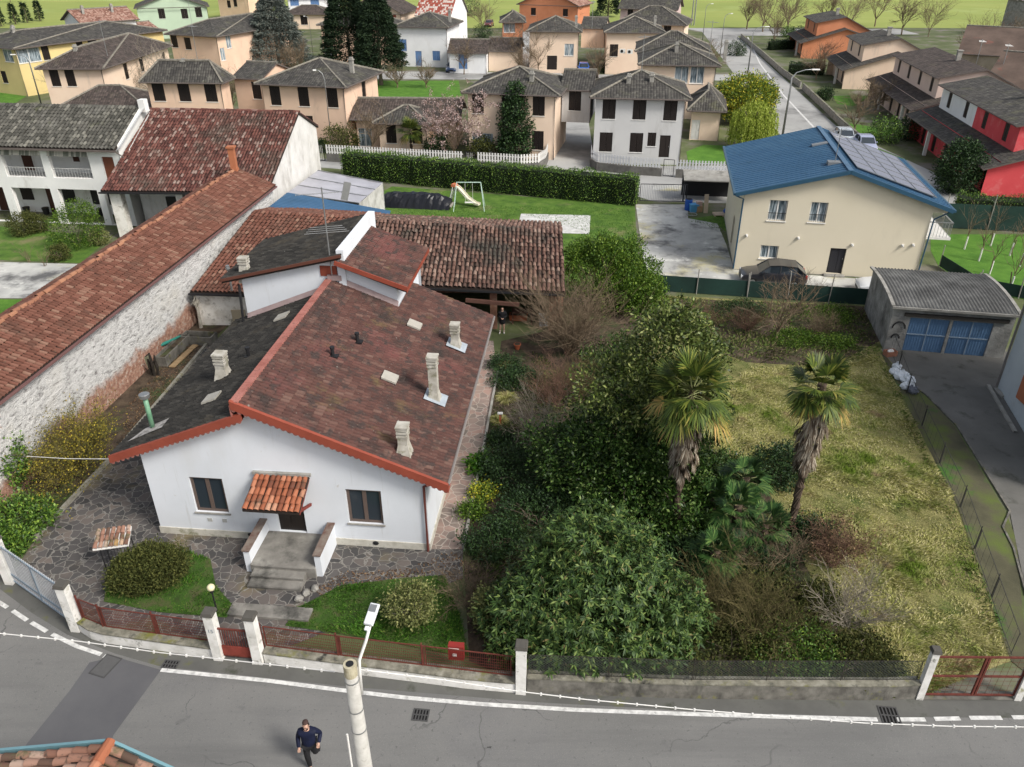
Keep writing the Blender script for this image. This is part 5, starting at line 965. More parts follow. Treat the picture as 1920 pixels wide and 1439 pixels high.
meshfence('fence', 'grey chain link fence on the stained concrete wall', between((990, 1299), (1300, 1311), (1714, 1311)), .72, 1.5, M_wireg, pm('dark_fence_iron', (.04, .035, .03), 3, .8), .1, .005, 2.6, diag=True, off=.12, fb=.014)
def gate(name, label, a, c, z0, z1, m, kind, cat='gate', step=.12, parent_m=None):
    t = thing(name, label, cat, a, math.atan2((c-a).y, (c-a).x)); l = (c-a).length; b = MB()
    x0, x1 = .12, l-.12
    for (p, q) in (((x0, 0, z0), (x1, 0, z0)), ((x0, 0, z1), (x1, 0, z1)), ((x0, 0, z0), (x0, 0, z1)), ((x1, 0, z0), (x1, 0, z1))): b.bar(p, q, .05, .05)
    if kind == 'field': b.bar((x0, 0, (z0+z1)/2), (x1, 0, (z0+z1)/2), .05, .05); b.bar((l*.53, 0, z0), (l*.53, 0, z1), .06, .06); b.bar((l*.56, 0, z0), (l*.56, 0, z1), .06, .06)
    if kind == 'slide': b.bar((l/2, 0, z0), (l/2, 0, z1), .06, .06); b.bar((x0, 0, z0+.3), (x1, 0, z0+.3), .04, .1)
    b.build('frame', [m], t); b = MB()
    if kind == 'field':
        for i in range(int(l/.2)): b.tube([(x0+i*.2, 0, z0), (x0+i*.2, 0, z1)], .004, 3, cap=False)
        for i in range(8): b.tube([(x0, 0, z0+i*.2), (x1, 0, z0+i*.2)], .004, 3, cap=False)
        b.build('wire_mesh', [M_wire], t)
    else:
        for i in range(int((x1-x0)/step)): b.box(x0+i*step, -.012, z0, x0+i*step+.022, .012, z1+(.1 if kind == 'slide' else 0))
        b.build('bars', [parent_m or m], t)
    if kind == 'small': b = MB(); b.box(x0+.02, -.02, z0, x1-.02, .02, z0+.42); b.build('panel', [pm('red_gate_panel', [(.3, (.15, .03, .02)), (.7, (.27, .055, .04))], 3, .8, .2)], t)
    return t
gate('sliding_gate', 'pale blue grey barred sliding gate on the left between white posts', pL1+Vector((0, .05, 0)), pL2+Vector((0, .05, 0)), .12, 1.7, pm('pale_blue_gate_metal', (.26, .33, .40), 2, .5, .1), 'slide', parent_m=pm('pale_grey_gate_bars', (.50, .52, .54), 2, .5, .1))
gate('garden_gate', 'small rust red garden gate between two white posts', pA, pB, .15, 1.3, M_rust, 'small', step=.08)
gate('field_gate', 'wide rust red wire gate at the lower right corner', pD, pE, .15, 1.75, M_rust, 'field')
sheet('gate_apron', between((1722, 1297), (1905, 1299), (1905, 1315), (1722, 1314)), M_concold, .05)
b = MB(); o = P(857, 1262); t = thing('mailbox', 'red metal letter box with white label hung on the red fence', 'mailbox', o+Vector((0, .1, 0)), AX); b.box(-.24, -.08, .55, .24, .12, 1.12); b.build('box', [pm('bright_red_metal', (.27, .03, .025), 3, .5, .05)], t)
b = MB(); b.box(-.22, -.1, 1.0, .1, -.08, 1.05); b.box(-.1, -.095, .72, .02, -.081, .82); b.build('label_plate', [M_white], t)
# small iron stand with tile roof
t = thing('tiled_canopy', 'little black iron stand under a mossy barrel tile roof by left garden', 'canopy', P(232, 1068), math.radians(12)); b = MB()
for x, y in ((-.45, -.25), (.45, -.25), (.45, .3), (-.45, .3)): b.bar((x, y, 0), (x, y, 1.35), .03, .03)
for k in range(9): b.bar((-.45+k*.11, -.25, .1), (-.45+k*.11, -.25, 1.3), .015, .015)
b.bar((-.45, -.25, .4), (.45, -.25, .4), .02, .02); b.bar((-.45, -.25, .8), (.45, -.25, .8), .02, .02); b.build('stand', [M_black], t)
tiles('roof', (-.62, -.4, 1.38), (.55, -.4, 1.38), (.55, .38, 1.6), (-.62, .38, 1.6), T_near, t, .17, .28, 1., .01, 5, .03, under=M_white, th=.05)
t = thing('garden_lamp', 'white glass globe lamp on thin dark post beside the left lawn', 'lamp', P(407, 1148)); b = MB(); b.tube([(0, 0, 0), (0, 0, .95)], .03, 6); b.tube([(0, 0, .92), (0, 0, 1.0)], .07, 8); b.build('post', [M_black], t); b = MB(); b.ball((0, 0, 1.12), .13, nu=16, nv=10)
b.build('globe', [pm('cream_glass', (.80, .74, .48), 2, .3, 0)], t, True)
# picket fences with stone plinth
M_stone = pm('dark_stone_plinth', [(.3, (.085, .08, .075)), (.7, (.17, .165, .15))], 1.2, .95, .5)
def picket(label, px, h0=.75, h1=1.65, sp=.28, m=None):
    pts = [P(u, v) for u, v in px]; t = thing('picket_fence', label, 'fence', pts[0], 0, 'picket fences of the village'); o = pts[0]; b = MB(); c = MB(); r_ = MB(); carry = 0
    for p, q in zip(pts, pts[1:]):
        d = q-p; l = d.length; d.normalize(); s = Vector((-d.y, d.x, 0))*.1; a, e = p-o, q-o
        b.bar(a+Vector((0, 0, h0/2)), e+d*.1+Vector((0, 0, h0/2)), .25, h0); r_.bar(a+Vector((0, 0, h0+.2)), e+Vector((0, 0, h0+.2)), .04, .07); r_.bar(a+Vector((0, 0, h1-.25)), e+Vector((0, 0, h1-.25)), .04, .07)
        M_ = Matrix.Translation(a) @ Matrix.Rotation(math.atan2(d.y, d.x), 4, 'Z'); x = carry
        while x < l: c.box(x, -.05, h0+.05, x+.15, -.021, h1, 0, M_); x += sp
        carry = x-l
    b.build('plinth', [M_stone], t); c.build('pickets', [m or M_white], t); r_.build('rails', [m or M_white], t)
picket('white picket fence before the low peach house and blossom tree', [(614, 303), (869, 317)])
picket('white picket fence curving before the peach house with magnolia', [(896, 318), (975, 323), (1008, 321), (1022, 312), (1029, 292)])
picket('pale picket fence curving before the grey house', [(1108, 302), (1109, 313), (1120, 320), (1180, 327), (1238, 331)], m=pm('grey_white_picket', (.55, .56, .58), 2, .6, .05))
picket('pale picket fence along the lawn right of the grey house', [(1266, 333), (1300, 335), (1382, 338)], m=pm('grey_white_picket', (.55, .56, .58)))
for lb, a, c in (('dark barred garden gate in the white picket fence', (871, 317), (893, 318)), ('dark framed pale gate in the fence by the grey house', (1240, 331), (1264, 333)), ('pale gate at left end of the picket fence', (596, 302), (612, 303))):
    A_, C_ = P(*a), P(*c); t = gate('garden_gate', lb, A_, C_, .1, 1.6, M_black, 'bars', step=.16, parent_m=M_white); t['group'] = 'gates in the picket fences'
gate('drive_gate', 'wide dark framed sliding gate at the head of the concrete yard', P(1196, 384), P(1288, 386), .35, 1.75, M_black, 'bars', step=.14, parent_m=pm('grey_gate_bars', (.30, .31, .33), 2, .5, .1))
b = MB()
# green mesh screens
M_net = pm('dark_green_netting', [(.3, (.012, .03, .025)), (.7, (.02, .055, .045))], .6, .9, .3)
def netfence(label, px, h, step=2.2, grp='green net fences', pm_=None):
    pts = [P(u, v) for u, v in px]; t = thing('net_fence', label, 'fence', pts[0], 0, grp); o = pts[0]; b = MB()
    for p, q in zip(pts, pts[1:]):
        b.bar(p-o+Vector((0, 0, h/2)), q-o+Vector((0, 0, h/2)), .02, h-.1); n_ = max(1, int((q-p).length/step))
        for k in range(n_+1):
            c = p-o+(q-p)*k/n_; pb = MB(); pb.tube([c+Vector((0, -.05, 0)), c+Vector((rnd.uniform(-.08, .08), -.05, h+rnd.uniform(.3, .8)))], .035, 5); pb.build('post', [pm_ or M_conc], t)
    b.build('netting', [M_net], t)
netfence('dark green net fence with thin posts below the concrete yard', [(1212, 545), (1400, 558), (1630, 574)], 1.15)
netfence('dark green net fence with tall posts around the orchard', [(1765, 428), (1850, 432), (1990, 440)], 2.0)
netfence('dark green net fence along the orchard behind the garage', [(1760, 500), (1830, 545), (1990, 575)], .9)
meshfence('fence', 'thin rusty wire fence between meadow and mossy strip on the right', between((1668, 655), (1700, 740), (1800, 955), (1895, 1232)), .1, 1.0, pm('thin_dark_wire', (.05, .05, .045), 3, .8), pm('thin_dark_wire', (.05, .05, .045)), .5, .004, 3.0, off=0, horiz=.35, fb=.018)
b = MB(); o = P(1640, 640)
for pts, lb in (([(1893, 960), (1880, 990), (1900, 1030), (1925, 1120)], 'low concrete kerb beside the driveway at right'), ([(1710, 725), (1735, 741), (1795, 801), (1893, 960)], 'thin concrete edging between mossy strip and driveway')):
    pp = [P(*q) for q in pts]; b = MB()
    for p, q in zip(pp, pp[1:]): b.bar(p+Vector((0, 0, .03)), q+Vector((0, 0, .03)), .07, .07)
    tag(b.build('kerb', M_concold), kind='structure')
pp = [P(62, 1017), P(208, 863), P(345, 700), P(395, 640)]; b = MB()
for p, q in zip(pp, pp[1:]): b.bar(p+Vector((0, 0, .08)), q+Vector((0, 0, .08)), .14, .18)
tag(b.build('bed_kerb', pm('mossy_kerb', [(.3, (.17, .16, .13)), (.7, (.30, .29, .25))], 2, .9, .3, over=[((.14, .13, .05), 1.2, .55, .7)])), kind='structure')
pp = [P(868, 1031), P(885, 950), P(905, 850), P(933, 700)]; b = MB()
for p, q in zip(pp, pp[1:]): b.bar(p+Vector((0, 0, .06)), q+Vector((0, 0, .06)), .1, .14)
tag(b.build('path_kerb', M_conc), kind='structure')
# ---------------- pole, cable of lights, drains ----------------
t = thing('street_light_pole', 'thick round concrete pole carrying a white street light, standing in the road', 'street light', (-2.8, 9.45, 0)); b = MB()
b.tube([(0, 0, 0), (0, 0, 9.0)], [.21, .112], 20); b.build('pole', [pm('pole_concrete', [(.3, (.36, .35, .32)), (.7, (.48, .47, .44))], 5, .9, .3, 40, over=[((.22, .21, .18), 6, .6, .75)])], t, True)
b = MB(); b.tube([(0, 0, 9.0), (0, 0, 9.004)], [.112, .108], 20); b.tube([(0, 0, 8.75), (0, 0, 9.012)], [.117, .119], 20, cap=False)
b.tube([(0, 0, 9.006), (0, 0, 9.016)], [.118, .116], 20, cap=True); b.build('top_band', [pm('stained_pole_top', [(.3, (.34, .30, .20)), (.7, (.50, .46, .34))], 8, .9, .3)], t)
b = MB(); b.tube([(0, 0, 9.017), (0, 0, 9.022)], .07, 14); b.build('hollow', [M_black], t)
for z in (8.6, 7.85, 7.3): b = MB(); r = .114+(9-z)*.0109; b.tube([(0, 0, z), (0, 0, z+.03)], r+.006, 20); b.build('strap', [M_metal], t)
hd = P(697, 1152, 9.75)-t.location; b = MB(); b.tube([(.13, .04, 8.2), (.14, .06, 8.8), (.15, .1, 9.0), (hd.x*.5+.09, hd.y*.5, 9.35), (hd.x-.02, hd.y-.12, 9.62)], .028, 8); ar = b.build('arm', [M_white], t, True)
b = MB(); M_ = Matrix.Translation(hd) @ Matrix.Rotation(math.radians(-14), 4, 'Z') @ Matrix.Rotation(math.radians(22), 4, 'X'); b.box(-.09, -.2, -.025, .09, .2, .035, 0, M_, .012); b.box(-.035, -.30, -.02, .035, -.22, .03, 0, M_); q = b.build('lamp_head', [pm('lamp_head_white', (.70, .72, .74), 3, .4, .02)], ar, bevel=.012)
b = MB(); b.box(-.06, .03, .036, .06, .16, .046, 0, M_); b.build('cooling_fins', [M_metal], q)
b = MB(); b.tube([(-.2, -.12, 7.3), (-.22, -.12, 4)], .02, 6); b.build('conduit', [M_white], t)
cable = [(-40, 1183, 7.9), (0, 1188, 7.9), (150, 1203, 7.9), (300, 1224, 8), (440, 1239, 8.2), (560, 1252, 8.4), (628, 1260, 8.55)]
def string(label, pts, bulbs=True):
    pts = [P(*q) for q in pts]; t = thing('string_lights', label, 'string lights', pts[0], 0, 'light strings over the road'); o = pts[0]; b = MB(); b.tube([p-o for p in pts], .010, 5); b.build('cable', [M_white], t); b = MB()
    acc = .2
    for p, q in zip(pts, pts[1:]):
        l = (q-p).length; x = acc
        while x < l: c = p-o+(q-p)*x/l; b.box(c.x-.016, c.y-.016, c.z-.03, c.x+.016, c.y+.016, c.z+.022); x += .36
        acc = x-l
    b.build('bulbs', [M_white], t).__setitem__('kind', 'stuff')
string('white string of lights from the concrete pole to the left', cable)
string('white string of lights from the concrete pole to the right', [(668, 1255, 8.6), (740, 1264, 8.4), (830, 1275, 8.1), (960, 1295, 7.8), (1100, 1312, 7.6), (1300, 1331, 7.4), (1480, 1345, 7.3), (1620, 1356, 7.3), (1780, 1362, 7.4), (1980, 1364, 7.5)])
o = P(640, 1270, 8.3); t = thing('service_cable', 'thin wire from the old wall to the left eave of white house', 'cable', P(50, 856, 2.6)); b = MB(); A_ = P(50, 856, 2.6); C_ = P(212, 861, 3.6); b.tube([(0, 0, 0), (C_-A_)*.5-Vector((0, 0, .05)), C_-A_], .015, 4); b.build('wire', [M_white], t)
def drain(label, u, v, w, l, rz=AX, nx=5, ny=2):
    t = thing('drain_grate', label, 'drain', P(u, v, .012), rz, 'iron drain grates in the road'); b = MB()
    b.box(-w/2, -l/2, 0, w/2, -l/2+.04, .015); b.box(-w/2, l/2-.04, 0, w/2, l/2, .015); b.box(-w/2, -.02, 0, w/2, .02, .015)
    for k in range(nx+1): x = -w/2+k*(w-.04)/nx; b.box(x, -l/2+.041, 0, x+.04, -.021, .014); b.box(x, .021, 0, x+.04, l/2-.041, .014)
    b.build('grate', [pm('cast_iron', (.07, .07, .07), 5, .7, .2)], t); b = MB(); b.box(-w/2+.01, -l/2+.01, .0005, w/2-.01, l/2-.01, .002); b.build('shaft', [pm('drain_dark', (.006, .006, .006))], t)
drain('iron drain grate in road right of the concrete pole', 789, 1341, .48, .42); drain('iron drain grate across the edge line at lower right', 1668, 1342, .55, .62); drain('iron drain grate at left end of solid white line', 320, 1246, .5, .32)
t = thing('manhole_cover', 'rectangular iron cover in dark asphalt patch on the left', 'manhole cover', P(198, 1249, .014), math.radians(-18)); b = MB(); b.box(-.26, -.36, 0, .26, .36, .012); b.build('cover', [pm('worn_cover', (.10, .10, .10), 9, .8, .4)], t)
b = MB()
for q in ((-.3, -.4, .3, -.365), (-.3, .365, .3, .4), (-.3, -.364, -.265, .364), (.265, -.364, .3, .364)): b.box(q[0], q[1], 0, q[2], q[3], .014)
b.build('rim', [pm('cast_iron', (.07, .07, .07))], t)
# street lamps of the village
def lamp(label, u, v, h, arm, first=[None]):
    if first[0] is None:
        t = thing('street_lamp', label, 'street lamp', P(u, v), 0, 'street lamps of the village'); b = MB(); b.tube([(0, 0, 0), (0, 0, 7.2), (.25, 0, 7.8), (.8, 0, 8.1), (1.3, 0, 8.15)], [.09, .06, .05, .045, .045], 8); b.build('pole', [M_metal], t, True); b = MB(); b.box(1.2, -.12, 8.08, 1.75, .12, 8.2, 0, None, .03); b.build('lamp_head', [M_white], t); first[0] = t; t.scale = (arm, 1, h/8.1)
    else: dup(first[0], P(u, v), 0, label, (arm, 1, h/8.1))
lamp('curved street lamp nearest the blue roof on the street', 1466, 262, 7.2, 1.6); lamp('curved street lamp halfway up the street', 1402, 137, 6.8, 1.4); lamp('white street lamp behind the left end of the picket fence', 623, 281, 7.8, -.6); lamp('white street lamp beside the peach house at far left', 80, 205, 6.5, -1.2)
lamp('distant street lamp near the field junction', 1317, 78, 7, .8); lamp('second distant street lamp by the junction', 1350, 105, 7, .8); lamp('street lamp in front of the spruce and conifers', 588, 112, 7, -.5); lamp('far street lamp beside the orange house', 918, 48, 7, -.5)
for u, lb in ((1296, 'left of two tall pale poles at the field edge'), (1301, 'right of two tall pale poles at the field edge')):
    t = thing('utility_pole', lb, 'pole', P(u, 48), 0, 'poles at the field edge'); b = MB(); b.tube([(0, 0, 0), (0, 0, 11)], [.16, .1], 8); b.build('pole', [M_metal], t)
# roadside garden walls by the right row
for (lb, px) in (('stepped pale garden wall along far half of the street', [(1390, 72), (1435, 110), (1468, 140), (1502, 165)]), ('low dark garden wall along near half of the street', [(1506, 168), (1545, 205), (1580, 240), (1620, 275)])):
    lowwall('street_wall', lb, [P(*q) for q in reversed(px)], .8, .2, M_conc, M_moss, grp='garden walls along the street')
# ---------------- vegetation ----------------
def nrm(a): return a/np.maximum(np.linalg.norm(a, axis=-1, keepdims=True), 1e-6)
def leafmesh(name, pos, d, Ls, Ws, mat, parent=None, droop=.0, tri=False, sd=None):
    N = len(pos); d = nrm(d); r = rng.normal(size=(N, 3)) if sd is None else sd; s = nrm(np.cross(d, r))
    l = (np.asarray(Ls)*rng.uniform(.7, 1.25, N))[:, None]; w = (np.asarray(Ws)*rng.uniform(.75, 1.25, N))[:, None]; dn = np.array([0, 0, -1.])
    if tri:
        V = np.stack([pos-s*w/2, pos+s*w/2, pos+d*l+dn*droop*l], 1); return npmesh(name, V, 3, mat, parent)
    V = np.stack([pos, pos+d*l*.5+s*w/2+dn*droop*l*.2, pos+d*l+dn*droop*l, pos+d*l*.5-s*w/2+dn*droop*l*.2], 1); return npmesh(name, V, 4, mat, parent)
def blobpts(blobs, n, shell=.72, squash=1.):
    """n clump centres spread over a list of (x,y,z,rx,ry,rz) ellipsoids -> centres, outward dirs"""
    w = np.array([max(b[3]*b[5]+b[4]*b[5]+b[3]*b[4], .01) for b in blobs]); k = rng.choice(len(blobs), n, p=w/w.sum()); B = np.array(blobs)[k]
    d = nrm(rng.normal(size=(n, 3))); r = rng.uniform(shell**3, 1, n)**(1/3)*rng.normal(1, .06, n); c = B[:, :3]+d*B[:, 3:]*r[:, None]; return c, nrm(d/B[:, 3:])
def clumpleaves(c, o, m, spread, out=.7, up=.25):
    n = len(c); C = np.repeat(c, m, 0); O = np.repeat(o, m, 0); p = C+rng.normal(0, spread, (n*m, 3)); return p, nrm(O*out+rng.normal(0, .6, (n*m, 3))+np.array([0, 0, up]))
def limbs(b, base, tips, r0, mi=0, seg=4, wob=.08, n=5):
    for tpt, r in tips:
        p = [Vector(base)]; q = Vector(tpt)
        for i in range(1, seg): t = i/seg; p.append(Vector(base).lerp(q, t)+Vector((rnd.gauss(0, wob), rnd.gauss(0, wob), rnd.gauss(0, wob*.5)))+Vector((0, 0, .12*math.sin(t*math.pi))))
        p.append(q); b.tube(p, [r0+(r-r0)*i/seg for i in range(seg+1)], n)
BARK = pm('bark', [(.3, (.09, .07, .05)), (.7, (.19, .16, .12))], 5, .95, .6, 20)
BARKP = pm('pale_bark', [(.3, (.26, .24, .20)), (.7, (.42, .40, .35))], 5, .9, .4, 20)
TWIG = pm('dry_twig', [(.3, (.11, .08, .05)), (.7, (.22, .165, .11))], 3, .9, 0)
TWIGP = pm('pale_twig', [(.3, (.17, .145, .11)), (.7, (.34, .30, .24))], 3, .9, 0)
TWIGO = pm('olive_twig', [(.3, (.07, .06, .025)), (.7, (.15, .125, .05))], 3, .9, 0)
TWIGR = pm('reddish_twig', [(.3, (.11, .06, .04)), (.7, (.20, .12, .085))], 3, .9, 0)
LAUR = im('laurel_leaf', [(0, (.022, .052, .006)), (.5, (.06, .125, .012)), (.85, (.13, .215, .025)), (1, (.22, .30, .05))], .5, .25, trans=.15)
MAGN = im('magnolia_leaf', [(0, (.010, .026, .005)), (.5, (.026, .062, .010)), (.82, (.06, .115, .02)), (1, (.19, .26, .08))], .42, .25)
MAGT = im('yellowish_magnolia_leaf', [(0, (.022, .04, .008)), (.5, (.065, .095, .018)), (.8, (.14, .18, .04)), (1, (.28, .30, .11))], .45, .3)
LOQ = im('loquat_leaf', [(0, (.016, .038, .010)), (.5, (.04, .08, .018)), (.8, (.085, .14, .032)), (.96, (.15, .20, .05)), (1, (.16, .12, .05))], .55, .25)
HEDG = im('hedge_leaf', [(0, (.02, .05, .008)), (.5, (.055, .12, .016)), (.85, (.13, .23, .03)), (1, (.24, .34, .05))], .5, .35)
CON = im('dark_conifer_needle', [(0, (.006, .015, .008)), (.6, (.018, .035, .016)), (1, (.035, .06, .024))], .8, .2)
SPR = im('blue_spruce_needle', [(0, (.05, .065, .06)), (.5, (.10, .12, .105)), (1, (.18, .19, .16))], .8, .2)
WIL = im('willow_leaf', [(0, (.16, .22, .02)), (.5, (.27, .34, .04)), (1, (.40, .45, .09))], .6, .3, trans=.2)
MIM = im('mimosa_leaf', [(0, (.05, .10, .015)), (.5, (.13, .20, .02)), (.8, (.36, .36, .03)), (1, (.50, .42, .03))], .6, .3)
FORS = im('forsythia_flower', [(0, (.06, .065, .015)), (.5, (.14, .125, .02)), (.8, (.28, .22, .025)), (1, (.42, .33, .05))], .7, .2)
BLOS = im('pink_blossom', [(0, (.22, .14, .12)), (.6, (.36, .25, .23)), (1, (.60, .50, .47))], .8, .2)
JUN = im('juniper_foliage', [(0, (.025, .035, .008)), (.5, (.06, .07, .018)), (1, (.11, .115, .03))], .8, .2)
BUSH = im('dark_bush_leaf', [(0, (.008, .022, .008)), (.6, (.022, .05, .014)), (1, (.05, .10, .025))], .6, .3)
YEL = im('yellowish_bush_leaf', [(0, (.06, .075, .02)), (.5, (.14, .16, .05)), (1, (.27, .27, .10))], .6, .3)
BRWN = im('brown_dead_leaf', [(0, (.05, .03, .02)), (.5, (.13, .08, .05)), (1, (.24, .16, .09))], .9, .1)
GRN = im('lush_grass_blade', [(0, (.02, .06, .006)), (.45, (.045, .135, .012)), (.85, (.09, .22, .02)), (1, (.20, .24, .06))], .6, .2, trans=.15)
TAN = im('tan_grass_blade', [(0, (.18, .19, .05)), (.35, (.33, .33, .10)), (.7, (.46, .43, .18)), (1, (.64, .57, .33))], .8, .1, trans=.1, over=[((.11, .17, .02), .45, .48, .66), ((.30, .22, .13), .8, .57, .70)])
MIXG = im('weedy_grass_blade', [(0, (.05, .09, .015)), (.5, (.10, .14, .03)), (.8, (.20, .19, .08)), (1, (.30, .26, .14))], .8, .1)
PALM = im('palm_leaf', [(0, (.025, .045, .010)), (.5, (.065, .10, .016)), (.85, (.14, .17, .03)), (1, (.27, .24, .06))], .5, .25)
PALMY = im('yellowing_palm_leaf', [(0, (.12, .13, .03)), (.5, (.27, .22, .05)), (1, (.42, .24, .08))], .5, .3)
PALMG = im('dark_green_palm_leaf', [(0, (.015, .045, .012)), (.6, (.04, .095, .022)), (1, (.12, .19, .05))], .5, .3)
PALMD = im('dead_palm_leaf', [(0, (.07, .05, .035)), (.5, (.19, .15, .11)), (1, (.40, .36, .29))], .9, .1)
def rough(blobs, n, r):
    B = list(blobs)
    for i in range(n):
        b = rnd.choice(blobs); d = Vector((rnd.gauss(0, 1), rnd.gauss(0, 1), rnd.gauss(.3, 1))).normalized(); q = r*rnd.uniform(.5, 1.2); B.append((b[0]+d.x*b[3]*.9, b[1]+d.y*b[4]*.9, max(q*.6, b[2]+d.z*b[5]*.9), q, q, q*.85))
    return B
def shrub(name, label, cat, blobs, nc, m, L_, W_, mat, loc, group=None, spread=.12, stems=8, sr=.03, bark=None, out=.7, up=.2, droop=.1, shell=.7, core=0, trunk=None, part='crown'):
    t = thing(name, label, cat, loc, 0, group); c, o = blobpts(blobs, nc, shell); p, d = clumpleaves(c, o, m, spread, out, up)
    k = p[:, 2] > .0; leafmesh(part, p[k], d[k], L_, W_, mat, t, droop)
    b = MB(); idx = rng.choice(len(c), min(stems, len(c)), replace=False); tb = (0, 0, 0)
    if trunk: b.tube([(0, 0, -.05), (0, 0, trunk)], [sr*2, sr*1.4], 8); tb = (0, 0, trunk*.95)
    limbs(b, tb, [(c[i]*.95, .012) for i in idx], sr if not trunk else sr*1.2); b.build('trunk' if trunk else 'stems', [bark or BARK], t); return t
def twigs(name, label, cat, loc, h, spread, n, mat, seed, levels=3, r0=.022, group=None, up=.9, trunk=0, kids_=3, jit=.25, thin=.62, leafm=None, nleaf=0, ll=.06):
    R = random.Random(seed); t = thing(name, label, cat, loc, 0, group); b = MB(); tips = []
    def grow(p, d, l, r, lv):
        pts = [p]; q = p; dd = d; rs = [r]
        for i in range(3):
            dd = (dd+Vector((R.gauss(0, jit*.5), R.gauss(0, jit*.5), R.gauss(0, jit*.3)+.03))).normalized(); q = q+dd*l/3; pts.append(q); rs.append(r*(1-.18*(i+1)))
        b.tube(pts, rs, 4 if r > .02 else 3, cap=False)
        if lv <= 0: tips.append(q); return
        for k in range(kids_):
            a = R.choice(pts[1:]); nd = (dd+Vector((R.gauss(0, .55), R.gauss(0, .55), R.gauss(.1, .4)))).normalized(); grow(a, nd, l*R.uniform(.5, .8), r*thin, lv-1)
    if trunk: b.tube([(0, 0, -.05), (R.gauss(0, .1), R.gauss(0, .1), trunk)], [r0*2.2, r0*1.6], 7)
    for i in range(n):
        a = 2*math.pi*(i+R.random())/n; s = spread*R.uniform(.3, 1); d = Vector((math.cos(a)*s, math.sin(a)*s, up*R.uniform(.7, 1.1))).normalized()
        grow(Vector((R.gauss(0, .08)*(not trunk)*spread, R.gauss(0, .08)*(not trunk)*spread, trunk*R.uniform(.8, 1))), d, h*R.uniform(.38, .6), r0, levels)
    b.build('branches', [mat], t)
    if leafm and tips:
        T = np.array([tuple(x) for x in tips]); c = T[rng.integers(0, len(T), nleaf)]+rng.normal(0, .12, (nleaf, 3)); leafmesh('leaves', c, rng.normal(size=(nleaf, 3)), ll, ll*.8, leafm, t)
    return t
def at(u, v, z=0): return P(u, v, z)
# --- big evergreens of the overgrown garden ---
shrub('laurel_tree', 'broad bright green laurel tree at right end of the barn', 'tree', rough([(-.6, 0, 2.3, 1.9, 1.7, 2.0), (1.1, -.2, 1.8, 1.9, 1.6, 1.7), (.3, .3, 3.2, 1.7, 1.5, 1.2), (-1.4, .2, 3.0, 1.1, 1.1, 1.1), (2.2, -.8, 1.3, 1.1, 1.1, 1.2), (.6, -1, 1.5, 1.6, 1.2, 1.4)], 22, .75), 2300, 16, .15, .07, LAUR, at(1133, 575), spread=.16, stems=14, sr=.06, up=.5)
mg = [(1.3, 0, 7.4, 1.2, 1.1, 1.1), (1.3, .1, 6.1, 2.1, 1.9, 1.4), (-.3, 0, 5.2, 2.0, 1.8, 1.3), (1.9, -.3, 4.9, 1.6, 1.5, 1.3), (.1, 0, 3.4, 2.0, 1.9, 1.4), (-1.2, -.3, 3.0, 1.5, 1.5, 1.2), (1.2, .2, 3.3, 1.5, 1.6, 1.2), (-.3, -.6, 1.6, 2.2, 1.9, 1.4), (-1.7, -.5, 1.5, 1.4, 1.4, 1.2), (1.3, -.4, 1.6, 1.5, 1.5, 1.3)]
t = shrub('magnolia_tree', 'tall dark glossy magnolia tree in middle of the overgrown garden', 'tree', rough(mg[4:]+[(1.8, .4, 2.9, 1.5, 1.4, 1.6), (-2.4, .3, 2.2, 1.4, 1.4, 1.4), (.6, -1.6, 1.4, 2.2, 1.4, 1.5), (1.9, -1.2, 1.3, 1.3, 1.3, 1.3)], 34, .8), 2600, 15, .17, .08, MAGN, at(1172, 935), spread=.17, stems=26, sr=.09, trunk=1.6, shell=.55, up=.3)
c, o = blobpts(rough(mg[:4], 16, .6), 1150, .5); p, d = clumpleaves(c, o, 15, .17, .7, .3); leafmesh('upper_crown', p, d, .17, .08, MAGT, t, .05)
# loquat: rosettes of long leaves
def loquat(label, loc, blobs, nc, name='loquat_tree', mat=None, L_=.30, W_=.075, m=11, up=.5):
    t = thing(name, label, 'tree', loc); c, o = blobpts(blobs, nc, .86); k = c[:, 2] > .15; c, o = c[k], o[k]; n = len(c)
    ax = nrm(o+np.array([0, 0, up])+rng.normal(0, .2, (n, 3))); a = nrm(np.cross(ax, rng.normal(size=(n, 3)))); e = np.cross(ax, a); P_ = []; D_ = []
    for i in range(m):
        th = 2*math.pi*(i*.382)+rng.uniform(-.3, .3, n); q = (np.cos(th)[:, None]*a+np.sin(th)[:, None]*e); P_.append(c+ax*rng.uniform(0, .12, (n, 1))); D_.append(nrm(q*rng.uniform(.8, 1.1, (n, 1))+ax*rng.uniform(.1, .8, (n, 1))))
    P_ = np.concatenate(P_); D_ = np.concatenate(D_); axr = np.tile(ax, (m, 1)); leafmesh('crown', P_, D_, L_, W_, mat or LOQ, t, .18, sd=axr+rng.normal(0, .2, axr.shape))
    # shaded inner leaves
    c2, o2 = blobpts([tuple(list(b[:3])+[x*.8 for x in b[3:]]) for b in blobs], int(nc*1.2), .6); p, d = clumpleaves(c2, o2, 6, .15); kk = p[:, 2] > .05; leafmesh('inner_leaves', p[kk], d[kk], L_, W_, mat or LOQ, t, .1)
    b = MB(); b.tube([(0, 0, -.05), (0, 0, .8)], [.16, .12], 8); idx = rng.choice(n, 22, replace=False); limbs(b, (0, 0, .7), [(c[i]*.92, .015) for i in idx], .07); b.build('trunk', [BARK], t); return t
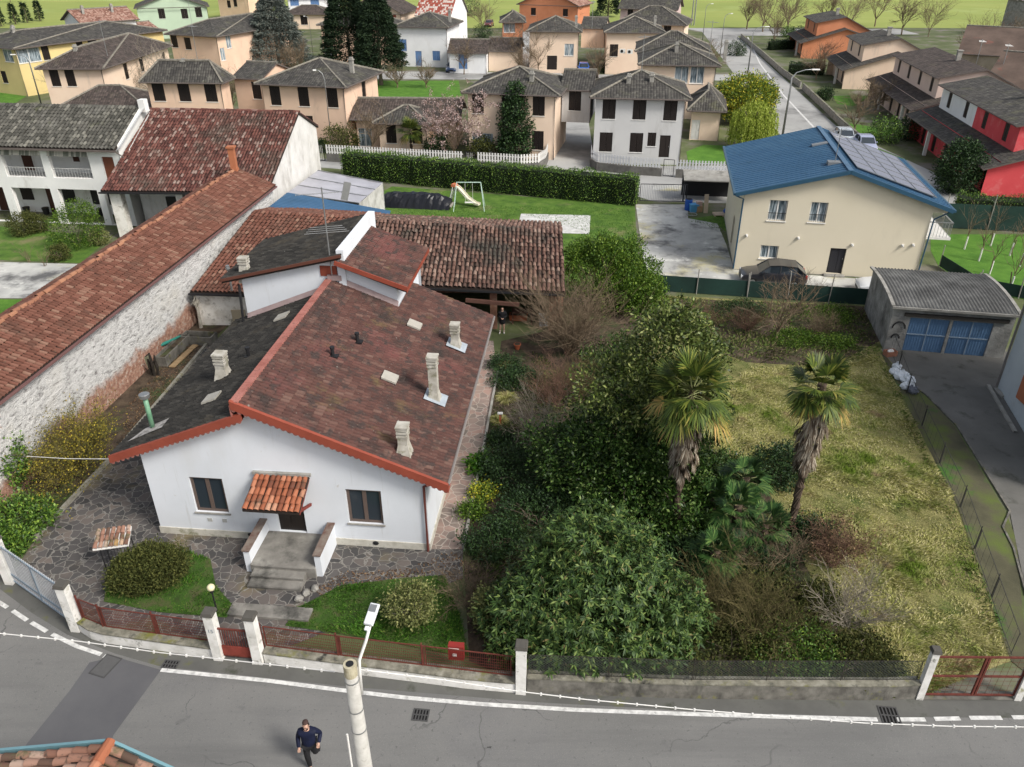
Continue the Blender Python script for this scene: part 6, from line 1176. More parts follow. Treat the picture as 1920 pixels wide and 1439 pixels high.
loquat('large round loquat tree with long leaves behind the front chain link wall', at(1100, 1190), rough([(0, 0, 2.0, 2.7, 2.0, 2.0), (.3, .2, 3.4, 1.9, 1.6, 1.4), (-1.3, -.1, 1.7, 1.4, 1.3, 1.4), (1.6, -.2, 1.6, 1.6, 1.3, 1.4), (.4, -.8, 1.3, 2.4, 1.2, 1.2), (2.6, -.3, 1.0, 1.3, 1.1, 1.0), (-2.4, -.2, 1.0, 1.1, .9, .9), (1.0, -1.4, .9, 2.3, .9, .9), (-1.0, -1.2, .8, 1.8, .8, .8)], 26, .75), 3400, L_=.205, W_=.055)
# --- palms ---
def fan(V, c, ax, up, R_, n=26, arc=2.1, w=.05, fold=.25, droop=.15):
    ax = ax.normalized(); s = ax.cross(up).normalized(); nn = s.cross(ax)
    for i in range(n):
        a = -arc+2*arc*i/(n-1)+rnd.gauss(0, .03); d = (ax*math.cos(a*.72)+s*math.sin(a*.72)).normalized(); l = R_*(1-.25*abs(a/arc))*rnd.uniform(.88, 1.05); sd = nn.cross(d).normalized()
        t = c+d*l-Vector((0, 0, droop*l*rnd.uniform(.5, 1.4)))+nn*fold*.1; m_ = c+d*l*.55+nn*.03*(i % 2)
        V += [tuple(c), tuple(m_+sd*w*.5), tuple(t), tuple(m_-sd*w*.5)]
def palm(label, loc, h, nf=26, Rf=.75, skirt=1.9, seed=1, grp='tall windmill palms', trunk=True, pet=.65, lm=None):
    rnd.seed(seed); t = thing('palm_tree', label, 'palm', loc, 0, grp)
    if trunk:
        b = MB(); n_ = 14; b.tube([(rnd.gauss(0, .02), rnd.gauss(0, .02), h*i/n_) for i in range(n_+1)], [.15+rnd.uniform(-.015, .02) for i in range(n_+1)], 9); b.build('trunk', [pm('fibrous_trunk', [(.3, (.05, .035, .025)), (.7, (.13, .095, .07))], 5, .98, .8, 12)], t)
    G, Y, S_ = [], [], MB()
    for i in range(nf):
        a = i*2.4+rnd.uniform(-.3, .3); e = 1.25-1.85*i/nf+rnd.gauss(0, .1); d = Vector((math.cos(a)*math.cos(e), math.sin(a)*math.cos(e), math.sin(e))); c0 = Vector((0, 0, h-.1-.3*i/nf)); l = pet*(rnd.uniform(.8, 1.15)); c1 = c0+d*l-Vector((0, 0, .08*l))
        S_.tube([c0, (c0+c1)/2+Vector((0, 0, .05)), c1], [.018, .013, .01], 4, cap=False); fan(G if i < nf*.84 else Y, c1, (d-Vector((0, 0, .25 if e < .6 else 0))), Vector((0, 0, 1)), Rf*rnd.uniform(.85, 1.1), 26, 2.1, .075, .25, .1+.25*(e < .2))
    npmesh('fronds', np.array(G), 4, lm or PALM, t)
    if Y: npmesh('yellowing_fronds', np.array(Y), 4, lm or PALMY, t)
    S_.build('petioles', [pm('petiole', (.22, .24, .09), 3, .6, 0)], t)
    if skirt:
        D = []; nS = 120
        for i in range(nS):
            a = rnd.uniform(0, 6.283); z = h-.3-skirt*(i/nS)**.9; r = .20+.42*(1-abs(2*(h-z)/skirt-1)**2*.7)*rnd.uniform(.5, 1); c = Vector((math.cos(a)*r*.7, math.sin(a)*r*.7, z)); ax = Vector((math.cos(a)*.35, math.sin(a)*.35, -1)); fan(D, c, ax, Vector((math.cos(a), math.sin(a), 0)), .62*rnd.uniform(.7, 1.15), 12, .55, .05, .2, .05)
        npmesh('dead_leaf_skirt', np.array(D), 4, PALMD, t)
    return t
palm('tall palm with dead leaf skirt standing on the tan meadow', at(1478, 1005), 6.7, 28, .8, 3.0, 3)
palm('tall palm with dead leaf skirt beside the dark magnolia', at(1262, 1010), 6.6, 34, .95, 3.2, 8, pet=.8)
palm('short palm with yellow green fronds near the blossom tree', at(772, 292), 2.6, 22, 1.1, .0, 5, 'short palms')
for i, (u, v, h, lb) in enumerate(((1372, 1015, 1.7, 'low dark fan palm left of the tall meadow palm foot'), (1335, 1075, 1.1, 'small low fan palm nearest the loquat tree'), (1390, 940, 1.2, 'small fan palm under the tall meadow palm'), (1425, 1030, 1.2, 'low fan palm right of the tallest low palm'), (1330, 985, 1.3, 'low fan palm right of the magnolia foot'))): palm(lb, at(u, v), h, 20, .72, 0, 20+i, 'low fan palms in the garden', True, .55, PALMG)
# --- hedges ---
def hedge(label, p0, p1, h, w, dens, loc_m=HEDG, grp='clipped hedges', L_=.12):
    p0, p1 = Vector(p0), Vector(p1); d = p1-p0; l = d.length; t = thing('hedge', label, 'hedge', p0, math.atan2(d.y, d.x), grp); n = int(l*(w+2*h)*dens)
    s = rng.uniform(0, w+2*h, n); x = rng.uniform(0, l, n); wob = .10*np.sin(x*1.7)+.07*np.sin(x*4.1+1)+rng.normal(0, .06, n)
    front = s < h; top = (s >= h) & (s < h+w); hh = h+.07*np.sin(x*1.1+2)+.05*np.sin(x*5)
    y = np.where(front, 0, np.where(top, s-h, w)); z = np.where(front, s*hh/h, np.where(top, hh, (s-h-w)))
    N_ = np.stack([np.zeros(n), np.where(front, -1., np.where(top, 0, 1.)), np.where(top, 1., 0.)], 1); p = np.stack([x, y, z], 1)+N_*wob[:, None]; dd = nrm(N_+rng.normal(0, .55, (n, 3))+np.array([0, 0, .3])); leafmesh('foliage', p, dd, L_, L_*.55, loc_m, t, .05)
    ne = int(w*h*dens*2); q = np.stack([np.where(rng.random(ne) < .5, 0., l), rng.uniform(0, w, ne), rng.uniform(0, h, ne)], 1); leafmesh('end_foliage', q, rng.normal(size=(ne, 3)), L_, L_*.55, loc_m, t)
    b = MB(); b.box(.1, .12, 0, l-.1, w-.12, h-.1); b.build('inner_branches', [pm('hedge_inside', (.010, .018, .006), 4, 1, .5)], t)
    return t
rng = np.random.default_rng(5)
hA = P(722, 352); hB = P(1190, 388); hedge('long clipped hedge between the play lawn and the village lane', P(640, 338)+Vector((0, .5, 0)), hB, 2.3, 1.5, 150)
hedge('clipped hedge above dark net at the right edge', P(1790, 425), P(2060, 440), 2.2, 1.6, 110)
hedge('low dark hedge before the far orange house', P(1445, 95), P(1490, 92), 1.6, 1.2, 50, BUSH, L_=.2)
hedge('low dark clipped hedge beside the peach house garden', P(1480, 140), P(1545, 142), 1.5, 2.0, 50, BUSH, L_=.2)
hedge('dark hedge behind the bright blue car', P(1130, 138), P(1195, 138), 1.6, 2, 50, BUSH, L_=.2)
# --- village trees ---
def conifer(label, loc, h, r, mat, n, droop, L_=.35, grp=None, name='conifer_tree', pw=1., lo=.06):
    t = thing(name, label, 'tree', loc, 0, grp); zz = rng.uniform(lo, 1, n)**.8; a = rng.uniform(0, 6.283, n); wh = np.abs(np.sin(zz*h*2.6+a*.5)); rr = r*(1-zz)**pw*(.55+.45*rng.random(n)**.5)*(.75+.25*wh)+.08
    p = np.stack([np.cos(a)*rr, np.sin(a)*rr, zz*h], 1); m = 7; P_ = np.repeat(p, m, 0)+rng.normal(0, .16, (n*m, 3)); A = np.repeat(a, m); d = np.stack([np.cos(A), np.sin(A), np.full(n*m, droop)], 1)+rng.normal(0, .35, (n*m, 3)); leafmesh('crown', P_, d, L_, L_*.3, mat, t, .1)
    b = MB(); b.tube([(0, 0, 0), (0, 0, h*.97)], [.02*h+.05, .02], 8)
    for i in range(26): z = rnd.uniform(lo, .85); a_ = i*2.4; q = r*(1-z)**pw*.8; b.tube([(0, 0, z*h), (math.cos(a_)*q, math.sin(a_)*q, z*h+droop*q)], [.04, .012], 4)
    b.build('trunk', [BARK], t); return t
conifer('large blue grey spruce behind the peach houses', at(525, 130), 12.5, 6.4, SPR, 5200, -.1, .42, pw=.8)
conifer('left of two tall dark conifers beside the village lawn', at(660, 150), 14, 5.0, CON, 5200, -.05, .42, 'dark conifers by the village lawn', pw=.55)
conifer('right of two dark conifers, lower and ragged', at(715, 160), 12.5, 4.6, CON, 4600, -.15, .42, 'dark conifers by the village lawn', pw=.6, lo=.16)
conifer('dark broad evergreen against the field at top centre', at(1140, 32), 9, 3.2, CON, 800, 0, .6, pw=.4)
for i, (u, v) in enumerate(((3, 50), (30, 46), (52, 43), (76, 40))): conifer('%s of four small dark cypresses along the far field edge' % ('leftmost', 'second from left', 'third from left', 'rightmost')[i], at(u, v), 4.5, .9, CON, 160, .3, .5, 'cypresses at the field edge', 'cypress_tree', .6)
shrub('magnolia_tree', 'tall narrow evergreen magnolia in front of the peach house', 'tree', [(0, 0, 1.5, 1.7, 1.5, 1.4), (.1, 0, 3.2, 1.6, 1.4, 1.5), (-.1, 0, 4.9, 1.2, 1.1, 1.3), (0, 0, 6.3, .7, .7, .9)], 900, 12, .26, .13, BUSH, at(966, 298), spread=.22, stems=16, sr=.07, trunk=.8)
shrub('yellow_mimosa', 'large rounded yellow green mimosa tree by the street', 'tree', [(0, 0, 3.2, 3.4, 3.0, 2.3), (-1.6, 0, 2.6, 2.2, 2, 2), (1.8, .3, 2.8, 2.0, 2, 2)], 1700, 11, .26, .13, MIM, at(1390, 232), spread=.25, stems=14, sr=.09, trunk=.9)
# willow: hanging strands
t = thing('willow_tree', 'light yellow green weeping willow in front of the mimosa', 'tree', at(1408, 280)); n = 520; a = rng.uniform(0, 6.283, n); r = rng.uniform(.2, 2.5, n); z0 = 4.6-.22*r**2+rng.normal(0, .25, n); m = 42; k = np.tile(np.arange(m), n)/m; A, R_, Z = np.repeat(a, m), np.repeat(r, m), np.repeat(z0, m)
ln_ = np.repeat(rng.uniform(.65, .97, n), m); rr = R_+.35*k*np.repeat(rng.random(n), m); p = np.stack([np.cos(A)*rr, np.sin(A)*rr, Z*(1-k*ln_)+.1], 1)+rng.normal(0, .05, (n*m, 3)); d = np.stack([np.cos(A)*.2, np.sin(A)*.2, -np.ones(n*m)], 1)+rng.normal(0, .35, (n*m, 3)); leafmesh('hanging_foliage', p, d, .24, .07, WIL, t)
b = MB(); b.tube([(0, 0, 0), (0, 0, 2.2)], [.25, .2], 8); limbs(b, (0, 0, 2.1), [((math.cos(q)*1.8, math.sin(q)*1.8, 4.1), .03) for q in np.linspace(0, 6, 9)], .12); b.build('trunk', [BARK], t)
twigs('blossom_tree', 'pink flowering tree in front of low peach house', 'tree', at(852, 300), 5.6, .8, 9, TWIG, 4, 3, .05, trunk=1.0, leafm=BLOS, nleaf=7000, ll=.11)
for i, (u, v, r, lb, m_) in enumerate(((125, 110, 2.0, 'round dark bush in front of the yellow house', BUSH), (45, 172, .9, 'leftmost small round bush by the yellow house', LAUR), (75, 165, .8, 'small green bush right of the round yellow house bush', YEL), (905, 296, 1.3, 'rounded olive bush behind the white picket fence', JUN), (640, 285, 1.7, 'olive bush beside lamp behind the picket fence', JUN), (600, 285, .8, 'small dark bush at left end of picket fence', BUSH),
    (820, 290, 1.2, 'dark bush under the pink blossom tree', BUSH), (1165, 115, 1.3, 'green bush below the air conditioners', LAUR), (880, 30, 3.0, 'large dark grey bush beyond white house', BUSH), (772, 30, 1.6, 'round dark bush beside chequered roof house', BUSH), (1115, 40, 1.5, 'small round bush in front of far evergreen', BUSH), (1700, 262, 1.6, 'dark bush in front of the red terraced house', BUSH),
    (1655, 268, 1.7, 'dense green garden bush beside the silver car', HEDG), (1545, 188, 1.0, 'round clipped bush by the street wall', BUSH), (1500, 80, 2.2, 'dark tree in front of the far orange house', BUSH), (1475, 70, 1.4, 'green bush left of the far orange house', HEDG), (905, 72, 1.8, 'dark spreading bush near the terracotta orange house', BUSH), (1240, 105, 1.3, 'small dark bush behind the peach hipped houses', BUSH), (1380, 105, 1.6, 'dark bush beside the street near the hipped roofs', BUSH))):
    shrub('bush', lb, 'bush', [(0, 0, r*.75, r, r, r*.8), (r*.4, 0, r*.6, r*.7, r*.7, r*.6), (-r*.35, .1, r*.7, r*.7, r*.6, r*.7)], 200, 11, .16+.05*r, .1, m_, at(u, v), 'bushes of the village gardens', spread=.12*r+.05, stems=5)
t = shrub('evergreen_tree', 'rounded dark evergreen tree left of the red wall', 'tree', [(0, 0, 2.6, 1.9, 1.7, 1.6), (0, 0, 1.5, 1.9, 1.7, 1.4), (0, 0, 3.6, 1.2, 1.1, .9)], 900, 12, .22, .10, BUSH, at(1788, 362), spread=.2, stems=10, sr=.06)
for i, (u, v, h, lb) in enumerate(((1430, 60, 9, 'large bare tree left of the two far field trees'), (1640, 50, 10, 'tall bare tree against field above orange house'), (1400, 55, 6, 'slender bare tree at the junction'), (1475, 60, 7, 'bare tree behind dark hedge before orange house'), (1690, 66, 6, 'rounded bare tree right of tall field tree'), (1550, 45, 6, 'small bare tree behind far orange house'))):
    twigs('bare_tree', lb, 'tree', at(u, v), h, .75, 6, TWIG, 40+i, 4, .08, 'bare trees at the field edge', trunk=1.8, thin=.6, kids_=4)
for i, (u, v, h, lb, mm) in enumerate(((950, 130, 6, 'large bare tree beside low peach outbuilding', TWIG), (1010, 138, 6, 'bare branching tree in front of peach house with awning', TWIG), (290, 205, 7, 'left pale bare tree before the hipped peach house', TWIGP), (330, 205, 7, 'right pale bare tree before the hipped peach house', TWIGP), (155, 205, 5, 'bare shrub over low dark roof at left', TWIGP),
    (700, 290, 4.5, 'bare shrubby tree beside the lamp and picket fence', TWIG), (1600, 250, 3.4, 'small bare tree in the street side garden', TWIG), (1608, 222, 3.2, 'bare round headed tree beside the pink house', TWIG), (1545, 120, 3.5, 'reddish bare tree against orange wall', TWIGR), (1370, 232, 2, 'small bare tree in the grey house lawn', TWIG), (870, 140, 5, 'slender bare tree at the lawn corner', TWIG), (20, 5, 5, 'bare tree by the far left field', TWIG), (480, 30, 6, 'bare poplar behind the spruce', TWIG), (1255, 95, 4, 'bare shrub near hipped roofs by the street', TWIG), (1860, 150, 7, 'ivy grown bare tree beside old farm', TWIGR), (1810, 118, 7, 'tangled bare tree in front of old farm building', TWIG), (1900, 130, 6, 'bare tree at right edge before tower', TWIG))):
    twigs('bare_tree', lb, 'tree', at(u, v), h, .8, 6, mm, 60+i, 3, .05, 'bare trees of the village gardens', trunk=h*.22, kids_=4)
# farmhouse garden
for u, v, r, lb, mm in ((48, 440, 1.0, 'left round clipped bush before the farmhouse pillars', JUN), (72, 435, .8, 'right small clipped bush before the farmhouse pillars', JUN), (150, 462, 1.75, 'large bright green bush on the farmhouse lawn', LAUR), (115, 488, .62, 'tiny round clipped bush on the farmhouse lawn', JUN), (190, 458, .6, 'small grey green plant right of large farm bush', YEL)):
    shrub('bush', lb, 'bush', [(0, 0, r*.8, r, r, r*.85)]+([(r*.3, .2, r*1.4, r*.7, r*.6, r*.5)] if r > 1.5 else []), int(260*r), 14, .11+.03*(r > 1.5), .06, mm, at(u, v), 'bushes on the farmhouse lawn', spread=.12, stems=6, shell=.8)
for u, v, lb in ((85, 500, 'bare rose plant left on the farmhouse lawn'), (55, 492, 'smaller bare rose plant on the farmhouse lawn')): twigs('bare_shrub', lb, 'shrub', at(u, v), 1.8, .5, 6, TWIG, int(u), 2, .015, 'bare plants on the farmhouse lawn')
# orchard saplings with whitewashed trunks
for i, (u, v) in enumerate(((1808, 468), (1835, 490), (1857, 462), (1893, 480), (1855, 515), (1912, 500), (1893, 545))):
    lb = ('first sapling, nearest the cream house', 'second sapling, in front row middle', 'third sapling, back row middle', 'fourth sapling, back row right', 'fifth sapling, near the garage roof', 'sixth sapling, at image edge', 'seventh sapling, just behind the garage roof')[i]
    t = twigs('sapling', lb+' with white painted trunk', 'tree', at(u, v), 2.6, .35, 4, TWIG, 90+i, 2, .022, 'orchard saplings', trunk=1.2); b = MB(); b.tube([(0, 0, 0), (.01, 0, .95)], [.06, .055], 7); b.build('painted_trunk', [M_white], t)
# --- overgrown garden shrubs ---
twigs('bare_shrub', 'large tangled bare shrub in front of the barn', 'shrub', at(1068, 665), 4.6, .85, 42, TWIG, 1, 3, .026, kids_=4)
twigs('bare_shrub', 'pale bare shrub near the front wall before the meadow', 'shrub', at(1590, 1175), 2.4, 1.0, 15, TWIGP, 2, 3, .018, kids_=4)
twigs('bare_shrub', 'olive green bare shrub behind the chain link fence', 'shrub', at(1420, 1195), 2.8, 1.0, 20, TWIGO, 3, 3, .018, kids_=4)
twigs('bare_shrub', 'dense grey bare shrub beside the low fan palms', 'shrub', at(1440, 1070), 2.4, 1.1, 16, TWIG, 5, 3, .016, kids_=4)
twigs('bare_shrub', 'reddish bare shrub at the edge of the tan meadow', 'shrub', at(1558, 1062), 2.0, 1.0, 26, TWIGR, 6, 3, .013, kids_=4, leafm=BRWN, nleaf=1500, ll=.07)
twigs('bare_shrub', 'brown bare shrub between loquat and olive shrub', 'shrub', at(1335, 1150), 2.4, 1.0, 14, TWIGO, 7, 3, .016, kids_=4)
twigs('bare_tree', 'bare leafless small tree on the brush heap', 'tree', at(1455, 640), 3.6, .7, 7, TWIG, 8, 3, .04, trunk=.7, kids_=4)
twigs('bare_shrub', 'bare bramble mass below green net fence', 'shrub', at(1400, 620), 1.6, 1.4, 30, TWIGR, 9, 3, .012, kids_=4)
twigs('bare_shrub', 'bare brown scrub beside the magnolia top', 'shrub', at(1310, 620), 1.8, 1.3, 30, TWIGR, 10, 3, .012, kids_=4)
twigs('bare_shrub', 'bare scrub left of the garage wall', 'shrub', at(1535, 625), 1.5, 1.3, 26, TWIG, 12, 3, .012, kids_=4)
twigs('bare_shrub', 'thin bare shrub with pale stems beside the pink path', 'shrub', at(1005, 850), 3.0, .55, 12, TWIGP, 13, 3, .018, kids_=4)
twigs('bare_shrub', 'brown bare shrub between magnolia and pink path', 'shrub', at(1040, 760), 2.6, .9, 26, TWIGR, 14, 3, .014, kids_=4)
twigs('bare_shrub', 'olive stemmed shrub in front of large tangled shrub', 'shrub', at(1090, 740), 2.2, .9, 22, TWIGO, 15, 3, .014, kids_=4)
twigs('bare_shrub', 'grey bare shrub under front lawn end beside loquat', 'shrub', at(880, 1130), 1.6, 1.0, 18, TWIG, 16, 3, .012, kids_=4)
shrub('shrub', 'dark evergreen shrub at foot of the meadow palm', 'shrub', [(0, 0, .8, 1.1, 1, .8), (.5, .1, 1.1, .7, .7, .6)], 420, 14, .14, .05, BUSH, at(1452, 905), spread=.14, stems=10)
shrub('shrub', 'dark low evergreen left of magnolia beside bare saplings', 'shrub', [(0, 0, .5, 1.8, 1.3, .6), (-.8, .6, .6, 1.2, 1, .6), (.8, -1, .5, 1.2, 1.2, .6)], 900, 12, .12, .05, BUSH, at(985, 905), spread=.15, stems=14)
shrub('shrub', 'mossy dark undergrowth shrub above the loquat', 'shrub', [(0, 0, .5, 1.8, 1.5, .7), (1.5, .4, .5, 1.3, 1.2, .7)], 800, 12, .12, .05, BUSH, at(1010, 985), spread=.15, stems=14)
shrub('shrub', 'dark low shrub between magnolia and loquat', 'shrub', [(0, 0, .6, 1.6, 1.2, .8), (1.4, .2, .7, 1.3, 1, .8)], 800, 13, .15, .07, MAGN, at(1215, 1000), spread=.15, stems=14)
shrub('shrub', 'pale flowering shrub at the left flank of the loquat', 'shrub', [(0, 0, .8, .55, .5, .7)], 200, 14, .10, .06, YEL, at(918, 1175), spread=.1, stems=8)
shrub('shrub', 'yellow green shrub on the front lawn behind red fence', 'shrub', [(0, 0, .75, .85, .7, .6), (.3, .1, 1.1, .5, .5, .4)], 330, 12, .10, .05, YEL, at(770, 1165), spread=.12, stems=12, bark=TWIGP)
shrub('juniper', 'large spreading olive green juniper on left front lawn', 'shrub', [(0, 0, .7, 1.15, .95, .65), (-.5, -.2, .6, .8, .7, .55), (.6, .2, .75, .8, .7, .55), (.1, .35, 1.0, .7, .5, .4)], 1300, 14, .12, .045, JUN, at(285, 1095), spread=.09, stems=16, up=.6)
t = twigs('forsythia', 'wide yellow flowering shrub against the old whitewashed wall', 'shrub', at(150, 885), 2.5, 1.25, 50, TWIGO, 17, 3, .016, kids_=4, leafm=FORS, nleaf=8500, ll=.07); t.scale = (.85, 1.35, 1)
shrub('ivy', 'dark green ivy climbing the old wall left of forsythia', 'plant', [(0, 0, 1.2, .35, .6, .8), (-.1, .5, 1.9, .3, .4, .5)], 130, 12, .13, .09, HEDG, at(42, 920), spread=.15, stems=5)
for u, v, w, lb, mm, L_ in ((45, 985, 1.3, 'leafy green weeds in bed beside the blue grey gate', HEDG, .16), (15, 1030, .9, 'leafy green plants right behind the far left post', HEDG, .16), (905, 880, .45, 'bright green tuft beside the pink path', GRN, .3), (885, 965, .5, 'bright green plants beside lower pink path', LAUR, .13), (905, 930, .5, 'orange tipped plant beside the pink path', MIM, .13), (945, 690, .8, 'low dark ground plant at top of the pink path', BUSH, .12), (940, 830, .6, 'small dark bush beside the middle of pink path', BUSH, .13)):
    shrub('plant', lb, 'plant', [(0, 0, w*.35, w, w*.8, w*.4)], int(260*w), 12, L_, L_*.4, mm, at(u, v), 'plants in the garden beds', spread=.13, stems=4, sr=.01)
t = twigs('pollard_tree', 'small pollarded tree in front of the low annexe', 'tree', at(377, 615), .9, .5, 9, BARKP, 31, 1, .05, trunk=1.3, kids_=2)
b = MB(); t = thing('dead_cactus', 'blackened dead cactus beside a bucket near old wall', 'plant', at(290, 705))
for dx, dy, h in ((0, 0, 1.3), (.18, .05, 1.0), (-.2, .1, .9)): b.tube([(dx, dy, 0), (dx+.03, dy, h*.5), (dx-.02, dy+.04, h)], [.08, .09, .05], 7)
b.tube([(.0, 0, .7), (.22, 0, .9), (.24, 0, 1.2)], [.05, .06, .04], 6); b.build('stems', [pm('dead_stem', (.03, .025, .02), 5, .95, .5)], t)
# --- grasses and ground cover (uncountable) ---
def inpoly(x, y, poly):
    c = np.zeros(len(x), bool); j = len(poly)-1
    for i in range(len(poly)):
        xi, yi = poly[i][0], poly[i][1]; xj, yj = poly[j][0], poly[j][1]; q = ((yi > y) != (yj > y)) & (x < (xj-xi)*(y-yi)/((yj-yi) if yj != yi else 1e-9)+xi); c ^= q; j = i
    return c
def scatter(poly, dens):
    xs = [p[0] for p in poly]; ys = [p[1] for p in poly]; A = (max(xs)-min(xs))*(max(ys)-min(ys)); n = int(A*dens); x = rng.uniform(min(xs), max(xs), n); y = rng.uniform(min(ys), max(ys), n); k = inpoly(x, y, poly); return x[k], y[k]
def grass(name, polys, dens, h, w, mat, lean=.5, clump=0, droop=.3, base=.02):
    X, Y = [], []
    for q in polys: x, y = scatter(q, dens); X.append(x); Y.append(y)
    x = np.concatenate(X); y = np.concatenate(Y); hh = np.full(len(x), h)
    if clump:
        def fld(fr, n=9):
            s_ = 0
            for _ in range(n): a_ = rng.uniform(0, 6.283); q_ = fr*rng.uniform(.5, 1.8); s_ = s_+np.sin((x*math.cos(a_)+y*math.sin(a_))*q_+rng.uniform(0, 6.283))
            return s_/n**.5
        f = np.clip(.5+.28*fld(1.1)+.28*fld(3.6), 0, 1); hh = h*(.35+1.25*f); k = rng.random(len(x)) < .35+.75*f; ang = 1.6*fld(.8)+1.3*fld(2.8)+rng.normal(0, .7, len(x)); x, y, hh, ang = x[k], y[k], hh[k], ang[k]
    else: ang = rng.uniform(0, 6.283, len(x))
    p = np.stack([x, y, np.full(len(x), base)], 1); d = np.stack([np.cos(ang)*lean, np.sin(ang)*lean, np.ones(len(x))], 1)+rng.normal(0, .25, (len(x), 3)); o = leafmesh(name, p, d, hh, w, mat, None, droop); return tag(o, kind='stuff')
mead = [P(1405, 690), P(1480, 690), P(1560, 695), P(1640, 665), P(1672, 700), P(1700, 780), P(1795, 960), P(1880, 1225), P(1740, 1300), P(1655, 1300), P(1600, 1230), P(1540, 1090), P(1490, 960), P(1420, 880), P(1335, 850), P(1340, 760)]
grass('tall_dry_grass', [mead], 900, .21, .024, TAN, 1.1, 1, .35)
for i, (u, v, w, h, lb, mm, L_) in enumerate(((960, 720, 1.1, .5, 'dark green undergrowth patch at the top of the path bed', BUSH, .12), (1060, 850, 1.5, .9, 'dark bramble patch left of the magnolia trunk', MAGN, .13), (925, 1030, 1.0, .7, 'dark green undergrowth beside the right end of the paving', BUSH, .12), (1330, 900, 1.3, .9, 'green undergrowth between the two tall palms', MAGN, .13), (1300, 1075, 1.4, .9, 'dense green undergrowth right of the loquat tree', BUSH, .13), (1390, 1120, 1.4, .7, 'olive undergrowth behind the olive bare shrub', JUN, .12), (1500, 1150, 1.2, .6, 'low olive brush before the meadow edge', JUN, .11), (1510, 1020, 1.0, .7, 'dark scrub under the reddish bare shrub', BUSH, .12), (1360, 1225, 1.5, .6, 'olive weeds behind the stained wall right of the loquat', JUN, .11), (1480, 1235, 1.4, .5, 'green weeds behind the stained wall before the pale shrub', HEDG, .11), (1600, 1250, 1.2, .5, 'weeds behind the stained wall near the red field gate', JUN, .11), (1420, 1080, 1.2, .8, 'dark bush among the low fan palms', BUSH, .12), (1210, 780, 1.5, 1.6, 'dark evergreen undergrowth behind the magnolia near left palm', MAGN, .16), (1240, 890, 1.4, 1.5, 'dark evergreen mass around the left palm trunk', MAGN, .16), (1150, 700, 1.6, 1.6, 'dark evergreen bush between tangled shrub and magnolia', MAGN, .15), (940, 1150, .9, .8, 'dark leafy bush left of the loquat near red fence', BUSH, .12), (1380, 590, 1.5, .45, 'dark weeds along the net fence', BUSH, .1), (1550, 600, 1.4, .45, 'green weeds near the garage along the net fence', LAUR, .1), (1480, 640, 1.2, .35, 'low green weed patch beside bare tree on brush', LAUR, .1), (1560, 650, 1.0, .4, 'bright green weed patch near the meadow palm top', LAUR, .1))):
    shrub('undergrowth_bush', lb, 'bush', rough([(0, 0, h*.5, w, w*.85, h*.6), (w*.5, w*.3, h*.5, w*.7, w*.6, h*.5)], 8, h*.5), int(330*w), 12, L_, L_*.45, mm, at(u, v), 'undergrowth of the overgrown garden', spread=.14, stems=5, sr=.015)
for i, (u, v, h, lb) in enumerate(((560, 150, 5, 'in front of spruce, left'), (440, 210, 5, 'beside linking wing of the hipped peach houses'), (230, 210, 5, 'over low dark roof, right'), (800, 165, 3, 'in middle of the village lawn'), (745, 165, 3, 'at left on the village lawn'), (1120, 145, 4, 'beside the bright blue car'), (985, 150, 5, 'behind the front peach house apex'), (330, 60, 6, 'between pale green and peach houses'), (640, 60, 6, 'just left of the tall conifers top'), (905, 60, 6, 'on lane before the orange houses'), (1060, 60, 6, 'between two hipped peach roofs'), (1330, 140, 4, 'by the curtained windows house'), (1530, 150, 4, 'in garden before the peach row house'), (1450, 85, 6, 'beside dark hedge along far street'), (1590, 60, 7, 'behind the far orange house, right'), (1740, 70, 7, 'between field and old farm building'), (1885, 105, 6, 'left of the round tower'), (1640, 210, 3.5, 'before the pale pink house door'))):
    twigs('bare_tree', 'bare tree '+lb, 'tree', at(u, v), h, .85, 7, TWIG, 160+i, 3, .05, 'bare trees among the village houses', trunk=h*.2, kids_=5, thin=.6)
grass('weedy_ground_cover', [[P(1215, 555), P(1620, 577), P(1650, 660), P(1560, 700), P(1400, 690), P(1330, 760), P(1280, 640)], [P(1290, 1240), P(1600, 1230), P(1680, 1305), P(1290, 1300)], [P(1640, 660), P(1672, 690), P(1740, 860), P(1800, 960), P(1895, 1235), P(1865, 1235), P(1775, 960), P(1690, 780)]], 130, .2, .05, MIXG, .8, 1)
grass('undergrowth', [[P(875, 1030), P(890, 950), P(908, 850), P(936, 700), P(1000, 660), P(1060, 700), P(1330, 830), P(1560, 1110), P(1730, 1290), P(985, 1283), P(890, 1200)]], 120, .22, .06, im('undergrowth_leaf', [(0, (.02, .035, .008)), (.5, (.045, .075, .015)), (.8, (.09, .11, .03)), (1, (.17, .14, .07))], .8, .1), .9, 1)
gL = [P(225, 1040), P(345, 1035), P(395, 1050), P(405, 1100), P(440, 1140), P(425, 1160), P(300, 1150), P(195, 1130), P(205, 1080)]; gR = [P(640, 1100), P(760, 1085), P(835, 1080), P(860, 1150), P(880, 1235), P(700, 1200), P(535, 1175), P(560, 1140)]
G_lawn3 = pm('mossy_front_lawn', [(.3, (.03, .045, .012)), (.5, (.04, .09, .012)), (.72, (.09, .08, .04))], 1.6, .97, .7, 18)
for q in (gL, gR): sheet('front_lawn', q, G_lawn3, .045)
grass('lush_front_grass', [gL, gR], 900, .15, .022, GRN, .6, 1, .3, .045)
grass('short_lawn_grass', [[P(735, 395), P(850, 385), P(1180, 392), P(1195, 440), P(1115, 440), P(970, 400), P(960, 425), P(740, 410)], [P(1290, 415), P(1360, 408), P(1360, 440), P(1340, 430)]], 60, .1, .05, im('lawn_blade', [(0, (.04, .11, .012)), (1, (.12, .22, .035))], .7, .2), .7)
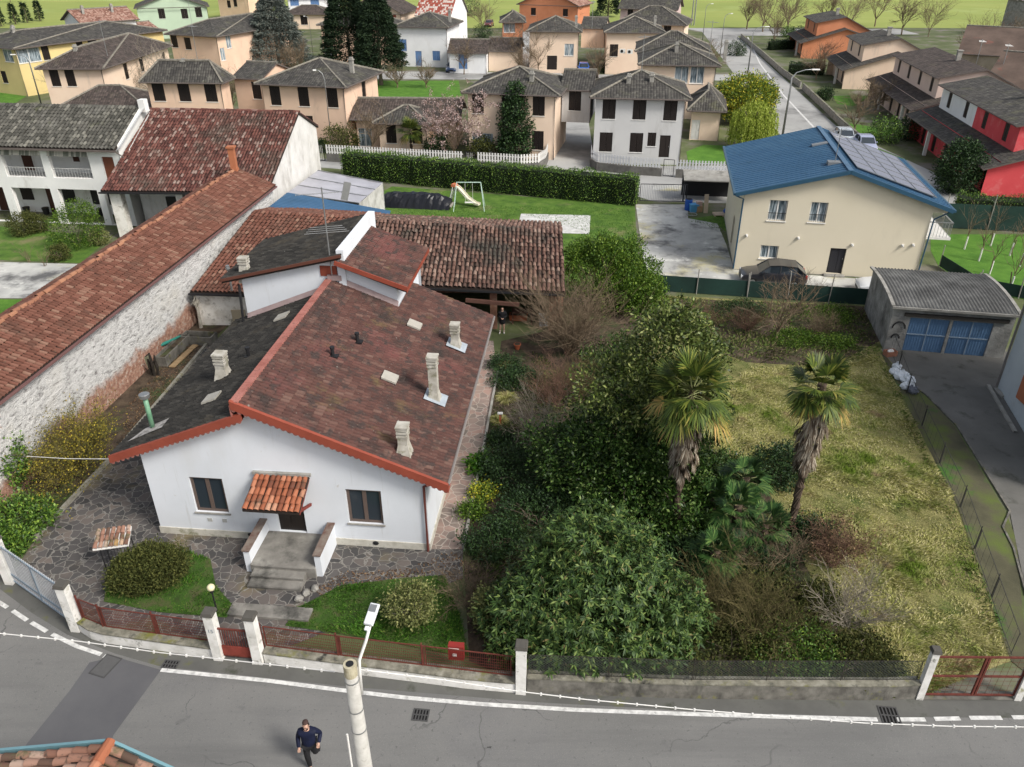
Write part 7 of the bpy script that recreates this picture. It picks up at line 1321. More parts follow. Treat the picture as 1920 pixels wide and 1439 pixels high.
grass('garden_bed_grass', [[P(0, 975), P(60, 900), P(200, 800), P(205, 860), P(60, 1015), P(10, 1060)]], 120, .14, .05, im('bed_leaf', [(0, (.03, .07, .012)), (1, (.14, .17, .05))], .7, .2), .8, 1)
grass('dead_litter', [[P(240, 760), P(330, 660), P(390, 620), P(345, 695), P(225, 840)], [P(830, 1040), P(872, 1035), P(880, 1090), P(700, 1095)]], 110, .1, .05, BRWN, 1.5)
grass('brown_leaf_litter', [[P(640, 1075), P(760, 1068), P(830, 1070), P(760, 1085), P(640, 1100), P(600, 1120), P(590, 1105)]], 200, .09, .05, BRWN, 1.5)
for i, (u, v, s, lb) in enumerate(((950, 690, .6, 'upper straw coloured grass clump beside pink path'), (950, 750, .65, 'middle straw coloured grass clump beside pink path'), (935, 790, .5, 'lower straw coloured grass clump beside pink path'))):
    t = thing('grass_clump', lb, 'plant', at(u, v), 0, 'dry grass clumps'); n = 900; a = rng.uniform(0, 6.283, n); p = np.stack([np.cos(a)*.25*s, np.sin(a)*.25*s, np.full(n, .02)], 1)*rng.random((n, 1)); d = np.stack([np.cos(a), np.sin(a), np.full(n, 1.1)], 1)+rng.normal(0, .3, (n, 3)); leafmesh('blades', p, d, s, .02, TAN, t, .5)
# ---------------- cars ----------------
M_tyre = pm('tyre_rubber', (.02, .02, .02), 4, .9, .1); M_red = pm('tail_light_red', (.5, .02, .02), 3, .3, 0); M_lampg = pm('headlight_glass', (.6, .62, .65), 3, .15, 0)
def car(label, loc, rz, colr, kind='hatch', sc=1.0):
    name = 'car_paint_%d' % (int(colr[0]*999)+int(colr[2]*7777))
    if name not in MC:
        m, n, b = newmat(name); b.inputs['Base Color'].default_value = c4(colr); b.inputs['Roughness'].default_value = .3; b.inputs['Coat Weight'].default_value = .6; b.inputs['Coat Roughness'].default_value = .1; MC[name] = m
    m = MC[name]; t = thing('car', label, 'car', loc, rz, 'parked cars'); t.scale = (sc, sc, sc)
    # front at -x.  sections: x, half width, bottom, belt height
    S = [(-2.08, .62, .34, .58), (-1.98, .78, .24, .70), (-1.6, .84, .2, .80), (-1.0, .86, .2, .90), (-.3, .87, .2, .94), (.8, .87, .2, .96), (1.5, .85, .2, .98), (1.95, .78, .24, .96), (2.06, .66, .36, .80)]
    vs = []; fs = []
    for x, w, z0, z1 in S:
        h = z1-z0; q = [(w*.9, z0), (w, z0+h*.25), (w*1.0, z0+h*.6), (w*.94, z1-.03), (w*.80, z1)]; vs += [(x, -a, b) for a, b in q]+[(x, a, b) for a, b in reversed(q)]
    K = 10
    for i in range(len(S)-1):
        for j in range(K): fs.append((i*K+j, i*K+(j+1) % K, (i+1)*K+(j+1) % K, (i+1)*K+j))
    fs += [tuple(range(K-1, -1, -1)), tuple((len(S)-1)*K+j for j in range(K))]; b = MB(); b.mesh(vs, fs); bo = b.build('body', [m], t, True)
    e = bo.modifiers.new('e', 'EDGE_SPLIT'); e.split_angle = math.radians(40)
    hx = 1.35 if kind == 'sedan' else 1.7; G = [(-.95, .74, .90), (-.30, .64, 1.40), (.3, .64, 1.46), (hx-.35, .62, 1.40), (1.92 if kind != 'sedan' else 1.7, .70, .96)]
    g = MB()
    for (xa, wa, za), (xb, wb, zb) in zip(G, G[1:]):
        for s in (-1, 1): g.poly([(xa, s*wa*1.0, min(za, .93)), (xb, s*wb*1.0, min(zb, .95)) if zb < 1 else (xb, s*.76, .95), (xb, s*wb, zb), (xa, s*wa, za)])
    g.poly([(-.95, -.74, .90), (-.95, .74, .90), (-.30, .64, 1.40), (-.30, -.64, 1.40)]); g.poly([(G[3][0], -.62, 1.40), (G[3][0], .62, 1.40), (G[4][0], .70, .96), (G[4][0], -.70, .96)]); g.build('windows', [M_glass], t)
    r = MB(); r.mesh([(-.36, -.63, 1.39), (-.36, .63, 1.39), (.3, .63, 1.47), (.3, -.63, 1.47), (hx-.3, .61, 1.41), (hx-.3, -.61, 1.41)], [(0, 1, 2, 3), (3, 2, 4, 5)]); r.mesh([(-.36, -.66, 1.36), (-.36, .66, 1.36), (.3, .66, 1.43), (.3, -.66, 1.43), (hx-.3, .64, 1.38), (hx-.3, -.64, 1.38)], [(0, 3, 2, 1), (3, 5, 4, 2)])
    for s in (-1, 1):
        r.bar((-.97, s*.75, .90), (-.32, s*.645, 1.40), .05, .05); r.bar((.35, s*.765, .94), (.35, s*.65, 1.44), .06, .04); r.bar((G[4][0], s*.70, .96), (G[3][0], s*.63, 1.40), .09, .06); r.bar((-.33, s*.645, 1.40), (.3, s*.645, 1.46), .05, .04); r.bar((.3, s*.645, 1.46), (G[3][0], s*.63, 1.40), .05, .04)
    r.build('roof', [m], t, False)
    for x in (-1.32, 1.28):
        for s in (-1, 1):
            w = MB(); w.tube([(x, s*.66, .31), (x, s*.88, .31)], .31, 20); q = w.build('wheel', [M_tyre], t, False); w = MB(); w.tube([(x, s*.882, .31), (x, s*.895, .31)], .19, 14)
            for k in range(5): a = k*1.257; w.bar((x, s*.9, .31), (x+math.cos(a)*.18, s*.9, .31+math.sin(a)*.18), .05, .02)
            w.build('rim', [M_metal], q)
    for s in (-1, 1):
        w = MB(); w.box(-2.05, s*.62-.14, .55, -1.9, s*.62+.14, .68, 0, None, .015); w.build('headlight', [M_lampg], t); w = MB(); w.box(1.9, s*.66-.11, .7, 2.04, s*.66+.11, .9, 0, None, .015); w.build('tail_light', [M_red], t)
        w = MB(); w.box(-.75, s*.9-.07, .95, -.6, s*.9+.07, 1.06, 0, None, .015); w.build('wing_mirror', [m], t)
    w = MB(); w.box(-2.1, -.35, .36, -2.04, .35, .5); w.build('grille', [M_black], t); return t
ca = math.radians(-10)
car('dark grey hatchback parked before the cream house, facing left', P(1446, 531), ca, (.025, .025, .03), 'hatch', 1.0)
car('white car mostly hidden behind the garage, only its front showing', P(1605, 546)+Vector((1.9, -.6, 0)), ca, (.70, .72, .74))
car('pale silver car parked on the street beyond the blue roof', P(1581, 268), math.radians(82), (.50, .55, .60))
car('second car behind blue roof ridge, pale lilac blue', P(1620, 282), math.radians(82), (.35, .38, .52))
car('dark blue car beside the low white outbuilding', P(851, 134), math.radians(80), (.03, .06, .14), 'hatch', 1.05)
car('bright blue small car parked under the peach upper wing', P(1094, 136), math.radians(86), (.02, .14, .60))
car('dark red car far away beside the orange house', P(917, 50), math.radians(80), (.16, .02, .03))
# ---------------- people ----------------
SKIN = pm('skin', (.50, .31, .23), 5, .6, .05); HAIR = pm('dark_hair', (.02, .014, .01), 8, .7, .2)
NAVY = pm('navy_jacket', [(.3, (.003, .005, .020)), (.7, (.005, .009, .034))], 6, .7, .5, 12); BLK = pm('black_cloth', (.012, .012, .014), 6, .85, .4, 14)
def skinned(name, vs, es, rs, mat, par, root=0, sub=2, loc=None):
    me = bpy.data.meshes.new(name); me.from_pydata([tuple(v) for v in vs], es, []); o = link(name, me, [mat], par)
    md = o.modifiers.new('skin', 'SKIN'); md.use_smooth_shade = True
    if not me.skin_vertices: me.attributes
    for i, r in enumerate(rs):
        r = r if isinstance(r, tuple) else (r, r); me.skin_vertices[0].data[i].radius = r; me.skin_vertices[0].data[i].use_root = (i == root)
    s = o.modifiers.new('sub', 'SUBSURF'); s.levels = sub; s.render_levels = sub; return o
def skmesh(name, chains, mat, par, sub=2):
    """chains: lists of (key or point, radius); shared keys join"""
    import bmesh
    idx, vs, rs, es = {}, [], [], []
    for ch in chains:
        last = None
        for k, p, r in ch:
            if k not in idx: idx[k] = len(vs); vs.append(p); rs.append(r)
            i = idx[k]
            if last is not None and last != i: es.append((last, i))
            last = i
    me = bpy.data.meshes.new(name); me.from_pydata([tuple(v) for v in vs], es, [])
    o = link(name, me, [mat], par); md = o.modifiers.new('skin', 'SKIN'); md.use_smooth_shade = True
    if len(me.skin_vertices) == 0:
        bm = bmesh.new(); bm.from_mesh(me); bm.verts.layers.skin.verify(); bm.to_mesh(me); bm.free()
    for i, r in enumerate(rs):
        d = me.skin_vertices[0].data[i]; d.radius = r if isinstance(r, tuple) else (r, r); d.use_root = (i == 0)
    s = o.modifiers.new('sub', 'SUBSURF'); s.levels = s.render_levels = sub; return o
def person(label, loc, rz, sc, J, dress=False, hat=None):
    """J joints facing -y: hipL kneeL footL hipR kneeR footR elbL handL elbR handR"""
    t = thing('person', label, 'person', loc, rz); t.scale = (sc, sc, sc); V3 = Vector
    pel, sp1, ch, sh, nk, hd, tp = V3((0, 0, .96)), V3((0, -.01, 1.12)), V3((0, -.015, 1.30)), V3((0, 0, 1.43)), V3((0, -.01, 1.52)), V3((0, -.035, 1.62)), V3((0, -.03, 1.72))
    chains = [[('pel', pel, (.145, .10)), ('sp', sp1, (.13, .095)), ('ch', ch, (.155, .10)), ('sh', sh, (.11, .075)), ('nk', nk, .052), ('hd', hd, (.078, .092)), ('tp', tp, (.066, .075))]]
    arms, legs = [], []
    for s, S_ in ((-1, 'R'), (1, 'L')):
        hp = V3((s*.095, 0, .90)); kn, an = J['knee'+S_], J['foot'+S_]; toe = an+J.get('toe'+S_, V3((0, -.16, -.05)))
        legs.append([('pel', pel, (.145, .10)), ('hp'+S_, hp, .085), ('kn'+S_, kn, .058), ('cf'+S_, kn.lerp(an, .35)+V3((0, .015, 0)), .056), ('an'+S_, an, .038), ('he'+S_, an+V3((0, -.03, -.045)), .040), ('to'+S_, toe, .034)])
        so, el, hn = V3((s*.185, 0, 1.41)), J['elb'+S_], J['hand'+S_]; d = (hn-el).normalized(); sd = d.cross(V3((0, 0, 1))).normalized() if abs(d.z) < .95 else V3((1, 0, 0)); pm_ = hn+d*.05
        arms.append([('sh', sh, (.11, .075)), ('so'+S_, so, .062), ('el'+S_, el, .043), ('wr'+S_, hn, .028), ('pa'+S_, pm_, (.038, .018))])
        for k in range(4):
            b0 = pm_+sd*(k-1.5)*.021+d*.03; m1 = b0+d*(.032+.006*(k in (1, 2))); m2 = m1+d*.022-V3((0, 0, .014))
            arms.append([('pa'+S_, pm_, 0), ('f%d'%k+S_, b0, .0095), ('g%d'%k+S_, m1, .009), ('h%d'%k+S_, m2, .008)])
        arms.append([('pa'+S_, pm_, 0), ('t1'+S_, hn+d*.03+sd*.04*s, .011), ('t2'+S_, hn+d*.06+sd*.055*s, .009)])
    body = skmesh('body', chains+legs+arms, SKIN, t)
    nb = MB(); nb.ball((0, -.135, 1.625), .016, sc=(1, 1.1, 1.4), nu=8, nv=6); nb.build('nose', [SKIN], t, True)
    for s in (-1, 1):
        b = MB(); b.ball((s*.030, -.122, 1.650), .010, nu=8, nv=6); b.build('eye', [pm('eye', (.03, .02, .015), 3, .3, 0)], t, True); b = MB(); b.ball((s*.083, -.03, 1.635), .02, sc=(.5, .9, 1.4), nu=8, nv=6); b.build('ear', [SKIN], t, True)
    b = MB(); b.ball((0, -.118, 1.585), .02, sc=(1.3, .5, .4), nu=8, nv=6); b.build('mouth', [pm('lips', (.35, .12, .10), 3, .5, 0)], t, True)
    w = lambda a: [(k, p, ((r[0]+.022, r[1]+.022) if isinstance(r, tuple) else r+.022)) for k, p, r in a]
    torso = [('pel', pel+V3((0, 0, -.14)), (.215, .17)), ('sp', sp1, (.20, .155)), ('ch', ch, (.205, .15)), ('sh', sh, (.14, .10)), ('nk', nk+V3((0, 0, -.005)), .085)]
    slv = [w(a[:4])[:3]+[('wr'+x, a[3][1]+(a[3][1]-a[2][1])*.10, .055)] for a, x in ((arms[0], 'R'), (arms[6], 'L'))]
    if not dress:
        skmesh('jacket', [torso]+[[(k if k != 'sh' else 'sh', p, r) for k, p, r in s] for s in slv], NAVY, t)
        skmesh('trousers', [w(l[:1])+w(l[1:2])+w(l[2:4])+[(l[4][0], l[4][1]+V3((0, 0, -.02)), .062)] for l in legs], BLK, t)
    else:
        skmesh('coat', [[('hem', V3((0, 0, .60)), (.23, .16)), ('hip', V3((0, 0, .80)), (.205, .155))]+torso]+slv, BLK, t)
    for l, x in zip(legs, 'RL'):
        a, h, q = l[4][1], l[5][1], l[6][1]; skmesh('shoe', [[('a', a+V3((0, .0, -.01)), .046), ('h', h+V3((0, .02, -.005)), .048), ('m', h.lerp(q, .6), .045), ('t', q, .040)]], M_white if dress else BLK, t)
        if dress: skmesh('sock', [[('a', a+V3((0, 0, .13)), .052), ('b', a+V3((0, 0, .0)), .044)]], M_white, t)
    if dress: skmesh('hair', [[('t', tp+V3((0, .02, .025)), (.078, .075)), ('m', hd+V3((0, .065, 0)), (.088, .055)), ('l', nk+V3((0, .09, -.02)), (.10, .045)), ('e', sh+V3((0, .115, -.12)), (.10, .035))]], HAIR, t)
    else:
        skmesh('hair', [[('t', tp+V3((0, .02, -.005)), (.088, .088)), ('m', hd+V3((0, .045, 0)), (.100, .065)), ('l', nk+V3((0, .05, .03)), (.075, .05))]], HAIR, t)
        skmesh('beard', [[('a', V3((-.06, -.06, 1.58)), .024), ('b', V3((0, -.098, 1.548)), .030), ('c', V3((.06, -.06, 1.58)), .024)]], HAIR, t)
        b = MB(); b.ball((0, -.01, 1.755), .080, sc=(1, 1.1, .62), nu=14, nv=8); b.build('cap', [pm('brown_cap', (.06, .035, .03), 4, .8, .2)], t, True)
    return t
V3 = Vector
mp = P(592, 1437); mp2 = mp+Vector((0, 0, 0))
person('person in navy jacket, black trousers and cap walking along the near road', (mp.x-.06, mp.y+.03, 0), math.radians(4), 1.04, dict(
    kneeR=V3((-.09, -.10, .50)), footR=V3((-.07, -.06, .09)), kneeL=V3((.10, .02, .50)), footL=V3((.11, .36, .30)), toeL=V3((0, -.08, -.14)),
    elbR=V3((-.27, .03, 1.16)), handR=V3((-.25, -.12, .95)), elbL=V3((.30, .10, 1.18)), handL=V3((.27, -.10, 1.06))))
wp = P(942, 625)
person('person in short black coat, bare legs and white socks standing before the barn', (wp.x, wp.y, 0), math.radians(2), .93, dict(
    kneeR=V3((-.12, -.02, .49)), footR=V3((-.15, 0, .09)), kneeL=V3((.09, -.02, .49)), footL=V3((.10, .02, .09)),
    elbR=V3((-.26, .03, 1.15)), handR=V3((-.07, -.22, 1.10)), elbL=V3((.26, .03, 1.15)), handL=V3((.07, -.22, 1.10)), toeR=V3((-.04, -.15, -.05))), dress=True)
# ---------------- play set, covered pile, yard things ----------------
t = thing('swing_frame', 'pale green swing frame on the play lawn before the hedge', 'swing', P(880, 392)); b = MB()
for x in (-1.15, 1.15): b.tube([(x*1.1, -.8, 0), (x*.85, 0, 2.2)], .035, 6); b.tube([(x*1.1, .8, 0), (x*.85, 0, 2.2)], .035, 6)
b.tube([(-1.0, 0, 2.2), (1.0, 0, 2.2)], .04, 6); b.build('frame', [pm('pale_green_metal', (.45, .58, .52), 3, .5, .05)], t); b = MB()
for x in (-.3, .3): b.tube([(x, 0, 2.2), (x, .05, .55)], .012, 4)
b.box(-.35, -.08, .5, .35, .18, .55); b.build('swing_seat', [M_white], t)
t = thing('slide', 'small white slide with orange top beside the swing frame', 'slide', P(868, 385), math.radians(-25)); b = MB(); pts = [(-.75, 0, 1.55), (-.3, 0, 1.35), (.5, 0, .6), (1.2, 0, .25), (1.55, 0, .22)]
for p, q in zip(pts, pts[1:]):
    b.bar(p, q, .42, .04)
    for s in (-.22, .22): b.bar((p[0], s, p[2]+.08), (q[0], s, q[2]+.08), .04, .14)
b.build('chute', [pm('cream_plastic', (.72, .68, .55), 3, .5, .05)], t); b = MB(); b.tube([(-.8, -.22, 1.5), (-.95, -.22, .9), (-1.3, -.22, 0)], .05, 6); b.tube([(-.8, .22, 1.5), (-.95, .22, .9), (-1.3, .22, 0)], .05, 6)
for k in range(4): b.bar((-1.25+k*.1, -.22, .25+k*.3), (-1.25+k*.1, .22, .25+k*.3), .05, .03)
b.build('ladder', [M_white], t); b = MB(); b.box(-.95, -.26, 1.5, -.55, .26, 1.72, 0, None, .03); b.build('top_rail', [pm('orange_plastic', (.55, .16, .07), 3, .5, .05)], t)
t = thing('covered_woodpile', 'long woodpile covered with shiny black plastic sheet', 'woodpile', P(780, 386), math.radians(-8)); R = random.Random(4); nx, ny = 26, 8; vs = []
for i in range(nx+1):
    for j in range(ny+1):
        a = math.pi*j/ny; e = min(1, 4*(i/nx)*(1-i/nx)+.35)**.5; vs.append((-3.0+6.0*i/nx+R.gauss(0, .04), -math.cos(a)*.85*(1 if 0 < j < ny else 1.15), max(.0, math.sin(a)*1.15*e+R.gauss(0, .045)*(0 < j < ny))))
b = MB(); b.mesh(vs, [(i*(ny+1)+j, (i+1)*(ny+1)+j, (i+1)*(ny+1)+j+1, i*(ny+1)+j+1) for i in range(nx) for j in range(ny)]); b.poly([vs[j] for j in range(ny+1)]); b.poly([vs[nx*(ny+1)+j] for j in range(ny+1)])
b.build('plastic_sheet', [pm('black_plastic', (.012, .013, .018), 2, .35, .3, 3)], t); b = MB()
for i in range(6): b.tube([(3.0, -.5+i*.2, .2), (3.12, -.5+i*.2, .2)], .09, 8)
b.build('log_ends', [BARKP], t)
def small(name, label, cat, loc, rz, fn, mat, part, grp=None):
    t = thing(name, label, cat, loc, rz, grp); b = MB(); fn(b); b.build(part, [mat], t); return t
BB = pm('blue_plastic', (.02, .10, .42), 3, .4, .05)
def barrel(b, r=.3, h=.9): b.tube([(0, 0, 0), (0, 0, .1), (0, 0, h*.33), (0, 0, h*.36), (0, 0, h*.64), (0, 0, h*.67), (0, 0, h-.06), (0, 0, h)], [r*.92, r, r, r*1.05, r, r*1.05, r, r*.9], 16)
t = small('barrel', 'dark blue plastic barrel beside the sliding drive gate', 'barrel', P(1290, 394), 0, barrel, BB, 'drum'); b = MB(); b.tube([(0, 0, .9), (0, 0, .93)], .24, 14); b.build('lid', [M_black], t)
t = small('crate', 'light blue plastic tub right of the dark blue barrel', 'tub', P(1300, 397), .1, lambda b: b.box(-.3, -.25, 0, .3, .25, .6, 0, None, -.04), pm('light_blue_plastic', (.10, .34, .60), 3, .5, .05), 'tub'); b = MB(); b.box(-.38, -.33, .6, .38, .33, .64); b.build('rim', [pm('light_blue_plastic', (.1, .3, .6))], t)
t = small('wheel', 'old bicycle wheel rim lying on concrete below the blue tub', 'wheel', P(1297, 402, .05), 0, lambda b: b.tube([(math.cos(a)*.42, math.sin(a)*.42, 0) for a in np.linspace(0, 6.3, 24)], .03, 5), M_metal, 'rim'); b = MB(); b.tube([(-.4, 0, 0), (.4, 0, .01)], .008, 4); b.tube([(0, -.4, 0), (0, .4, .01)], .008, 4); b.build('spokes', [M_metal], t)
small('board', 'pale plank leaning upright in the dark lean-to by the drive gate', 'plank', P(1323, 400), .1, lambda b: b.box(-.17, -.02, 0, .17, .04, 1.5, 0, Matrix.Rotation(-.15, 4, 'X')), pm('pale_pine', (.55, .44, .33), 3, .8, .1), 'plank')
t = small('cardboard_boxes', 'heap of cardboard beside the barrel near the drive gate', 'boxes', P(1309, 397), .3, lambda b: b.box(-.25, -.25, 0, .25, .25, .5), pm('cardboard', (.36, .25, .15), 3, .9, .1), 'box'); b = MB(); b.box(-.2, -.2, .503, .2, .15, .85); b.build('upper_box', [pm('pinkish_card', (.5, .35, .3), 3, .9, .1)], t)
t = small('pallet', 'low pallet with blue sack in the lean-to beside the cream house', 'pallet', P(1354, 404), 0, lambda b: [b.box(-.7, -.4+k*.18, .1, .7, -.27+k*.18, .14) for k in range(5)]+[b.box(x, -.4, 0, x+.1, .45, .098) for x in (-.7, -.05, .6)], pm('pale_pine', (.5, .4, .3)), 'boards'); b = MB(); b.ball((.3, 0, .36), .28, sc=(1, .8, .75), jit=.08, seed=3); b.build('blue_sack', [BB], t)
t = thing('lean_to', 'low dark lean-to with pale roof beside the drive gate and cream house', 'shed', P(1335, 375), math.radians(-8)); b = MB()
roofpoly(b, [(-2.6, -1.1, 1.9), (2.6, -1.1, 1.9), (2.6, 1.2, 2.2), (-2.6, 1.2, 2.2)], .08); b.build('roof', [M_conc], t); b = MB(); b.box(-2.6, 1.0, 0, 2.6, 1.1, 2.1); b.build('back_wall', [M_black], t)
for x in (-2.55, 2.45): b = MB(); b.box(x, -1.0, 0, x+.1, -.9, 1.85); b.build('post', [M_black], t)
# rubbish bags by the driveway, box, planks
R = random.Random(9)
for i, (u, v, r, lb) in enumerate(((1682, 688, .26, 'white bag topmost in the heap by the driveway'), (1677, 697, .28, 'white bag on left flank of the heap by the driveway'), (1690, 704, .34, 'largest white bag in middle of the heap by the driveway'), (1702, 712, .32, 'white bag right of the largest one in the heap'), (1700, 724, .28, 'crumpled white bag at the foot of the heap'), (1712, 731, .30, 'grey bag at the foot of the heap beside the grass'))):
    t = small('rubbish_bag', lb, 'bag', P(u, v, r*.55), R.uniform(0, 3), lambda b: b.ball((0, 0, 0), r, sc=(1.15, .9, .7), jit=.16, seed=i, nu=12, nv=8), pm('white_plastic_bag', (.66, .70, .74), 3, .5, .3, 8) if i < 5 else pm('grey_plastic_bag', (.12, .13, .16), 3, .5, .3, 8), 'bag', 'rubbish bags by the driveway'); b = MB(); b.tube([(0, 0, r*.6), (.03, 0, r*.8), (.05, .02, r)], [.05, .03, .07], 7); b.build('knot', [pm('white_plastic_bag', (.66, .70, .74))], t)
t = small('crate', 'small terracotta coloured crate at the garage corner', 'crate', P(1668, 667), .2, lambda b: [b.box(-.3, -.2, 0, .3, -.17, .3), b.box(-.3, .17, 0, .3, .2, .3), b.box(-.3, -.169, 0, -.27, .169, .3), b.box(.27, -.169, 0, .3, .169, .3), b.box(-.269, -.169, .01, .269, .169, .03)], pm('terracotta_crate', (.38, .17, .11), 4, .9, .2), 'crate'); b = MB(); b.ball((0, 0, .28), .17, sc=(1.2, .8, .5), jit=.1, seed=1); b.build('paper', [M_white], t)
for k, (x, z, r, w) in enumerate(((-.0, 1.35, .32, 2.6), (-.05, .75, .2, 2.6))):
    b = MB(); b.tube([(.48+x+math.cos(a)*r, -.04, z+math.sin(a)*r*1.2) for a in np.linspace(0, math.pi, 12)], .035, 6); b.build('iron_hoop', [M_black], ga)
t = small('ladder', 'dark wooden ladder leaning on right side of the garage front', 'ladder', P(1862, 668), -.18, lambda b: [b.bar((0, 0, 0), (.35, .75, 1.95), .07, .05), b.bar((.4, 0, 0), (.75, .75, 1.95), .07, .05)]+[b.bar((.03+k*.045, .1*k, .26*k), (.42+k*.045, .1*k, .26*k), .04, .04) for k in range(1, 7)], pm('old_timber', (.1, .06, .04)), 'rails')
# things in front of the barn and by the old wall
t = small('planter', 'orange terracotta trough on the ground before the barn', 'planter', P(972, 600), -.1, lambda b: b.box(-.5, -.18, 0, .5, .18, .36, 0, None, -.04), pm('orange_terracotta', (.46, .13, .06), 4, .8, .2), 'trough'); b = MB(); b.box(-.5, -.18, .30, .5, .18, .37, 0, None, .03); b.build('soil', [G_soil], t)
small('table', 'small dark table under the barn roof beside the brick pillar', 'table', Vector((.6, 42.2, 0)), 0, lambda b: [b.box(-.6, -.35, .72, .6, .35, .76)]+[b.bar((x, y, 0), (x, y, .72), .06, .06) for x in (-.55, .55) for y in (-.3, .3)], pm('old_timber', (.1, .06, .04)), 'table')
small('white_board', 'pale board leaning in the barn at its right end', 'board', Vector((2.0, 41.6, 0)), .2, lambda b: b.box(-.4, 0, 0, .4, .04, .8, 0, Matrix.Rotation(-.5, 4, 'X')), M_white, 'board')
t = small('flower_pot', 'terracotta pot on the dark ground near top of pink path', 'pot', P(970, 655), 0, lambda b: b.tube([(0, 0, 0), (0, 0, .26), (0, 0, .27), (0, 0, .32)], [.12, .17, .2, .2], 14), pm('orange_terracotta', (.46, .13, .06)), 'pot'); b = MB(); b.tube([(0, 0, .321), (0, 0, .325)], .17, 12); b.build('soil', [G_soil], t)
t = small('stone_trough', 'long grey concrete trough beside the old wall', 'trough', P(327, 665), math.radians(84), lambda b: [b.box(-1.4, -.3, 0, 1.4, -.24, .55), b.box(-1.4, .24, 0, 1.4, .3, .55), b.box(-1.4, -.239, 0, -1.34, .239, .55), b.box(1.34, -.239, 0, 1.4, .239, .55)], M_concold, 'sides'); b = MB(); b.box(-1.33, -.23, .02, 1.33, .23, .4); b.build('soil', [G_soil], t)
small('plank', 'weathered ochre plank on the ground beside concrete trough', 'plank', P(345, 668, .06), math.radians(82), lambda b: b.box(-1.3, -.16, 0, 1.3, .16, .05), pm('ochre_plank', [(.3, (.26, .17, .09)), (.7, (.38, .27, .15))], 4, .9, .3), 'plank')
small('concrete_box', 'low concrete box frame at far end of the wall bed', 'trough', P(375, 642), AX, lambda b: [b.box(-.9, -.4, 0, .9, -.32, .5), b.box(-.9, .32, 0, .9, .4, .5), b.box(-.9, -.319, 0, -.82, .319, .5), b.box(.82, -.319, 0, .9, .319, .5)], M_concold, 'sides')
small('green_umbrella', 'folded green parasol lying behind the concrete trough', 'parasol', P(318, 640, .55), math.radians(60), lambda b: b.tube([(-.7, 0, 0), (-.4, 0, 0), (.6, 0, 0), (.75, 0, 0)], [.03, .1, .06, .02], 8), pm('green_cloth', (.03, .20, .16), 4, .8, .2), 'canopy')
t = small('bucket', 'mossy old tin bucket beside the dead cactus', 'bucket', P(272, 690), 0, lambda b: b.tube([(0, 0, 0), (.08, 0, .75)], [.26, .30], 14), pm('mossy_tin', [(.3, (.10, .10, .05)), (.7, (.17, .17, .12))], 3, .8, .3), 'bucket'); b = MB(); b.tube([(.08, 0, .752), (.08, 0, .76)], .25, 14); b.build('water', [M_black], t)
small('pipe', 'short white pipe standing in the weeds near the gate', 'pipe', P(82, 985), 0, lambda b: b.tube([(0, 0, 0), (.05, 0, .45)], .05, 8), M_white, 'pipe')
small('stone', 'white stone on bed kerb beside the short white pipe', 'stone', P(91, 978, .1), 0, lambda b: b.ball((0, 0, 0), .1, jit=.1, seed=4), M_white, 'stone')
for i, (u, v) in enumerate(((560, 1123), (574, 1112), (590, 1103))):
    small('edging_stone', ('lowest', 'middle', 'highest')[i]+' of three rough stones edging the right front lawn', 'stone', P(u, v, .08), i, lambda b: b.ball((0, 0, 0), .14, jit=.15, seed=i, sc=(1.2, .9, .8)), M_conc, 'stone', 'stones edging the front lawn')
t = small('garden_tap', 'small orange post with white top beside the pink path', 'tap', P(938, 795), 0, lambda b: b.box(-.05, -.05, 0, .05, .05, .55), pm('orange_terracotta', (.46, .13, .06)), 'post'); b = MB(); b.box(-.12, -.08, .552, .12, .08, .6); b.build('cap', [M_white], t)
# outdoor units, antennas, aerials of the village
for i, (u, v, z) in enumerate(((1167, 96, 4.0), (1181, 97, 4.0))):
    pp = P(u, v, z); t = small('air_conditioner', ('left', 'right')[i]+' of two air conditioners on the peach house wall', 'air conditioner', pp+Vector((0, -.1, 0)), AX, lambda b: b.box(-.42, -.2, -.3, .42, .12, .3), M_white, 'casing', 'air conditioners'); b = MB(); b.tube([(-.1, -.201, 0), (-.1, -.215, 0)], .22, 14); b.build('fan_grille', [M_black], t)
for i, (u0, v0, v1, lb) in enumerate(((1203, 136, 70, 'on apex of the grey house roof'), (1110, 50, 20, 'near the far hipped roofs at top centre'), (370, 110, 72, 'on the hipped peach house with bare trees'), (360, 45, 30, 'on the peach house left of the spruce'), (200, 98, 60, 'on the long pale peach house roof'), (1330, 100, 75, 'on the twin hipped peach house'))):
    z0 = 7.9; p = P(u0, v0, z0); y = v1-719.5; h = 3.4; t = thing('tv_antenna', 'tall thin television antenna '+lb, 'antenna', p, 0, 'television antennas'); b = MB(); b.tube([(0, 0, -.4), (0, 0, h)], .03, 5); b.build('mast', [M_metal], t); b = MB(); yagi(b, (0, 0, h-.2), 1.3, 8, .7, .5+i, 0, .015); b.build('aerial', [M_metal], t)
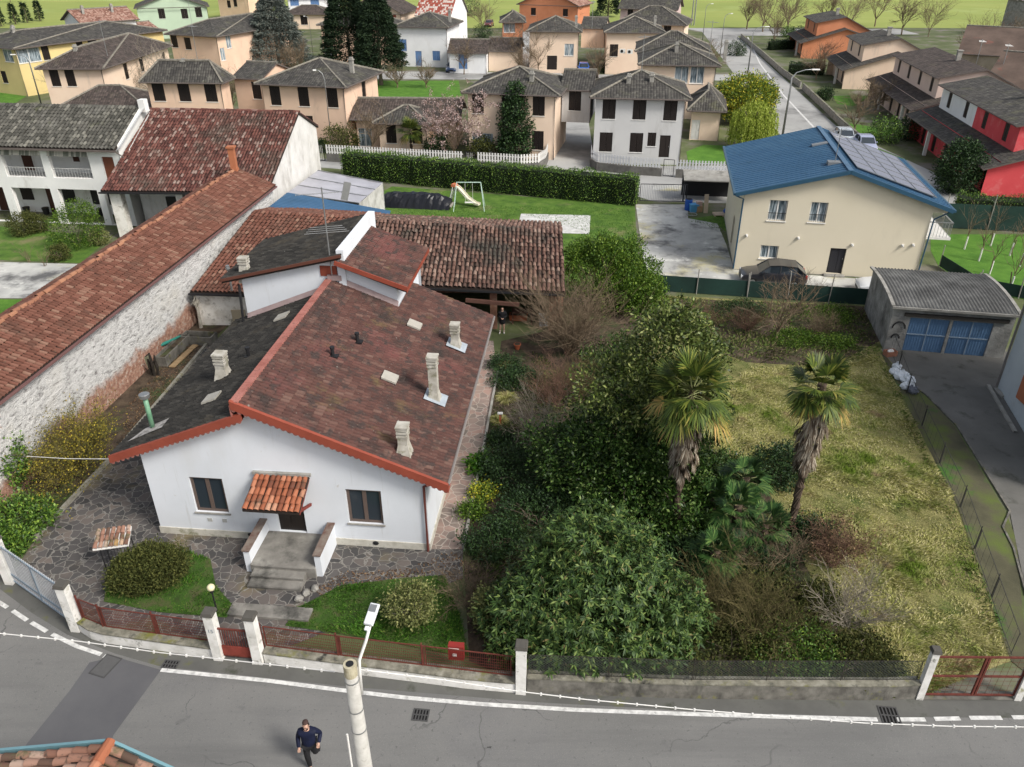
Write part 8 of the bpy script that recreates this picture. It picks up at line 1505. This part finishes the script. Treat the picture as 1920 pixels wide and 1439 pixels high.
for i, (x, y) in enumerate(((1792, 150), (1838, 118), (1826, 138))):
    p = P(x+3, y+18, 6.3) if 0 else Vector(((56.5, 103, 6.0), (57.5, 99, 6.0), (53, 79, 6.0))[i]); t = thing('tv_antenna', 'white television antenna '+('on back half of the pale pink roof', 'on front half of the pale pink roof', 'on the red and white house roof')[i], 'antenna', p, 0, 'television antennas'); b = MB(); b.tube([(0, 0, -1), (0, 0, 2.6)], .04, 5); b.build('mast', [M_metal], t); b = MB(); yagi(b, (0, 0, 2.4), 1.5, 8, .8, 1.2, 0, .02); b.build('aerial', [M_white], t)
# terrace furniture before the grey house
p = P(1226, 296); t = small('patio_table', 'round dark table on terracotta terrace of the grey house', 'table', p, 0, lambda b: [b.tube([(0, 0, .7), (0, 0, .74)], .5, 16), b.tube([(0, 0, 0), (0, 0, .7)], .05, 6)], M_black, 'table')
for i, (dx, dy) in enumerate(((-.9, .1), (.85, .25))):
    small('patio_chair', ('left', 'right')[i]+' dark chair at the terrace table of the grey house', 'chair', p+Vector((dx, dy, 0)), 0, lambda b: [b.box(-.22, -.22, .42, .22, .22, .46), b.box(-.22, .2, .46, .22, .24, .9)]+[b.bar((x, y, 0), (x, y, .42), .04, .04) for x in (-.2, .2) for y in (-.2, .2)], M_black, 'chair', 'terrace chairs')
sheet('terrace', ss([(1212, 304), (1215, 288), (1262, 290), (1266, 306)]), pm('terracotta_paving', (.36, .17, .10), 2, .9, .1), .03)
for i, (u, v) in enumerate(((25, 400), (52, 401), (88, 402), (190, 404), (228, 407))):
    t = small('flower_pot', ('first', 'second', 'third', 'fourth', 'fifth')[i]+' dark pot from the left along the farmhouse wall', 'pot', P(u, v), 0, lambda b: b.tube([(0, 0, 0), (0, 0, .55)], [.2, .28], 12), M_black, 'pot', 'dark pots at the farmhouse'); b = MB(); b.tube([(0, 0, .551), (0, 0, .56)], .25, 10); b.build('soil', [G_soil], t)
# house number painted on the left post of the small gate
cu = bpy.data.curves.new('house_number', 'FONT'); cu.body = '15'; cu.size = .2; cu.extrude = .002; cu.align_x = 'CENTER'; to = bpy.data.objects.new('tmp_text', cu); COL.objects.link(to)
dg = bpy.context.evaluated_depsgraph_get(); me = bpy.data.meshes.new_from_object(to.evaluated_get(dg)); bpy.data.objects.remove(to)
pst = [o for o in COL.objects if o.get('label', '').startswith('white post with house number')][0]; o = link('house_number', me, [pm('number_grey', (.16, .20, .24), 3, .6, 0)], pst); o.location = (0, -.156, 1.25); o.rotation_euler = (math.pi/2, 0, 0)
